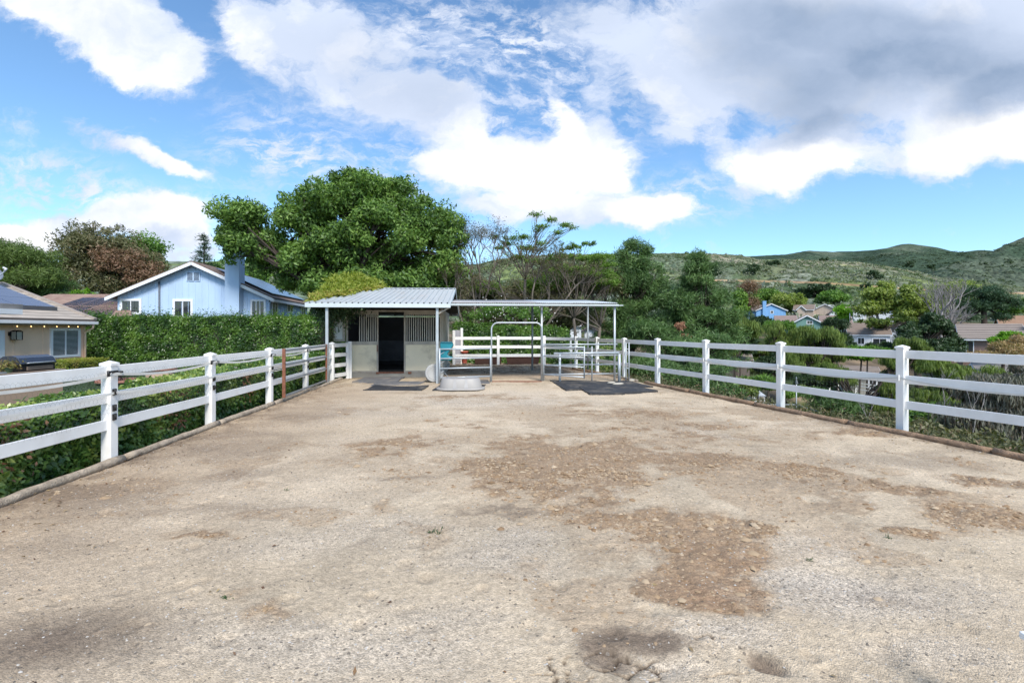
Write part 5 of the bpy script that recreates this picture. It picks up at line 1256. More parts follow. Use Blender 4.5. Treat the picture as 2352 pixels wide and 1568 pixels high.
fh(1866, 1924, 165, 712, 699, 12, CT, TILE3, 'tan far house with a broad plain gable, under the hillside', yaw=RAD(-8), base=3.5, battens=.8)
fh(1824, 1868, 162, 711, 701, 8, CT, TILE3, 'tan far garage wing with a small arched gable and white door', front_gable=False, yaw=RAD(-8), base=3.5)
fh(1831, 1849, 156, 710, 702.5, 5, CT, TILE3, 'tiny tan gabled bay with a white garage door between the far blue and tan houses', base=3, wins=[('F', .5, 2.1, -1.4, .3, 1, .3)])
fh(1815, 1893, 105, 744, 725, 12, CG, TILE4, 'sage green gabled house half hidden behind the pepper trees', base=4, wins=[('F', 3.1, 4.3, 2.5, 3.4, 2, .12)], battens=.6)
fh(1888, 1956, 112, 746, 726, 9, CG, TILE4, 'low pinkish grey roof right of the sage green gable', front_gable=False, base=4)
fh(1785, 1830, 111, 746, 726, 9, CG, TILE4, 'pinkish tile roof wing left of the sage green gable', front_gable=False, base=4)
fh(1905, 1938, 150, 719, 708, 8, CW, TILE4, 'far white gable with dark trim behind the bright green tree, left one', base=3, trim=mat('dark_trim', (.04, .04, .045), .6))
fh(1925, 1990, 158, 720, 706, 9, CW, TILE4, 'far grey roofed white house behind the bright green tree', front_gable=False, base=3)
fh(1960, 1984, 152, 716, 705, 8, CW, TILE4, 'far white gable with dark trim just right of the bright green tree', base=3, trim=bpy.data.materials['dark_trim'])
fh(2008, 2066, 150, 724, 707, 10, CW, TILE3, 'white gabled house mostly hidden by the sycamore trees', base=3)
fh(1950, 2045, 92, 767.5, 743, 9, CW, TILE3, 'long brown roofed white ranch house in the middle of the valley', front_gable=False, base=3, wins=[('F', 1.3, 2.5, .6, 2.0, 2, .12), ('F', 3.6, 5.9, .2, 1.9, 2, .15)], ov=.3)
fh(2046, 2084, 92, 772, 745, 9, CW, TILE3, 'white gable end wall of the brown roofed ranch house', base=3, battens=.6)
hb, HR, hw = fh(2212, 2352, 72, 776, 746, 9, CP, TILE5, 'brown house with striped tile roof, tan chimney and white railing', front_gable=False, base=3, ov=.5, wins=[('F', 5.6, 7.0, .2, 2.0, 2, .12), ('F', .3, 1.2, .2, 2.2, 1, .1)])
MB(HR).box((8.0, 1.5, 0), (9.9, 2.6, 5.6)).build('chimney', mat('tan_chimney', (.30, .24, .20), .8), hb)
MB(HR).box((7.85, 1.35, 5.6), (10.05, 2.75, 5.85)).build('chimney_cap', M['wtrim'], hb)
rl = MB(HR)
for k in range(34): rl.box((-1.0 + k * .2, -1.5, -1.0), (-.93 + k * .2, -1.43, .0))
rl.box((-1.1, -1.53, 0), (5.8, -1.40, .07)); rl.box((-1.1, -1.53, -1.0), (5.8, -1.40, -.93)); rl.build('railing', M['wtrim'], hb)
fh(2198, 2222, 100, 758, 745, 8, CW, TILE3, 'small white gabled house behind the brown striped roof', base=3, wins=[('F', .9, 2.0, .4, 1.9, 2, .15)])
fh(2300, 2400, 108, 748, 727, 10, CT, courses('orange_tile', (.30, .17, .10), (.40, .25, .16), .5, vary=.5), 'orange tiled roof behind the tan chimney at the right edge', front_gable=False, base=3)
fh(2256, 2350, 46, 858, 834, 9, wallmat('grey_wall', (.30, .30, .29)), courses('grey_far_tile', (.20, .18, .165), (.27, .25, .23), .5, line=(.10, .09, .08), vary=.5), 'grey tiled roof behind the eucalyptus at the lower right', front_gable=False, base=4)
fh(1636, 1722, 60, 826, 800, 8, wallmat('dark_tan_wall', (.16, .13, .11)), TILE5, 'brown striped roof low in the valley behind the second right fence bay', front_gable=False, base=4)
fh(1935, 2016, 66, 855, 840, 6, wallmat('grey_tan_wall', (.34, .33, .29)), TILE5, 'small grey tan cottage below the right fence with a white framed window', front_gable=False, base=3, wins=[('F', 2.9, 3.9, .5, 2.0, 2, .15)])
fh(1343, 1368, 60, 757, 749.5, 4, CW, TILE4, 'little white gabled cottage seen through the trees behind the pen', base=3, wins=[('F', .5, 1.0, .9, 1.8, 1, .1)], battens=.3, trim=bpy.data.materials['dark_trim'])
fh(1285, 1335, 75, 747, 738, 6, CW, TILE4, 'pinkish roof glimpsed through bare branches behind the pen', front_gable=False, base=3)
# garden shed
sa = at(1727, 925, 50); 
sh = thing('garden_shed', 'small white garden shed with a grey gambrel roof down in the valley', 'shed', sa)
x0 = at(1727, 0, 50)[0]; x1 = at(1757, 0, 50)[0]; zb = at(0, 934, 50)[2]; ze = at(0, 909, 50)[2]; zr = at(0, 896, 50)[2]
MB().box((x0, 50, zb - 1), (x1, 52.4, ze)).build('wall', CW, sh)
MB().prism([(x0 - .1, 49.9, ze), (x1 + .1, 49.9, ze), (x1 - .35, 50.9, zr), (x0 + .1, 50.9, zr)], (0, 1.5, .05)).build('roof', mat('grey_shed_roof', (.36, .39, .43), .7, var=.1), sh)
MB().box((x1 - .62, 49.95, zb), (x1 - .12, 50, ze - .12)).build('door', mat('shed_door', (.28, .25, .22), .7), sh)
# distant white fence and street lamp
pf_ = [at(1905, 893, 62), at(1925, 893, 60), at(1965, 899, 57), at(2018, 908, 55)]
wf = thing('paddock_fence', 'small distant white rail fence in front of the valley cottage', 'fence', pf_[0])
for p in pf_: MB().cbox((p[0], p[1], p[2] + .55), (.14, .14, 1.5)).build('post', M['vinyl'], wf)
for a, b in zip(pf_[:-1], pf_[1:]):
    for h in (.35, .75, 1.1): MB().bar((a[0], a[1], a[2] + h), (b[0], b[1], b[2] + h), .04, .14).build('rail', M['vinyl'], wf)
sl0 = at(1920, 734, 128); st_ = thing('street_lamp', 'white street lamp with curved arm in front of the tan far house', 'street lamp', sl0)
zt = at(0, 701, 128)[2]
MB().tube([sl0, (sl0[0], 128, zt - 1), (sl0[0] - .4, 128, zt - .1), (sl0[0] - 1.6, 128, zt)], .09, 6).build('pole', M['gutter'], st_)
MB().box((sl0[0] - 2.3, 127.8, zt - .1), (sl0[0] - 1.5, 128.2, zt + .08)).build('lamp_head', M['gutter'], st_)
wp0 = at(1952, 738, 100); tag(MB().tube([wp0, (wp0[0], 100, at(0, 719, 100)[2])], .07, 6).build('white_pole', M['gutter']), 'thin white pole above the brown ranch house roof', 'pole')
cl = thing('chain_link_fence', 'grey chain link fence with one tall capped post below the right fence', 'fence', at(1829, 935, 27))
c0 = at(1829, 985, 27); c1 = at(1829, 872, 27); MB().tube([c0, c1], .035, 8).build('tall_post', M['galv'], cl)
MB().lathe([(.05, 0), (.09, .05), (.03, .3), (.05, .34), (.001, .42)], (c1[0], c1[1], c1[2] - .25), 10).build('post_cap', M['galv_dark'], cl)
for (a, b) in ((at(1735, 929, 27), at(1829, 929, 27)), (at(1829, 929, 27), at(1880, 945, 24))):
    MB().tube([a, b], .03, 6).build('top_rail', M['galv'], cl); gw = gridwire((a[0], a[1]), (b[0], b[1]), a[2] - 1.3, a[2], dx=.22, dz=.22, r=.004, off=0); gw.build('wire_mesh', M['wire'], cl)
# ================================================================= vegetation
LM = {}
LM['bright'] = leafmat('bright_leaf', [(0.048, 0.104, 0.029), (0.104, 0.200, 0.040), (0.184, 0.320, 0.056), (0.288, 0.416, 0.096)], .35)
LM['broad'] = leafmat('broad_leaf', [(0.038, 0.088, 0.028), (0.088, 0.184, 0.038), (0.158, 0.289, 0.052), (0.228, 0.385, 0.079)], .35)
LM['hedge'] = leafmat('hedge_leaf', [(0.025, 0.062, 0.016), (0.055, 0.123, 0.022), (0.102, 0.205, 0.030), (0.164, 0.273, 0.048)], .3, rough=.35, spec=.5)
LM['lowhedge'] = leafmat('low_hedge_leaf', [(0.035, 0.079, 0.025), (0.079, 0.166, 0.035), (0.175, 0.280, 0.061), (0.350, 0.420, 0.105)], .3, rough=.32, spec=.5)
LM['vine'] = leafmat('vine_leaf', [(.10, .15, .02), (.20, .26, .035), (.32, .36, .06), (.40, .30, .10)], .35)
LM['pine'] = leafmat('pine_needle', [(0.034, 0.070, 0.028), (0.076, 0.142, 0.047), (0.130, 0.224, 0.070), (0.189, 0.296, 0.095)], .2)
LM['pine_dark'] = leafmat('dark_pine_needle', [(0.022, 0.051, 0.030), (0.047, 0.097, 0.047), (0.082, 0.147, 0.065)], .15)
LM['pine_light'] = leafmat('light_pine_needle', [(0.052, 0.088, 0.025), (0.114, 0.175, 0.044), (0.175, 0.254, 0.061)], .25)
LM['olive'] = leafmat('olive_brown_leaf', [(0.052, 0.061, 0.026), (0.114, 0.123, 0.052), (0.175, 0.175, 0.088), (0.228, 0.149, 0.096)], .25)
LM['redbrown'] = leafmat('red_brown_leaf', [(0.079, 0.061, 0.035), (0.158, 0.105, 0.061), (0.263, 0.149, 0.096), (0.175, 0.175, 0.088)], .25)
LM['pepper'] = leafmat('pepper_tree_leaf', [(0.052, 0.088, 0.023), (0.114, 0.166, 0.038), (0.184, 0.254, 0.061), (0.263, 0.333, 0.088)], .3)
LM['lime'] = leafmat('lime_leaf', [(0.078, 0.182, 0.019), (0.156, 0.338, 0.026), (0.247, 0.468, 0.046)], .4)
LM['sycamore'] = leafmat('yellow_green_leaf', [(0.105, 0.149, 0.035), (0.193, 0.263, 0.052), (0.298, 0.367, 0.088), (0.350, 0.403, 0.140)], .35)
LM['dark'] = leafmat('dark_leaf', [(0.019, 0.042, 0.019), (0.042, 0.077, 0.032), (0.072, 0.120, 0.048)], .2)
LM['euc'] = leafmat('grey_eucalyptus_leaf', [(0.055, 0.05, 0.035), (.13, .095, .07), (0.10, 0.105, 0.075), (0.165, 0.165, 0.13), (0.235, 0.23, 0.195), (0.22, 0.15, 0.12)], .15, spec=.3)
LM['dead'] = leafmat('dead_leaf', [(0.140, 0.070, 0.044), (0.280, 0.140, 0.079), (0.420, 0.228, 0.140)], .1)
LM['orange'] = leafmat('orange_bush_leaf', [(0.210, 0.210, 0.070), (0.385, 0.280, 0.140), (0.525, 0.315, 0.210)], .25)
LM['acacia'] = leafmat('feathery_leaf', [(0.061, 0.123, 0.026), (0.140, 0.245, 0.038), (0.228, 0.367, 0.061)], .35)
LM['big'] = leafmat('big_tree_leaf', [(.028, .058, .020), (.062, .12, .032), (.125, .225, .048), (.20, .33, .07), (.30, .42, .11)], .3)
BK = {'brown': mat('dark_bark', (.05, .038, .03), .95, var=.3, vscale=4, stretch=(3, 3, .6), bump=.8, bscale=14),
      'grey': mat('grey_bark', (.125, .105, .085), .95, var=.3, vscale=4, stretch=(3, 3, .6), bump=.6, bscale=14),
      'pale': mat('pale_grey_twig', (.27, .25, .245), .9, var=.2)}

def rsph(rng, n):
    return nrm(rng.normal(0, 1, (n, 3)))
def crown_pts(rng, blobs, ncl, per, cr, flat=.8, inner=.35):
    """blobs: list of (centre, radii). clumps sit mostly near the blob surfaces, leaves on clump shells"""
    cr = min(cr, .5 * float(np.mean([min(b[1][0], b[1][2]) if flat > .42 else b[1][0] for b in blobs]))); per = int(per)
    C = []; w = np.array([b[1][0] * b[1][2] for b in blobs]); w = w / w.sum()
    for (c, r), ww in zip(blobs, w):
        n = max(2, int(round(ncl * ww))); d = rsph(rng, n); d[:, 2] = np.where(d[:, 2] < -.35, -d[:, 2] * .6, d[:, 2])
        rad = rng.uniform(0, 1, n); stray = rng.uniform(0, 1, n) < .13; rad = np.where(rng.uniform(0, 1, n) < inner, rad * .75, .80 + .22 * rad); rad = np.where(stray, 1.05 + .25 * rng.uniform(0, 1, n), rad)[:, None]
        C.append(np.array(c) + d * rad * np.maximum(np.array(r) - cr * .55, np.array(r) * .4))
    C = np.concatenate(C); n = len(C); R = cr * rng.uniform(.5, 1.3, n)
    d = rsph(rng, n * per).reshape(n, per, 3); rr = rng.uniform(.45, 1., (n, per, 1)) ** .6
    P = C[:, None] + d * rr * R[:, None, None] * np.array([1, 1, flat])
    cl = np.clip(rng.normal(.5, .30, n), 0, 1)
    hz = (C[:, 2] - C[:, 2].min()) / max(np.ptp(C[:, 2]), .1)
    rnd = np.clip(.42 * cl[:, None] + .22 * hz[:, None] * 0 + .45 * rng.uniform(0, 1, (n, per)) + .08, 0, 1)
    return P.reshape(-1, 3), d.reshape(-1, 3), rnd.ravel(), C
def limb(mb, a, b, r0, r1, rg, n=6, bow=.12, sides=6):
    a = Vector(a); b = Vector(b); Lg = (b - a).length; pts = []; rr = []
    o = Vector((rg.uniform(-1, 1), rg.uniform(-1, 1), rg.uniform(-.2, .9))) * Lg * bow
    for k in range(n + 1):
        t = k / n; p = a.lerp(b, t) + o * math.sin(PI * t) + Vector((rg.uniform(-1, 1), rg.uniform(-1, 1), rg.uniform(-1, 1))) * Lg * .015
        pts.append(p); rr.append(r0 * (1 - t) + r1 * t)
    mb.tube(pts, rr, sides); return pts
def pix_blobs(Y, bl, depth=.8):
    out = []
    for b in bl:
        x, y, rx, ry = b[:4]; dy = b[4] if len(b) > 4 else 0; YY = Y + dy
        out.append((at(x, y, YY), (rx / F0 * YY, rx / F0 * YY * depth, ry / F0 * YY)))
    return out
def tree(kind, label, Y, base, bl, lm, ncl=60, per=90, cr=.7, leaf=.25, asp=.45, droop=0., seed=0, bark='brown', tr=.25, fork=None, limbs=True, group=None, cat='tree', depth=.8, inner=.35, flat=.8, zb=None, twigs=.5, tilt=.6):
    rng = np.random.default_rng(seed); rg = random.Random(seed)
    if lm in ('pepper', 'dark') and Y > 24:
        nb = []
        for b in bl:
            for q in range(4): a_ = rg.uniform(0, 2 * PI); nb.append((b[0] + math.cos(a_) * b[2] * .55, b[1] + math.sin(a_) * b[3] * .55, b[2] * rg.uniform(.5, .78), b[3] * rg.uniform(.55, .8), (b[4] if len(b) > 4 else 0) + rg.uniform(-1.5, 1.5) * b[2] / F0 * Y * .4))
        bl = nb
    blobs = pix_blobs(Y, bl, depth)
    bX = (base - CX) / F0 * Y; z0 = th(bX, Y) if zb is None else zb
    root = thing(kind, label, cat, (bX, Y, z0), 0, group)
    P, D, rnd, C = crown_pts(rng, blobs, ncl, per, cr, flat, inner)
    keep = P[:, 2] > z0 + .1; P, D, rnd = P[keep], D[keep], rnd[keep]
    V_, F_ = leaf_quads(P, D, leaf, asp, rng, droop=droop, tilt=tilt)
    bulk('crown', V_, F_, LM[lm], root, rnd=np.repeat(rnd, 4))
    if limbs:
        mb = MB(); zc = min(b[0][2] - b[1][2] * .6 for b in blobs); top = max(z0 + .8, zc if fork is None else fork)
        f = Vector((bX + rg.uniform(-.3, .3), Y, top)); mb.tube([(bX, Y, z0 - .4), (bX + rg.uniform(-.1, .1), Y, (z0 + top) / 2), f], [tr * 1.25, tr, tr * .8], 9)
        for (c, r) in blobs:
            e = Vector(c) + Vector((0, 0, -.1 * r[2])); pts = limb(mb, f, e, tr * (.62 if len(blobs) < 8 else .36), tr * .12, rg, 7, .10, 7)
            near = [k for k in range(len(C)) if np.all(np.abs((C[k] - np.array(c)) / np.array(r)) < 1.1)]
            rg.shuffle(near)
            for k in near[:int(len(near) * twigs)][:40]:
                s_ = pts[rg.randint(3, 7)]; limb(mb, s_, C[k], tr * .17, tr * .04, rg, 3, .12, 4)
        mb.build('trunk', BK[bark], root)
    return root

# --- the big broadleaf tree behind the stall
tree('broadleaf_tree', 'huge spreading green tree towering behind the stall roof', 29.5, 800,
     [(800, 475, 135, 82), (700, 520, 80, 70), (900, 500, 80, 75, 1), (740, 590, 110, 70, 1), (855, 590, 90, 55, 2), (985, 540, 82, 84), (1015, 620, 60, 66), (950, 630, 60, 50, 1), (870, 610, 60, 50, 0), (810, 590, 60, 50, -1), (1000, 665, 60, 30, 1), (560, 510, 70, 52), (590, 580, 80, 60, .5), (655, 610, 70, 50, 1), (530, 560, 40, 60), (665, 650, 40, 26, 1), (740, 655, 60, 40, -1), (690, 600, 50, 50, -1), (835, 645, 70, 34, -1), (920, 650, 60, 34, -1), (835, 430, 70, 40), (905, 440, 55, 36, 1), (860, 505, 60, 44, -2), (800, 545, 60, 44, -2), (930, 560, 50, 44, -1.5), (740, 560, 50, 40, -1.5)],
     'big', ncl=1250, per=130, cr=.70, leaf=.25, asp=.40, seed=1, tr=.5, fork=3.6, inner=.45, zb=-.4, twigs=.16, depth=.7)
tree('broadleaf_tree', 'dark green understorey tree behind the stall and the left pen post', 33, 700, [(770, 650, 50, 50), (830, 640, 80, 45), (780, 690, 60, 40), (880, 670, 80, 50), (960, 650, 60, 40)], 'dark', ncl=190, per=110, cr=.7, leaf=.28, seed=2, tr=.3, zb=-.4, fork=1.5)
# --- left background
tree('broadleaf_tree', 'big olive and rust brown tree behind the garage roof at left', 55, 240, [(235, 575, 85, 58), (200, 620, 70, 60), (300, 620, 70, 50), (260, 660, 110, 40), (190, 560, 45, 40)], 'olive', ncl=330, per=110, cr=1.0, leaf=.34, asp=.35, seed=3, tr=.45, zb=-.4)
tree('broadleaf_tree', 'rust brown leafed crown in front of the olive tree at left', 53, 290, [(285, 610, 62, 40), (330, 640, 45, 32), (250, 590, 40, 26)], 'redbrown', ncl=130, per=100, cr=.8, leaf=.32, asp=.35, seed=4, tr=.25, zb=-.4)
tree('broadleaf_tree', 'rounded mid green tree right of the rust brown crown', 62, 330, [(335, 575, 42, 36), (300, 580, 40, 34), (350, 610, 30, 40)], 'broad', ncl=110, per=100, cr=1.1, leaf=.36, seed=5, tr=.3, zb=-.4)
tree('pine_tree', 'broad green pine tree at the left edge beyond the peach house', 44, 40, [(20, 590, 60, 40), (70, 600, 58, 42), (-30, 580, 60, 40), (100, 640, 44, 44), (30, 640, 80, 40), (-60, 620, 60, 60)], 'pine_light', ncl=260, per=130, cr=.9, leaf=.42, asp=.12, seed=6, tr=.4, zb=-.4)
tree('pine_tree', 'dark lower pine between the left edge pine and the olive tree', 46, 110, [(120, 660, 50, 36), (60, 680, 60, 30), (160, 690, 50, 26)], 'pine', ncl=120, per=120, cr=.9, leaf=.42, asp=.12, seed=7, tr=.3, zb=-.4)
tree('shrub', 'yellow green shrub behind the garage roof', 46, 297 - 110, [(190, 678, 26, 13), (165, 684, 20, 10)], 'lime', ncl=24, per=90, cr=.5, leaf=.25, seed=8, tr=.1, zb=-.4, limbs=True)
tree('broadleaf_tree', 'small pale green tree between the conifer and the blue chimney', 50, 500, [(500, 640, 34, 40), (590, 640, 40, 36), (430, 622, 22, 16)], 'broad', ncl=80, per=90, cr=.8, leaf=.3, seed=9, tr=.2, zb=-.4)
# conifer with tiered drooping branches
def conifer(label, Y, x, ytop, ybase, wid, tiers, lm, seed, zb=-.4, sparse=.5, leaf=.3, group=None):
    rng = np.random.default_rng(seed); rg = random.Random(seed); bX = (x - CX) / F0 * Y; zt = at(0, ytop, Y)[2]; z1 = at(0, ybase, Y)[2]
    root = thing('conifer_tree', label, 'tree', (bX, Y, zb), 0, group); mb = MB(); mb.tube([(bX, Y, zb - .4), (bX, Y, z1), (bX + .05, Y, zt)], [.22, .18, .02], 7)
    Ps = []; Ax = []; W_ = wid / F0 * Y
    for t in range(tiers):
        f = t / tiers; z = z1 + (zt - z1) * f; ln = W_ * (1 - f) ** .85 * rg.uniform(.75, 1.15) + .15
        for k in range(6):
            a = rg.uniform(0, 2 * PI); l2 = ln * rg.uniform(.6, 1.1); e = Vector((bX + math.cos(a) * l2, Y + math.sin(a) * l2, z + l2 * .12)); s_ = Vector((bX, Y, z)); mb.tube([s_, s_.lerp(e, .5) + Vector((0, 0, .06 * l2)), e], [.035, .025, .008], 4)
            n_ = int(90 * sparse * l2 + 12)
            tt = rng.uniform(.15, 1.05, n_)[:, None]; p = np.array(s_) * (1 - tt) + np.array(e) * tt + rng.normal(0, 1, (n_, 3)) * [.12, .12, .07]; p[:, 2] += -.02
            Ps.append(p); dx = np.array([math.cos(a), math.sin(a), -.15]); Ax.append(np.tile(dx, (n_, 1)) + rng.normal(0, .8, (n_, 3)))
    P = np.concatenate(Ps); A_ = nrm(np.concatenate(Ax)); V_, F_ = leaf_quads(P, rng.normal(0, 1, P.shape) * .5 + [0, 0, 1], leaf, .16, rng, axis=A_)
    bulk('crown', V_, F_, LM[lm], root, rnd=np.repeat(rng.uniform(0, 1, len(P)), 4)); mb.build('trunk', BK['brown'], root); return root
conifer('slender dark conifer with drooping tiers left of the blue chimney', 48, 468, 533, 690, 40, 17, 'pine_dark', 12)
# --- middle: bare and feathery trees behind the pen
def fractal(kind, label, Y, x, segs, lm=None, nleaf=0, leaf=.14, asp=.3, seed=0, bark='grey', r0=.12, depth_=5, length=1.5, spread=.55, up=.25, zb=-.4, group=None, tipn=1., lsp=.22, taper=.62, lfrac=.78, flat=.45):
    rg = random.Random(seed); rng = np.random.default_rng(seed); bX = (x - CX) / F0 * Y
    root = thing(kind, label, 'tree', (bX, Y, zb), 0, group); mb = MB(); tips = []
    def grow(p, d, ln, r, k):
        q = p; pts = [p]; dd = d.copy()
        for i in range(3):
            dd = (dd + Vector((rg.uniform(-1, 1), rg.uniform(-1, 1), rg.uniform(-.6, 1) * .8)) * .18).normalized(); q = q + dd * ln / 3; pts.append(q)
        mb.tube(pts, [r, r * .9, r * .8, r * .68], 6 if k > 2 else 4, cap=False)
        if k <= 1: tips.append((q, dd))
        if k == 0: return
        nb = 2 if rg.random() < .45 else 3
        for b in range(nb):
            nd = (dd + Vector((rg.uniform(-1, 1), rg.uniform(-1, 1) * .8, rg.uniform(-.5, .7))) * spread + Vector((0, 0, up * .4))).normalized()
            grow(q, nd, ln * lfrac * rg.uniform(.75, 1.2), r * taper * rg.uniform(.85, 1.1), k - 1)
    for (tx, ty, rr, k) in segs:      # main stems aimed at photo points
        T = Vector(at(tx, ty, Y + rg.uniform(-1, 1))); B = Vector((bX + rg.uniform(-.2, .2), Y, zb - .2)); pts = limb(mb, B, T, rr, rr * .5, rg, 8, .06, 7)
        d = (pts[-1] - pts[-3]).normalized()
        for b in range(3): grow(pts[-1], (d + Vector((rg.uniform(-1, 1), rg.uniform(-1, 1), rg.uniform(-.3, .6))) * spread).normalized(), length, rr * .42, k)
        for j in (4, 5, 6): grow(pts[j], (d * .5 + Vector((rg.choice((-1, 1)) * rg.uniform(.4, 1), rg.uniform(-1, 1), rg.uniform(0, .5)))).normalized(), length * .9, rr * .3, max(k - 1, 1))
    mb.build('trunk', BK[bark], root)
    if lm and nleaf:
        T = np.array([list(t[0]) for t in tips]); n_ = len(T)
        pick = rng.uniform(0, 1, n_) < tipn; T = T[pick]; n_ = len(T)
        P = np.repeat(T, nleaf, 0) + rng.normal(0, 1, (n_ * nleaf, 3)) * [lsp, lsp, lsp * flat]
        V_, F_ = leaf_quads(P, np.tile([0, 0, 1.], (len(P), 1)), leaf, asp, rng, tilt=.5)
        bulk('crown', V_, F_, LM[lm], root, rnd=np.repeat(rng.uniform(0, 1, len(P)), 4))
    return root
fractal('bare_tree', 'grey nearly leafless tree right of the big green tree', 31, 1095, [(1100, 630, .12, 4), (1135, 610, .10, 4), (1085, 600, .08, 4)], 'olive', 9, .13, seed=21, length=.95, spread=.6, bark='grey', tipn=.6)
tree('feathery_tree', 'tall open feathery tree with flat leaf clusters against the cloud', 32, 1205, [(1232, 493, 20, 7), (1262, 505, 24, 8, .5), (1300, 517, 24, 8), (1318, 524, 12, 5), (1245, 520, 26, 7, -.5), (1285, 535, 20, 6), (1232, 530, 14, 5), (1200, 545, 30, 9), (1175, 548, 22, 7), (1165, 560, 26, 9, .6), (1210, 570, 30, 10), (1240, 560, 18, 7), (1150, 570, 20, 8), (1185, 590, 30, 10), (1225, 600, 26, 9), (1140, 545, 18, 6)], 'acacia', ncl=170, per=22, cr=.34, leaf=.17, asp=.30, seed=29, tr=.11, bark='grey', fork=5.2, zb=-.4, inner=.6, twigs=.8, flat=.36)
tree('feathery_tree', 'low feathery green tree right of the tall open one', 34, 1320, [(1310, 570, 30, 12), (1345, 560, 20, 8), (1290, 590, 34, 14), (1340, 595, 40, 14), (1385, 590, 30, 10), (1300, 620, 50, 16), (1360, 630, 44, 16), (1400, 650, 30, 14), (1395, 610, 24, 9), (1265, 600, 26, 10)], 'acacia', ncl=230, per=40, cr=.34, leaf=.17, asp=.3, seed=25, tr=.12, bark='grey', fork=2.6, zb=-.4, inner=.6, twigs=.5, flat=.45)
fractal('bare_tree', 'twisting pinkish brown bare tree just behind the pen canopy', 30, 1190, [(1260, 680, .12, 4), (1160, 680, .10, 4), (1310, 670, .10, 4), (1230, 650, .1, 4)], 'olive', 16, .13, .3, seed=23, length=.85, spread=.75, bark='grey', tipn=.5, up=-.05)
fractal('leaning_tree', 'pair of leaning grey trunks behind the stall corner', 29, 1066, [(1050, 700, .13, 3), (1085, 640, .09, 3)], 'olive', 12, .14, seed=33, length=.9, spread=.7, bark='grey')
tree('shrub', 'grey olive thicket low behind the pen canopy, left part', 38, 1110, [(1100, 680, 60, 46), (1180, 690, 70, 40), (1060, 700, 60, 50), (1140, 740, 90, 50), (1200, 670, 40, 40)], 'olive', ncl=300, per=110, cr=.6, leaf=.24, asp=.25, seed=34, tr=.15, zb=-.4, cat='shrub')
tree('shrub', 'grey olive thicket low behind the pen canopy, right part', 39, 1300, [(1260, 670, 70, 60), (1330, 660, 70, 56), (1220, 740, 80, 50), (1310, 740, 90, 50), (1385, 660, 50, 60), (1290, 640, 50, 40)], 'olive', ncl=340, per=110, cr=.6, leaf=.24, asp=.3, seed=35, tr=.15, zb=-.6, cat='shrub')
tree('shrub', 'white flowering shrub above the hedge behind the pen', 27.5, 1190, [(1150, 715, 50, 28), (1210, 725, 60, 30), (1100, 728, 40, 20)], 'broad', ncl=60, per=60, cr=.4, leaf=.13, seed=36, tr=.06, zb=-.4, cat='shrub')
rng = np.random.default_rng(77); P = np.concatenate([np.array(at(x, y, 27.3)) + rng.normal(0, [.8, .4, .35], (170, 3)) for x, y in ((1150, 712), (1210, 722))])
V_, F_ = leaf_quads(P, rsph(rng, len(P)), .07, .8, rng); fo = [o for o in bpy.data.objects if o.get('label') == 'white flowering shrub above the hedge behind the pen'][0]
bulk('flowers', V_, F_, mat('white_petal', (.75, .75, .70), .6), fo)
# far wooded band behind the middle trees so the hill starts above it
tree('broadleaf_tree', 'dull green tree far behind the bare trees', 62, 1140, [(1110, 690, 60, 36), (1180, 680, 50, 30), (1240, 700, 60, 34)], 'dark', ncl=110, per=90, cr=1.2, leaf=.4, seed=37, tr=.3)
tree('broadleaf_tree', 'soft olive green tree between the bare trees and the pines', 36, 1375, [(1370, 600, 30, 22), (1345, 630, 40, 26), (1385, 650, 40, 40), (1290, 650, 50, 36), (1230, 660, 40, 30), (1120, 665, 40, 26)], 'acacia', ncl=260, per=70, cr=.5, leaf=.2, asp=.28, seed=38, tr=.14, bark='grey', zb=-.6, fork=2.0, inner=.5)
# --- pines right of the pen
def pine(label, Y, x, bl, lm, seed, ncl=200, per=120, cr=.8, leaf=.36, tr=.3, zb=None, droop=0., asp=.13, group='pines beyond the pen', tilt=.9):
    return tree('pine_tree', label, Y, x, bl, lm, ncl=ncl, per=per, cr=cr, leaf=leaf, asp=asp, seed=seed, tr=tr, zb=zb, depth=.9, inner=.5, twigs=.5, droop=droop, group=group, tilt=tilt)
pine('tall bushy pine with an uneven double top, right of the pen canopy', 40, 1455, [(1450, 568, 20, 26), (1482, 580, 20, 24), (1430, 590, 22, 20), (1460, 615, 62, 32), (1440, 655, 66, 40), (1490, 665, 50, 40), (1480, 705, 66, 40), (1430, 720, 60, 40), (1450, 755, 80, 40), (1425, 790, 76, 40)], 'pine', 41, ncl=460, zb=-7)
pine('broad conical pine with a pointed top, second from the pen', 38, 1605, [(1602, 595, 24, 22), (1600, 620, 38, 26), (1605, 655, 52, 32), (1575, 690, 50, 30), (1635, 690, 50, 30), (1612, 730, 88, 34), (1570, 765, 60, 32), (1650, 770, 56, 34), (1600, 800, 105, 36), (1590, 835, 110, 30)], 'pine', 42, ncl=560, zb=-8)
pine('lower dark pine filling the gap between the two tall pines', 46, 1535, [(1535, 690, 40, 40), (1530, 740, 60, 44), (1540, 790, 70, 44)], 'pine_dark', 43, ncl=200, zb=-8)
pine('light green pine branches low in front of the broad pine', 27, 1540, [(1490, 760, 40, 26), (1560, 800, 60, 34), (1640, 790, 50, 30), (1500, 840, 60, 36), (1590, 870, 70, 40)], 'pine', 44, ncl=230, per=120, cr=.45, leaf=.30, zb=-8, tr=.2)
tree('dead_branch', 'hanging rust brown dead branch on the broad pine', 34.5, 1562, [(1562, 752, 12, 24), (1572, 775, 16, 18)], 'dead', ncl=16, per=60, cr=.35, leaf=.22, asp=.3, droop=.6, seed=45, tr=.05, limbs=False, cat='dead branch', zb=-2)
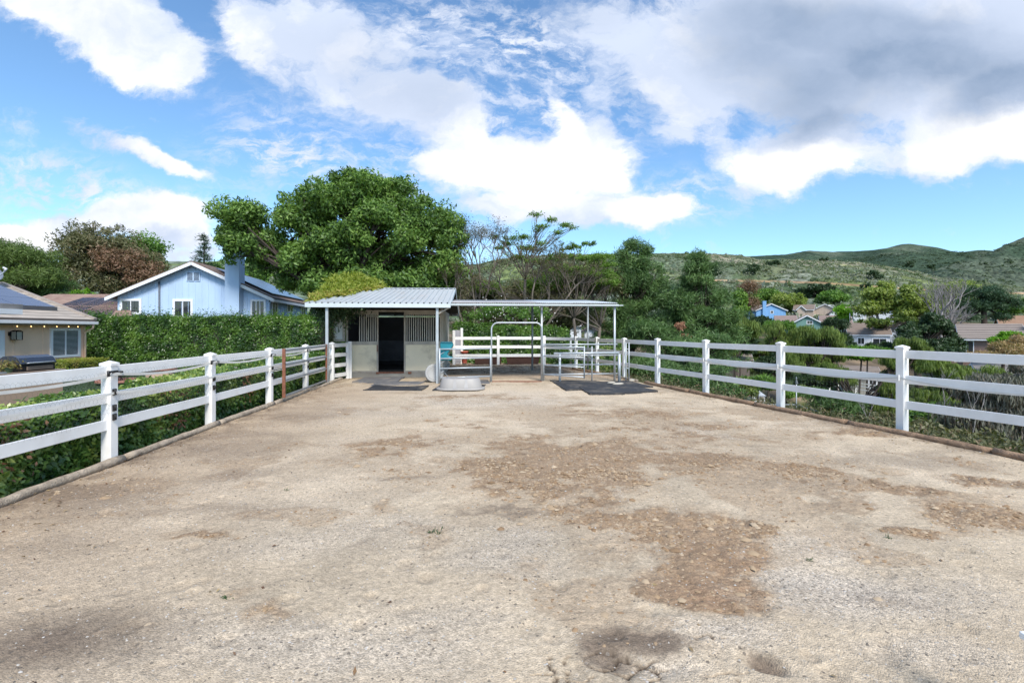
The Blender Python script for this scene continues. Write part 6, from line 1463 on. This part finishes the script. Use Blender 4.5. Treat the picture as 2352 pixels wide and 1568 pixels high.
tree('pine_tree', 'dark pine below the rails left, under the first right fence bays', 22, 1560, [(1480, 850, 50, 30), (1560, 870, 60, 30), (1620, 860, 50, 40)], 'pine', ncl=150, per=120, cr=.45, leaf=.28, asp=.12, seed=46, tr=.15, zb=-8, group='pines beyond the pen')
tree('pepper_tree', 'light green weeping tree just right of the broad pine', 50, 1690, [(1680, 735, 34, 40), (1700, 770, 40, 40), (1665, 790, 40, 34)], 'pepper', ncl=150, per=110, cr=.9, leaf=.5, asp=.14, droop=.75, seed=47, tr=.25)
# --- valley trees
tree('pepper_tree', 'large weeping pepper tree in front of the sage green house, left crown', 60, 1800, [(1800, 765, 55, 30), (1770, 800, 50, 34), (1830, 790, 60, 40), (1800, 840, 90, 36), (1760, 850, 50, 36)], 'pepper', ncl=330, per=120, cr=1.05, leaf=.55, asp=.13, droop=.8, seed=51, tr=.4, group='weeping pepper trees')
tree('pepper_tree', 'large weeping pepper tree in front of the sage green house, right crown', 56, 1875, [(1870, 775, 50, 32), (1900, 810, 46, 34), (1850, 830, 60, 34), (1910, 850, 50, 40)], 'pepper', ncl=260, per=120, cr=1.0, leaf=.55, asp=.13, droop=.8, seed=52, tr=.4, group='weeping pepper trees')
tree('shrubby_tree', 'dark green wispy tree with showing branches left of the ranch house', 70, 1925, [(1918, 755, 30, 22), (1898, 782, 26, 18), (1932, 788, 26, 20)], 'dark', ncl=120, per=110, cr=1.0, leaf=.45, asp=.2, seed=53, tr=.25, bark='grey')
tree('broadleaf_tree', 'big dark green tree right of the ranch house', 66, 2110, [(2125, 748, 46, 30), (2112, 786, 42, 30), (2160, 778, 50, 36), (2130, 812, 70, 28), (2185, 806, 34, 30)], 'dark', ncl=380, per=120, cr=1.1, leaf=.40, seed=54, tr=.45)
tree('pepper_tree', 'light weeping crown just above the nearest right fence post', 36, 2080, [(2085, 800, 34, 26), (2050, 815, 34, 20), (2110, 820, 40, 30)], 'pepper', ncl=130, per=110, cr=.6, leaf=.36, asp=.13, droop=.75, seed=55, tr=.2, group='weeping pepper trees')
tree('pepper_tree', 'weeping tree hanging behind the middle rails between the near posts', 32, 1980, [(2046, 850, 24, 36), (2048, 900, 26, 40), (1905, 850, 26, 20), (2030, 940, 30, 26)], 'pepper', ncl=200, per=120, cr=.6, leaf=.36, asp=.13, droop=.8, seed=56, tr=.2, group='weeping pepper trees')
tree('pepper_tree', 'bright weeping foliage right of the nearest right fence post', 27, 2190, [(2150, 850, 50, 30), (2210, 870, 50, 34), (2260, 860, 50, 30), (2160, 900, 60, 40), (2240, 920, 60, 40)], 'pepper', ncl=260, per=120, cr=.5, leaf=.30, asp=.13, droop=.75, seed=57, tr=.2, group='weeping pepper trees')
tree('shrub', 'dark bushy shrub below the rails at the second right fence post', 24, 1920, [(1900, 925, 42, 26), (1945, 940, 50, 34), (1870, 905, 30, 14)], 'pine', ncl=120, per=120, cr=.4, leaf=.24, asp=.14, seed=58, tr=.1, cat='shrub')
tree('shrub', 'small bright green bush in the valley beside the capped post', 30, 1812, [(1812, 905, 26, 18)], 'bright', ncl=26, per=90, cr=.35, leaf=.2, seed=59, tr=.06, cat='shrub')
tree('lime_tree', 'vivid lime green tree beside the street lamp', 105, 1936, [(1936, 722, 20, 20), (1930, 738, 20, 14)], 'lime', ncl=60, per=90, cr=1.1, leaf=.5, seed=60, tr=.2)
tree('broadleaf_tree', 'round bright green tree behind the bright blue far house', 175, 1762, [(1762, 680, 30, 20), (1740, 690, 24, 20)], 'bright', ncl=90, per=100, cr=2.0, leaf=.8, seed=61, tr=.5)
tree('broadleaf_tree', 'yellow green tree right of the bright blue far house', 168, 1810, [(1812, 692, 36, 18), (1830, 706, 24, 16), (1795, 690, 26, 14)], 'sycamore', ncl=90, per=100, cr=2.0, leaf=.8, seed=62, tr=.5)
tree('broadleaf_tree', 'narrow bright green tree left of the bright blue far house', 120, 1698, [(1698, 690, 17, 26), (1700, 712, 17, 18)], 'bright', ncl=70, per=100, cr=1.5, leaf=.6, seed=63, tr=.35)
tree('broadleaf_tree', 'purplish brown thin tree left of the far houses', 140, 1725, [(1716, 668, 26, 26), (1722, 700, 22, 26)], 'redbrown', ncl=60, per=80, cr=1.8, leaf=.6, asp=.25, seed=64, tr=.4)
tree('broadleaf_tree', 'big dark oak on the slope above the tan far house', 210, 1875, [(1880, 672, 44, 20), (1858, 684, 34, 16)], 'dark', ncl=110, per=100, cr=2.6, leaf=1.0, seed=65, tr=.6)
tree('broadleaf_tree', 'mid green oak right of the dark slope oak', 190, 1910, [(1910, 686, 32, 18)], 'broad', ncl=70, per=100, cr=2.2, leaf=.9, seed=66, tr=.5)
tree('sycamore_tree', 'tall yellow green sycamore with a pale trunk above the ranch house', 98, 2018, [(2018, 680, 34, 24), (2025, 705, 48, 22), (2000, 715, 36, 18), (2035, 660, 18, 16)], 'sycamore', ncl=150, per=70, cr=1.5, leaf=.55, asp=.5, seed=67, tr=.3, bark='pale', group='yellow green sycamores')
tree('sycamore_tree', 'yellow green sycamore left of the grey bare tree', 94, 2100, [(2100, 690, 36, 26), (2110, 715, 44, 26), (2080, 725, 30, 18), (2090, 670, 20, 18)], 'sycamore', ncl=170, per=90, cr=1.5, leaf=.55, seed=68, tr=.3, bark='grey', group='yellow green sycamores')
tree('sycamore_tree', 'tall pale sycamore behind the grey bare tree', 110, 2195, [(2190, 670, 42, 24), (2200, 690, 50, 26)], 'sycamore', ncl=120, per=80, cr=1.8, leaf=.6, seed=69, tr=.3, bark='grey', group='yellow green sycamores')
tree('shrub', 'row of low mixed bushes under the sycamores', 90, 2040, [(2000, 745, 40, 12), (2060, 738, 50, 14), (2150, 735, 50, 20)], 'pepper', ncl=110, per=90, cr=1.1, leaf=.5, seed=70, tr=.2, cat='shrub')
fractal('bare_tree', 'dense grey leafless tree beside the spreading pine at right', 86, 2165, [(2150, 735, .3, 4), (2190, 720, .3, 4), (2165, 715, .3, 4), (2180, 745, .3, 4), (2140, 720, .25, 4)], None, 0, seed=71, length=2.0, spread=.6, bark='pale', r0=.2, zb=-3, up=.5, group=None)
tree('pine_tree', 'spreading dark pine with a visible trunk above the brown house', 90, 2262, [(2262, 678, 48, 24), (2230, 705, 40, 20), (2300, 700, 40, 22), (2265, 705, 40, 16), (2220, 730, 30, 14), (2300, 728, 24, 10)], 'pine_dark', ncl=260, per=110, cr=1.3, leaf=.6, asp=.14, seed=72, tr=.5, zb=-3, fork=6.)
tree('broadleaf_tree', 'green shrubs on the slope at the right edge', 150, 2330, [(2330, 712, 36, 14), (2380, 700, 40, 20)], 'broad', ncl=60, per=90, cr=2, leaf=.8, seed=73, tr=.3, cat='shrub')
tree('shrub', 'rusty orange feathery bush in front of the brown house', 44, 2300, [(2312, 802, 38, 18), (2342, 794, 26, 24), (2262, 815, 34, 9)], 'orange', ncl=120, per=110, cr=.7, leaf=.34, asp=.18, droop=.3, seed=74, tr=.15, cat='shrub', zb=-7)
tree('shrub', 'lime green bush at the right edge before the chimney', 47, 2320, [(2318, 772, 22, 12), (2300, 780, 20, 8), (2330, 788, 20, 10)], 'lime', ncl=50, per=90, cr=.6, leaf=.26, seed=75, tr=.1, cat='shrub', zb=-7)
for k, (x, y, Y, rx, ry, lm, lbx) in enumerate([(1765, 838, 44, 34, 18, 'dark', 'dark bush left of the pepper trees below the rail'), (1700, 888, 36, 46, 20, 'pepper', 'weeping greenery behind the second right fence bay'), (1650, 900, 30, 50, 30, 'pine', 'dark pine boughs behind the second and third rails'), (1740, 880, 40, 40, 20, 'broad', 'green shrub above the garden shed'), (1990, 806, 62, 46, 11, 'broad', 'green bushes in front of the ranch house'), (2044, 797, 70, 40, 11, 'dark', 'dark bushes right of the ranch house front'), (1975, 815, 52, 24, 16, 'lime', 'yellow green bush above the top rail between near posts'), (1960, 960, 24, 50, 26, 'olive', 'brownish scrub low behind the bottom rail'), (2020, 985, 17, 40, 40, 'olive', 'grey brown twiggy scrub left of the nearest right post'), (1880, 870, 52, 40, 20, 'dark', 'dark brown bush left of the small cottage'), (1700, 790, 58, 40, 26, 'dark', 'dark tree gap filler behind the weeping tree'), (1735, 745, 90, 30, 16, 'dark', 'dark shrubs below the bright blue far house'), (1790, 748, 84, 30, 10, 'broad', 'shrubs below the right end of the bright blue far house'), (2150, 960, 19, 60, 40, 'broad', 'green undergrowth behind the nearest right post'), (1850, 960, 34, 60, 22, 'olive', 'low brown scrub at the foot of the chain link fence')]):
    tree('shrub', lbx, Y, x, [(x, y, rx, ry), (x + rx * .5, y + ry * .3, rx * .6, ry * .7), (x - rx * .5, y + ry * .2, rx * .6, ry * .7)], lm, ncl=int(40 + rx * ry * Y * Y / 20000), per=90, cr=Y * .014 + .12, leaf=.10 + Y * .005, asp=.3, droop=.4 if lm == 'pepper' else 0, seed=80 + k, tr=.1, cat='shrub', group='shrubs and bushes in the valley')
tree('flowering_shrub', 'cream flowering bush below the top rail between the near posts', 50, 1925, [(1925, 862, 26, 12)], 'orange', ncl=30, per=80, cr=.5, leaf=.2, seed=99, tr=.06, cat='shrub')
tree('palm_bush', 'grey green spiky palm clump left of the sage green house', 100, 1725, [(1722, 748, 18, 12)], 'euc', ncl=20, per=60, cr=1.0, leaf=.9, asp=.06, seed=98, tr=.1, cat='shrub')
# eucalyptus with hanging grey leaves, just outside the right fence
tree('eucalyptus_tree', 'grey hanging leaved eucalyptus below the rails at the lower right', 12.5, 2290, [(2270, 900, 80, 50), (2330, 930, 90, 60), (2220, 950, 70, 40), (2300, 990, 110, 60), (2380, 980, 80, 80), (2200, 1010, 70, 40)], 'euc', ncl=420, per=75, cr=.28, leaf=.17, asp=.17, droop=.72, seed=100, tr=.14, bark='grey', inner=.5, depth=.6, zb=-8)
tree('shrub', 'olive brown undergrowth beneath the eucalyptus', 11.5, 2250, [(2200, 1030, 90, 40), (2320, 1060, 110, 50), (2120, 1010, 60, 40)], 'olive', ncl=200, per=90, cr=.3, leaf=.14, seed=101, tr=.05, cat='shrub', zb=-8, inner=.6)
tree('broadleaf_tree', 'pink grey sparse foliage at the right border above the rail', 17, 2340, [(2345, 845, 30, 14), (2330, 870, 50, 20)], 'euc', ncl=50, per=60, cr=.3, leaf=.17, asp=.17, droop=.6, seed=102, tr=.06, zb=-8, bark='pale')
for k, (x, Y) in enumerate(((1975, 16), (2150, 13), (2210, 12.2))):
    fractal('dead_sapling', ('thin pale dead sapling left of the nearest right post', 'thin pale dead sapling right of the nearest right post', 'thin bare sapling under the eucalyptus')[k], Y, x, [(x + 20, (960, 930, 960)[k], .025, 2)], None, 0, seed=110 + k, length=.4, spread=.6, bark='pale', zb=-6, group='dead saplings behind the right fence')
# dark wooded bank directly outside the right fence
def bank():
    rng = np.random.default_rng(55); n = 5200; Y = rng.uniform(3, 24, n); d = rng.uniform(.35, 9, n); X = Rx(Y) + .3 + d; Z = terrain_h(X, Y)
    per = 14; P = np.stack([X, Y, Z + rng.uniform(0, .35, n)], -1); P = np.repeat(P, per, 0) + rng.normal(0, [.16, .16, .12], (n * per, 3))
    V_, F_ = leaf_quads(P, rsph(rng, len(P)) + [0, 0, .6], .10, .3, rng); o = bulk('bank_undergrowth', V_, F_, LM['olive'], rnd=np.repeat(rng.uniform(0, 1, len(P)), 4)); o['kind'] = 'stuff'
bank()

# ---------------------------------------------------------------- hedges
def hedge(name, label, path, width, z0, z1, lm, n, leaf, asp=.45, seed=0, core=True, bump=.12, kind='hedge', top=1.0, group=None, tuft=.0, z1b=None):
    """path: two ground points of the front face line; box of leaves behind it"""
    rng = np.random.default_rng(seed); a = np.array(path[0]); b = np.array(path[1]); Lg = np.linalg.norm(b - a); d = (b - a) / Lg; nn = np.array([-d[1], d[0]]) * np.sign(width); wd = abs(width)
    root = thing(kind, label, 'hedge', (a[0], a[1], z0), 0, group)
    H = z1 - z0; A = np.array([Lg * H, Lg * wd * top, wd * H, wd * H, Lg * H * .35]); A = A / A.sum(); f = rng.choice(5, n, p=A)
    u = rng.uniform(0, Lg, n); w = rng.uniform(0, wd, n); z = rng.uniform(0, H, n) ; Nv = np.zeros((n, 3))
    F0_ = (f == 0); w[F0_] = 0; Nv[F0_] = [-nn[0], -nn[1], .25]
    F1_ = (f == 1); z[F1_] = H; Nv[F1_] = [0, 0, 1]
    for q, uu, s_ in ((2, 0, -1), (3, Lg, 1)): m_ = (f == q); u[m_] = uu; Nv[m_] = [d[0] * s_, d[1] * s_, .2]
    m_ = (f == 4); w[m_] = wd; Nv[m_] = [nn[0], nn[1], .25]
    bmp = (fbm(u * 1.6 + seed, z * 1.6 + w * 1.6, 4, seed) - .5) * 2 * bump
    dep = rng.exponential(.05, n)
    hh = 1 + (z1b - z1) / H * (u / Lg) if z1b is not None else 1
    P = np.stack([a[0] + d[0] * u + nn[0] * w, a[1] + d[1] * u + nn[1] * w, z0 + z * hh], -1) + nrm(Nv) * (bmp - dep)[:, None] + rng.normal(0, leaf * .25, (n, 3))
    if tuft: 
        t_ = F1_ & (rng.uniform(0, 1, n) < .4); P[t_, 2] += rng.exponential(tuft, t_.sum())
    cl = fbm(u * 2.3 + 5, (z + w) * 2.3, 3, seed + 9); rnd = np.clip((cl - .35) * 1.5 + rng.uniform(0, 1, n) * .5 + .12 * F1_, 0, 1)
    V_, F_ = leaf_quads(P, Nv, leaf, asp, rng, tilt=.55); bulk('foliage', V_, F_, LM[lm], root, rnd=np.repeat(rnd, 4))
    if core:
        c = MB(); i_ = .13  # opaque core box added inside the leaves to stop light leaking through
        def Q(u_, w_, z_): return (a[0] + d[0] * u_ + nn[0] * w_, a[1] + d[1] * u_ + nn[1] * w_, z_)
        zt0 = z1 - i_ * 1.3; zt1 = (z1b if z1b is not None else z1) - i_ * 1.3
        c.add([Q(i_, i_, z0), Q(Lg - i_, i_, z0), Q(Lg - i_, wd - i_, z0), Q(i_, wd - i_, z0), Q(i_, i_, zt0), Q(Lg - i_, i_, zt1), Q(Lg - i_, wd - i_, zt1), Q(i_, wd - i_, zt0)],
              [(0, 3, 2, 1), (4, 5, 6, 7), (0, 1, 5, 4), (1, 2, 6, 5), (2, 3, 7, 6), (3, 0, 4, 7)])
        c.build('stems', bpy.data.materials.get('hedge_stems') or mat('hedge_stems', (.030, .036, .018), .95, var=.5, vscale=9, bump=1, bscale=20), root)
    return root
# tall hedge between the lawn and the blue house
hedge('tall_hedge', 'tall dark green clipped hedge in front of the pale blue house', ((-23.4, 24.6), (-8.1, 25.4)), 1.5, -.42, 2.40, 'hedge', 90000, .115, seed=1, bump=.24, tuft=.12)
hedge('tall_hedge', 'darker hedge end beside the left side of the stall', ((-9.6, 20.8), (-6.8, 21.2)), 1.3, -.3, 2.15, 'hedge', 16000, .11, seed=2, bump=.15, tuft=.06)
hedge('rear_hedge', 'leafy green hedge behind the white fence at the back of the pen', ((-3.1, 25.6), (3.2, 26.4)), 1.2, -.3, 2.05, 'hedge', 36000, .115, seed=3, bump=.16, tuft=.08, z1b=1.75)
hedge('rear_hedge', 'lower clipped hedge right of the leafy one behind the pen', ((3.2, 24.2), (5.6, 24.0)), 1.2, -.6, 1.25, 'lowhedge', 15000, .10, seed=4, bump=.12)
# low hedge pressed against the left fence, in bays
for k, (y0, y1, h, lbx) in enumerate(((2.6, 6.1, .70, 'nearest low glossy hedge bay against the left fence'), (6.2, 8.45, .74, 'second low hedge bay with brown dead leaves'), (8.5, 10.9, .82, 'third low hedge bay with light green top'), (10.95, 13.4, .86, 'fourth low hedge bay behind the pipe gate'), (13.45, 16.6, .92, 'last low hedge bay near the small white gate'))):
    hedge('low_hedge', lbx, ((-5.01 - .08 * y0 - .14 + (.08), y0), (-5.01 - .08 * y1 - .14 + .08, y1)), 1.12, -.05, h, 'lowhedge', 30000 if k == 0 else (22000 if k < 3 else 16000), .085 if k < 2 else .09, asp=.5, seed=10 + k, bump=.08, tuft=.015, group='low hedge along the left fence')
rng = np.random.default_rng(19); n_ = 500; yv = rng.choice([7.9, 8.2, 5.0, 10.4], n_) + rng.normal(0, .2, n_); P = np.stack([-5.03 - .08 * yv - .02, yv, rng.uniform(.1, .8, n_)], -1)
V_, F_ = leaf_quads(P, np.tile([1., 0, 0], (n_, 1)), .07, .45, rng, tilt=.8, droop=.5); lh = [o for o in bpy.data.objects if o.get('label') == 'second low hedge bay with brown dead leaves'][0]
bulk('dead_leaves', V_, F_, LM['dead'], lh, rnd=np.repeat(rng.uniform(0, 1, n_), 4))
hedge('box_hedge', 'small clipped box hedge under the peach house window', ((-18.2, 19.2), (-18.35, 21.4)), 1.1, -.4, .50, 'vine', 9000, .06, seed=30, bump=.03)
# vine on the stall roof and hanging under its eave
vn = thing('roof_vine', 'yellow green creeping vine mounded on the left of the stall roof', 'vine', (-6.3, 17.5, 2.9), 0)
rng = np.random.default_rng(31); n_ = 26000
a_ = rng.uniform(-.72, 1.9, n_); b_ = rng.uniform(.15, 5.6, n_)
fr_ = fbm(a_ * 1.5, b_ * 1.2, 4, 8)
lim = -.62 + (b_ - .1) * .36 + (fr_ - .5) * 1.0; k_ = (a_ < lim)
a_, b_, lim = a_[k_], b_[k_], lim[k_]; th_ = np.clip((lim - a_) / 1.0, 0, 1) ** .7 * .50 * sstep(.1, 2.2, b_) + .05
roofz = np.where(b_ < RB, EZ + (RZ - EZ) * (b_ - EB) / (RB - EB), RZ - (b_ - RB) * .2); z_ = roofz + .04 + th_ * rng.uniform(.25, 1.05, len(a_)) + (fbm(a_ * 4, b_ * 4, 3, 5) - .5) * .25 * th_ / .4
P = np.array([list(SF @ Vector(q)) for q in zip(a_, b_, z_)]); V_, F_ = leaf_quads(P, np.tile([0, -.3, 1.], (len(P), 1)), .17, .30, rng, tilt=1.3)
bulk('foliage', V_, F_, LM['vine'], vn, rnd=np.repeat(np.clip(.25 + .5 * rng.uniform(0, 1, len(P)) + .25 * (th_ < .15), 0, 1), 4))
n_ = 4200; a_ = -.55 + np.abs(rng.normal(0, .5, n_)); b_ = rng.uniform(.2, 2.3, n_); z_ = 2.50 - rng.exponential(.16, n_) * (1 - .6 * sstep(0, 1.4, a_))
P = np.array([list(SF @ Vector(q)) for q in zip(a_, b_, z_)]); V_, F_ = leaf_quads(P, np.tile([0, -1., .2], (len(P), 1)), .09, .45, rng, tilt=.8)
bulk('hanging_foliage', V_, F_, LM['dark'], vn, rnd=np.repeat(rng.uniform(0, 1, len(P)), 4))
st = MB(); rg = random.Random(5)
for k in range(6): 
    p = [tuple(SF @ Vector((-.6 + rg.uniform(-.15, .15), 2.2 + rg.uniform(-.3, .3), z + 0))) for z in (-.1, .8, 1.6, 2.45)]; st.tube(p, [.03, .022, .018, .014], 5)
st.build('stems', BK['grey'], vn)
n_ = 2600; zz = rng.uniform(0, 2.3, n_); a_ = -.62 + rng.normal(0, .13, n_); b_ = 2.3 + rng.normal(0, .2, n_); P = np.array([list(SF @ Vector(q)) for q in zip(a_, b_, zz)]); V_, F_ = leaf_quads(P, np.tile([0, -1., .3], (len(P), 1)), .08, .45, rng, tilt=.9)
bulk('climbing_foliage', V_, F_, LM['olive'], vn, rnd=np.repeat(rng.uniform(0, 1, len(P)), 4))
cv = thing('creeper', 'small ivy creeper climbing the left edge of the stall front', 'creeper', tuple(SF @ Vector((-.02, 2.2, 0)))); n_ = 520; zz = rng.uniform(0, 1.25, n_) ; a_ = .02 + rng.normal(0, .055, n_) + .12 * np.exp(-zz * 5) ; P = np.array([list(SF @ Vector(q)) for q in zip(a_, np.full(n_, WB - .09) + rng.normal(0, .03, n_), zz)])
V_, F_ = leaf_quads(P, np.tile([0, -1., .3], (len(P), 1)), .06, .6, rng, tilt=.6); bulk('foliage', V_, F_, LM['hedge'], cv, rnd=np.repeat(rng.uniform(0, 1, len(P)), 4))

# ---------------------------------------------------------------- hillside scrub
def scrub(name, n, yr, size, cols, seed, w=(1540, 2600), px_w=None, clump=16, flat=.55):
    rng = np.random.default_rng(seed); Y = np.sqrt(rng.uniform(yr[0] ** 2, yr[1] ** 2, n)); xs = rng.uniform(w[0], w[1], n); X = (xs - CX) / F0 * Y; Z = terrain_h(X, Y)
    ysc = HY - (Z - CAMZ) / Y * F0; k = np.abs(ysc - 1 - np.interp(xs, [1500, 1694, 1878, 2000, 2153, 2300, 2500], [640, 645, 649, 657, 668, 673, 676])) > 2.6; X, Y, Z, xs = X[k], Y[k], Z[k], xs[k]; n = len(X)
    S_ = size * rng.lognormal(0, .35, n)
    d = rsph(rng, n * clump).reshape(n, clump, 3); d[..., 2] = np.abs(d[..., 2])
    P = np.stack([X, Y, Z], -1)[:, None] + d * (S_[:, None, None] * .5) * [1, 1, flat]
    kc = fbm(X / 22, Y / 40, 4, 55); kc = np.clip((kc - .3) / .4, 0, 1)
    rnd = np.clip(kc[:, None] * .55 + rng.uniform(0, .35, (n, 1)) + rng.uniform(-.08, .08, (n, clump)), 0, 1)
    V_, F_ = leaf_quads(P.reshape(-1, 3), d.reshape(-1, 3) + [0, 0, .3], 1., .75, rng, tilt=.5)
    V4 = V_.reshape(-1, 4, 3); c_ = P.reshape(-1, 1, 3); sc = np.repeat(S_, clump)[:, None, None] * .42; V4 = c_ + (V4 - c_) * sc
    o = bulk(name, V4.reshape(-1, 3), F_, leafmat(name + '_leaf', cols, .3, rough=.8, spec=.1), rnd=np.repeat(rnd.ravel(), 4)); o['kind'] = 'stuff'; return o
scrub('hillside_scrub', 8000, (150, YC - 8), 2.2, [(.09, .13, .065), (.14, .18, .105), (.20, .235, .165), (.26, .285, .225), (.25, .24, .18)], 1, w=(1040, 2560))
scrub('ridge_scrub', 3500, (YC + 120, YA - 160), 3.4, [(.045, .07, .04), (.075, .105, .065), (.11, .14, .09)], 2, w=(1660, 2600))
for k, (x, y, r, lbx) in enumerate([(1717, 606 + 22, 26, 'dark round oak on the hillside, upper left'), (1640, 634, 18, 'small dark bush at the left of the hillside'), (1592, 624, 14, 'smaller dark bush left on the hillside'), (2004, 642, 20, 'dark bush in the middle of the grey hillside'), (1893, 600, 10, 'brownish bush on the hill crest'), (2088, 614, 13, 'dark bush high on the right part of the crest'), (1775, 610, 14, 'dark bush on the crest right of the oak'), (2140, 616, 10, 'dark bush at the right end of the crest'), (1992, 668, 14, 'dark shrub just below the dirt track'), (2220, 665, 22, 'dark shrub at the right end of the dirt track')]):
    # find where the sight line meets the hill
    Yv = np.linspace(160, YC - 2, 400); Xv = (x - CX) / F0 * Yv; hz = CAMZ - (y - HY) / F0 * Yv; dd = terrain_h(Xv, Yv) - hz; i0 = int(np.argmax(dd > 0)) if (dd > 0).any() else 398
    Y = float(Yv[i0]); tree('hill_bush', lbx, Y, x, [(x, y - r * .35, r, r * .62)], 'dark', ncl=22, per=50, cr=r / F0 * Y * .45, leaf=1.1, seed=200 + k, tr=.2, cat='bush', limbs=False, group='dark bushes on the hillside')
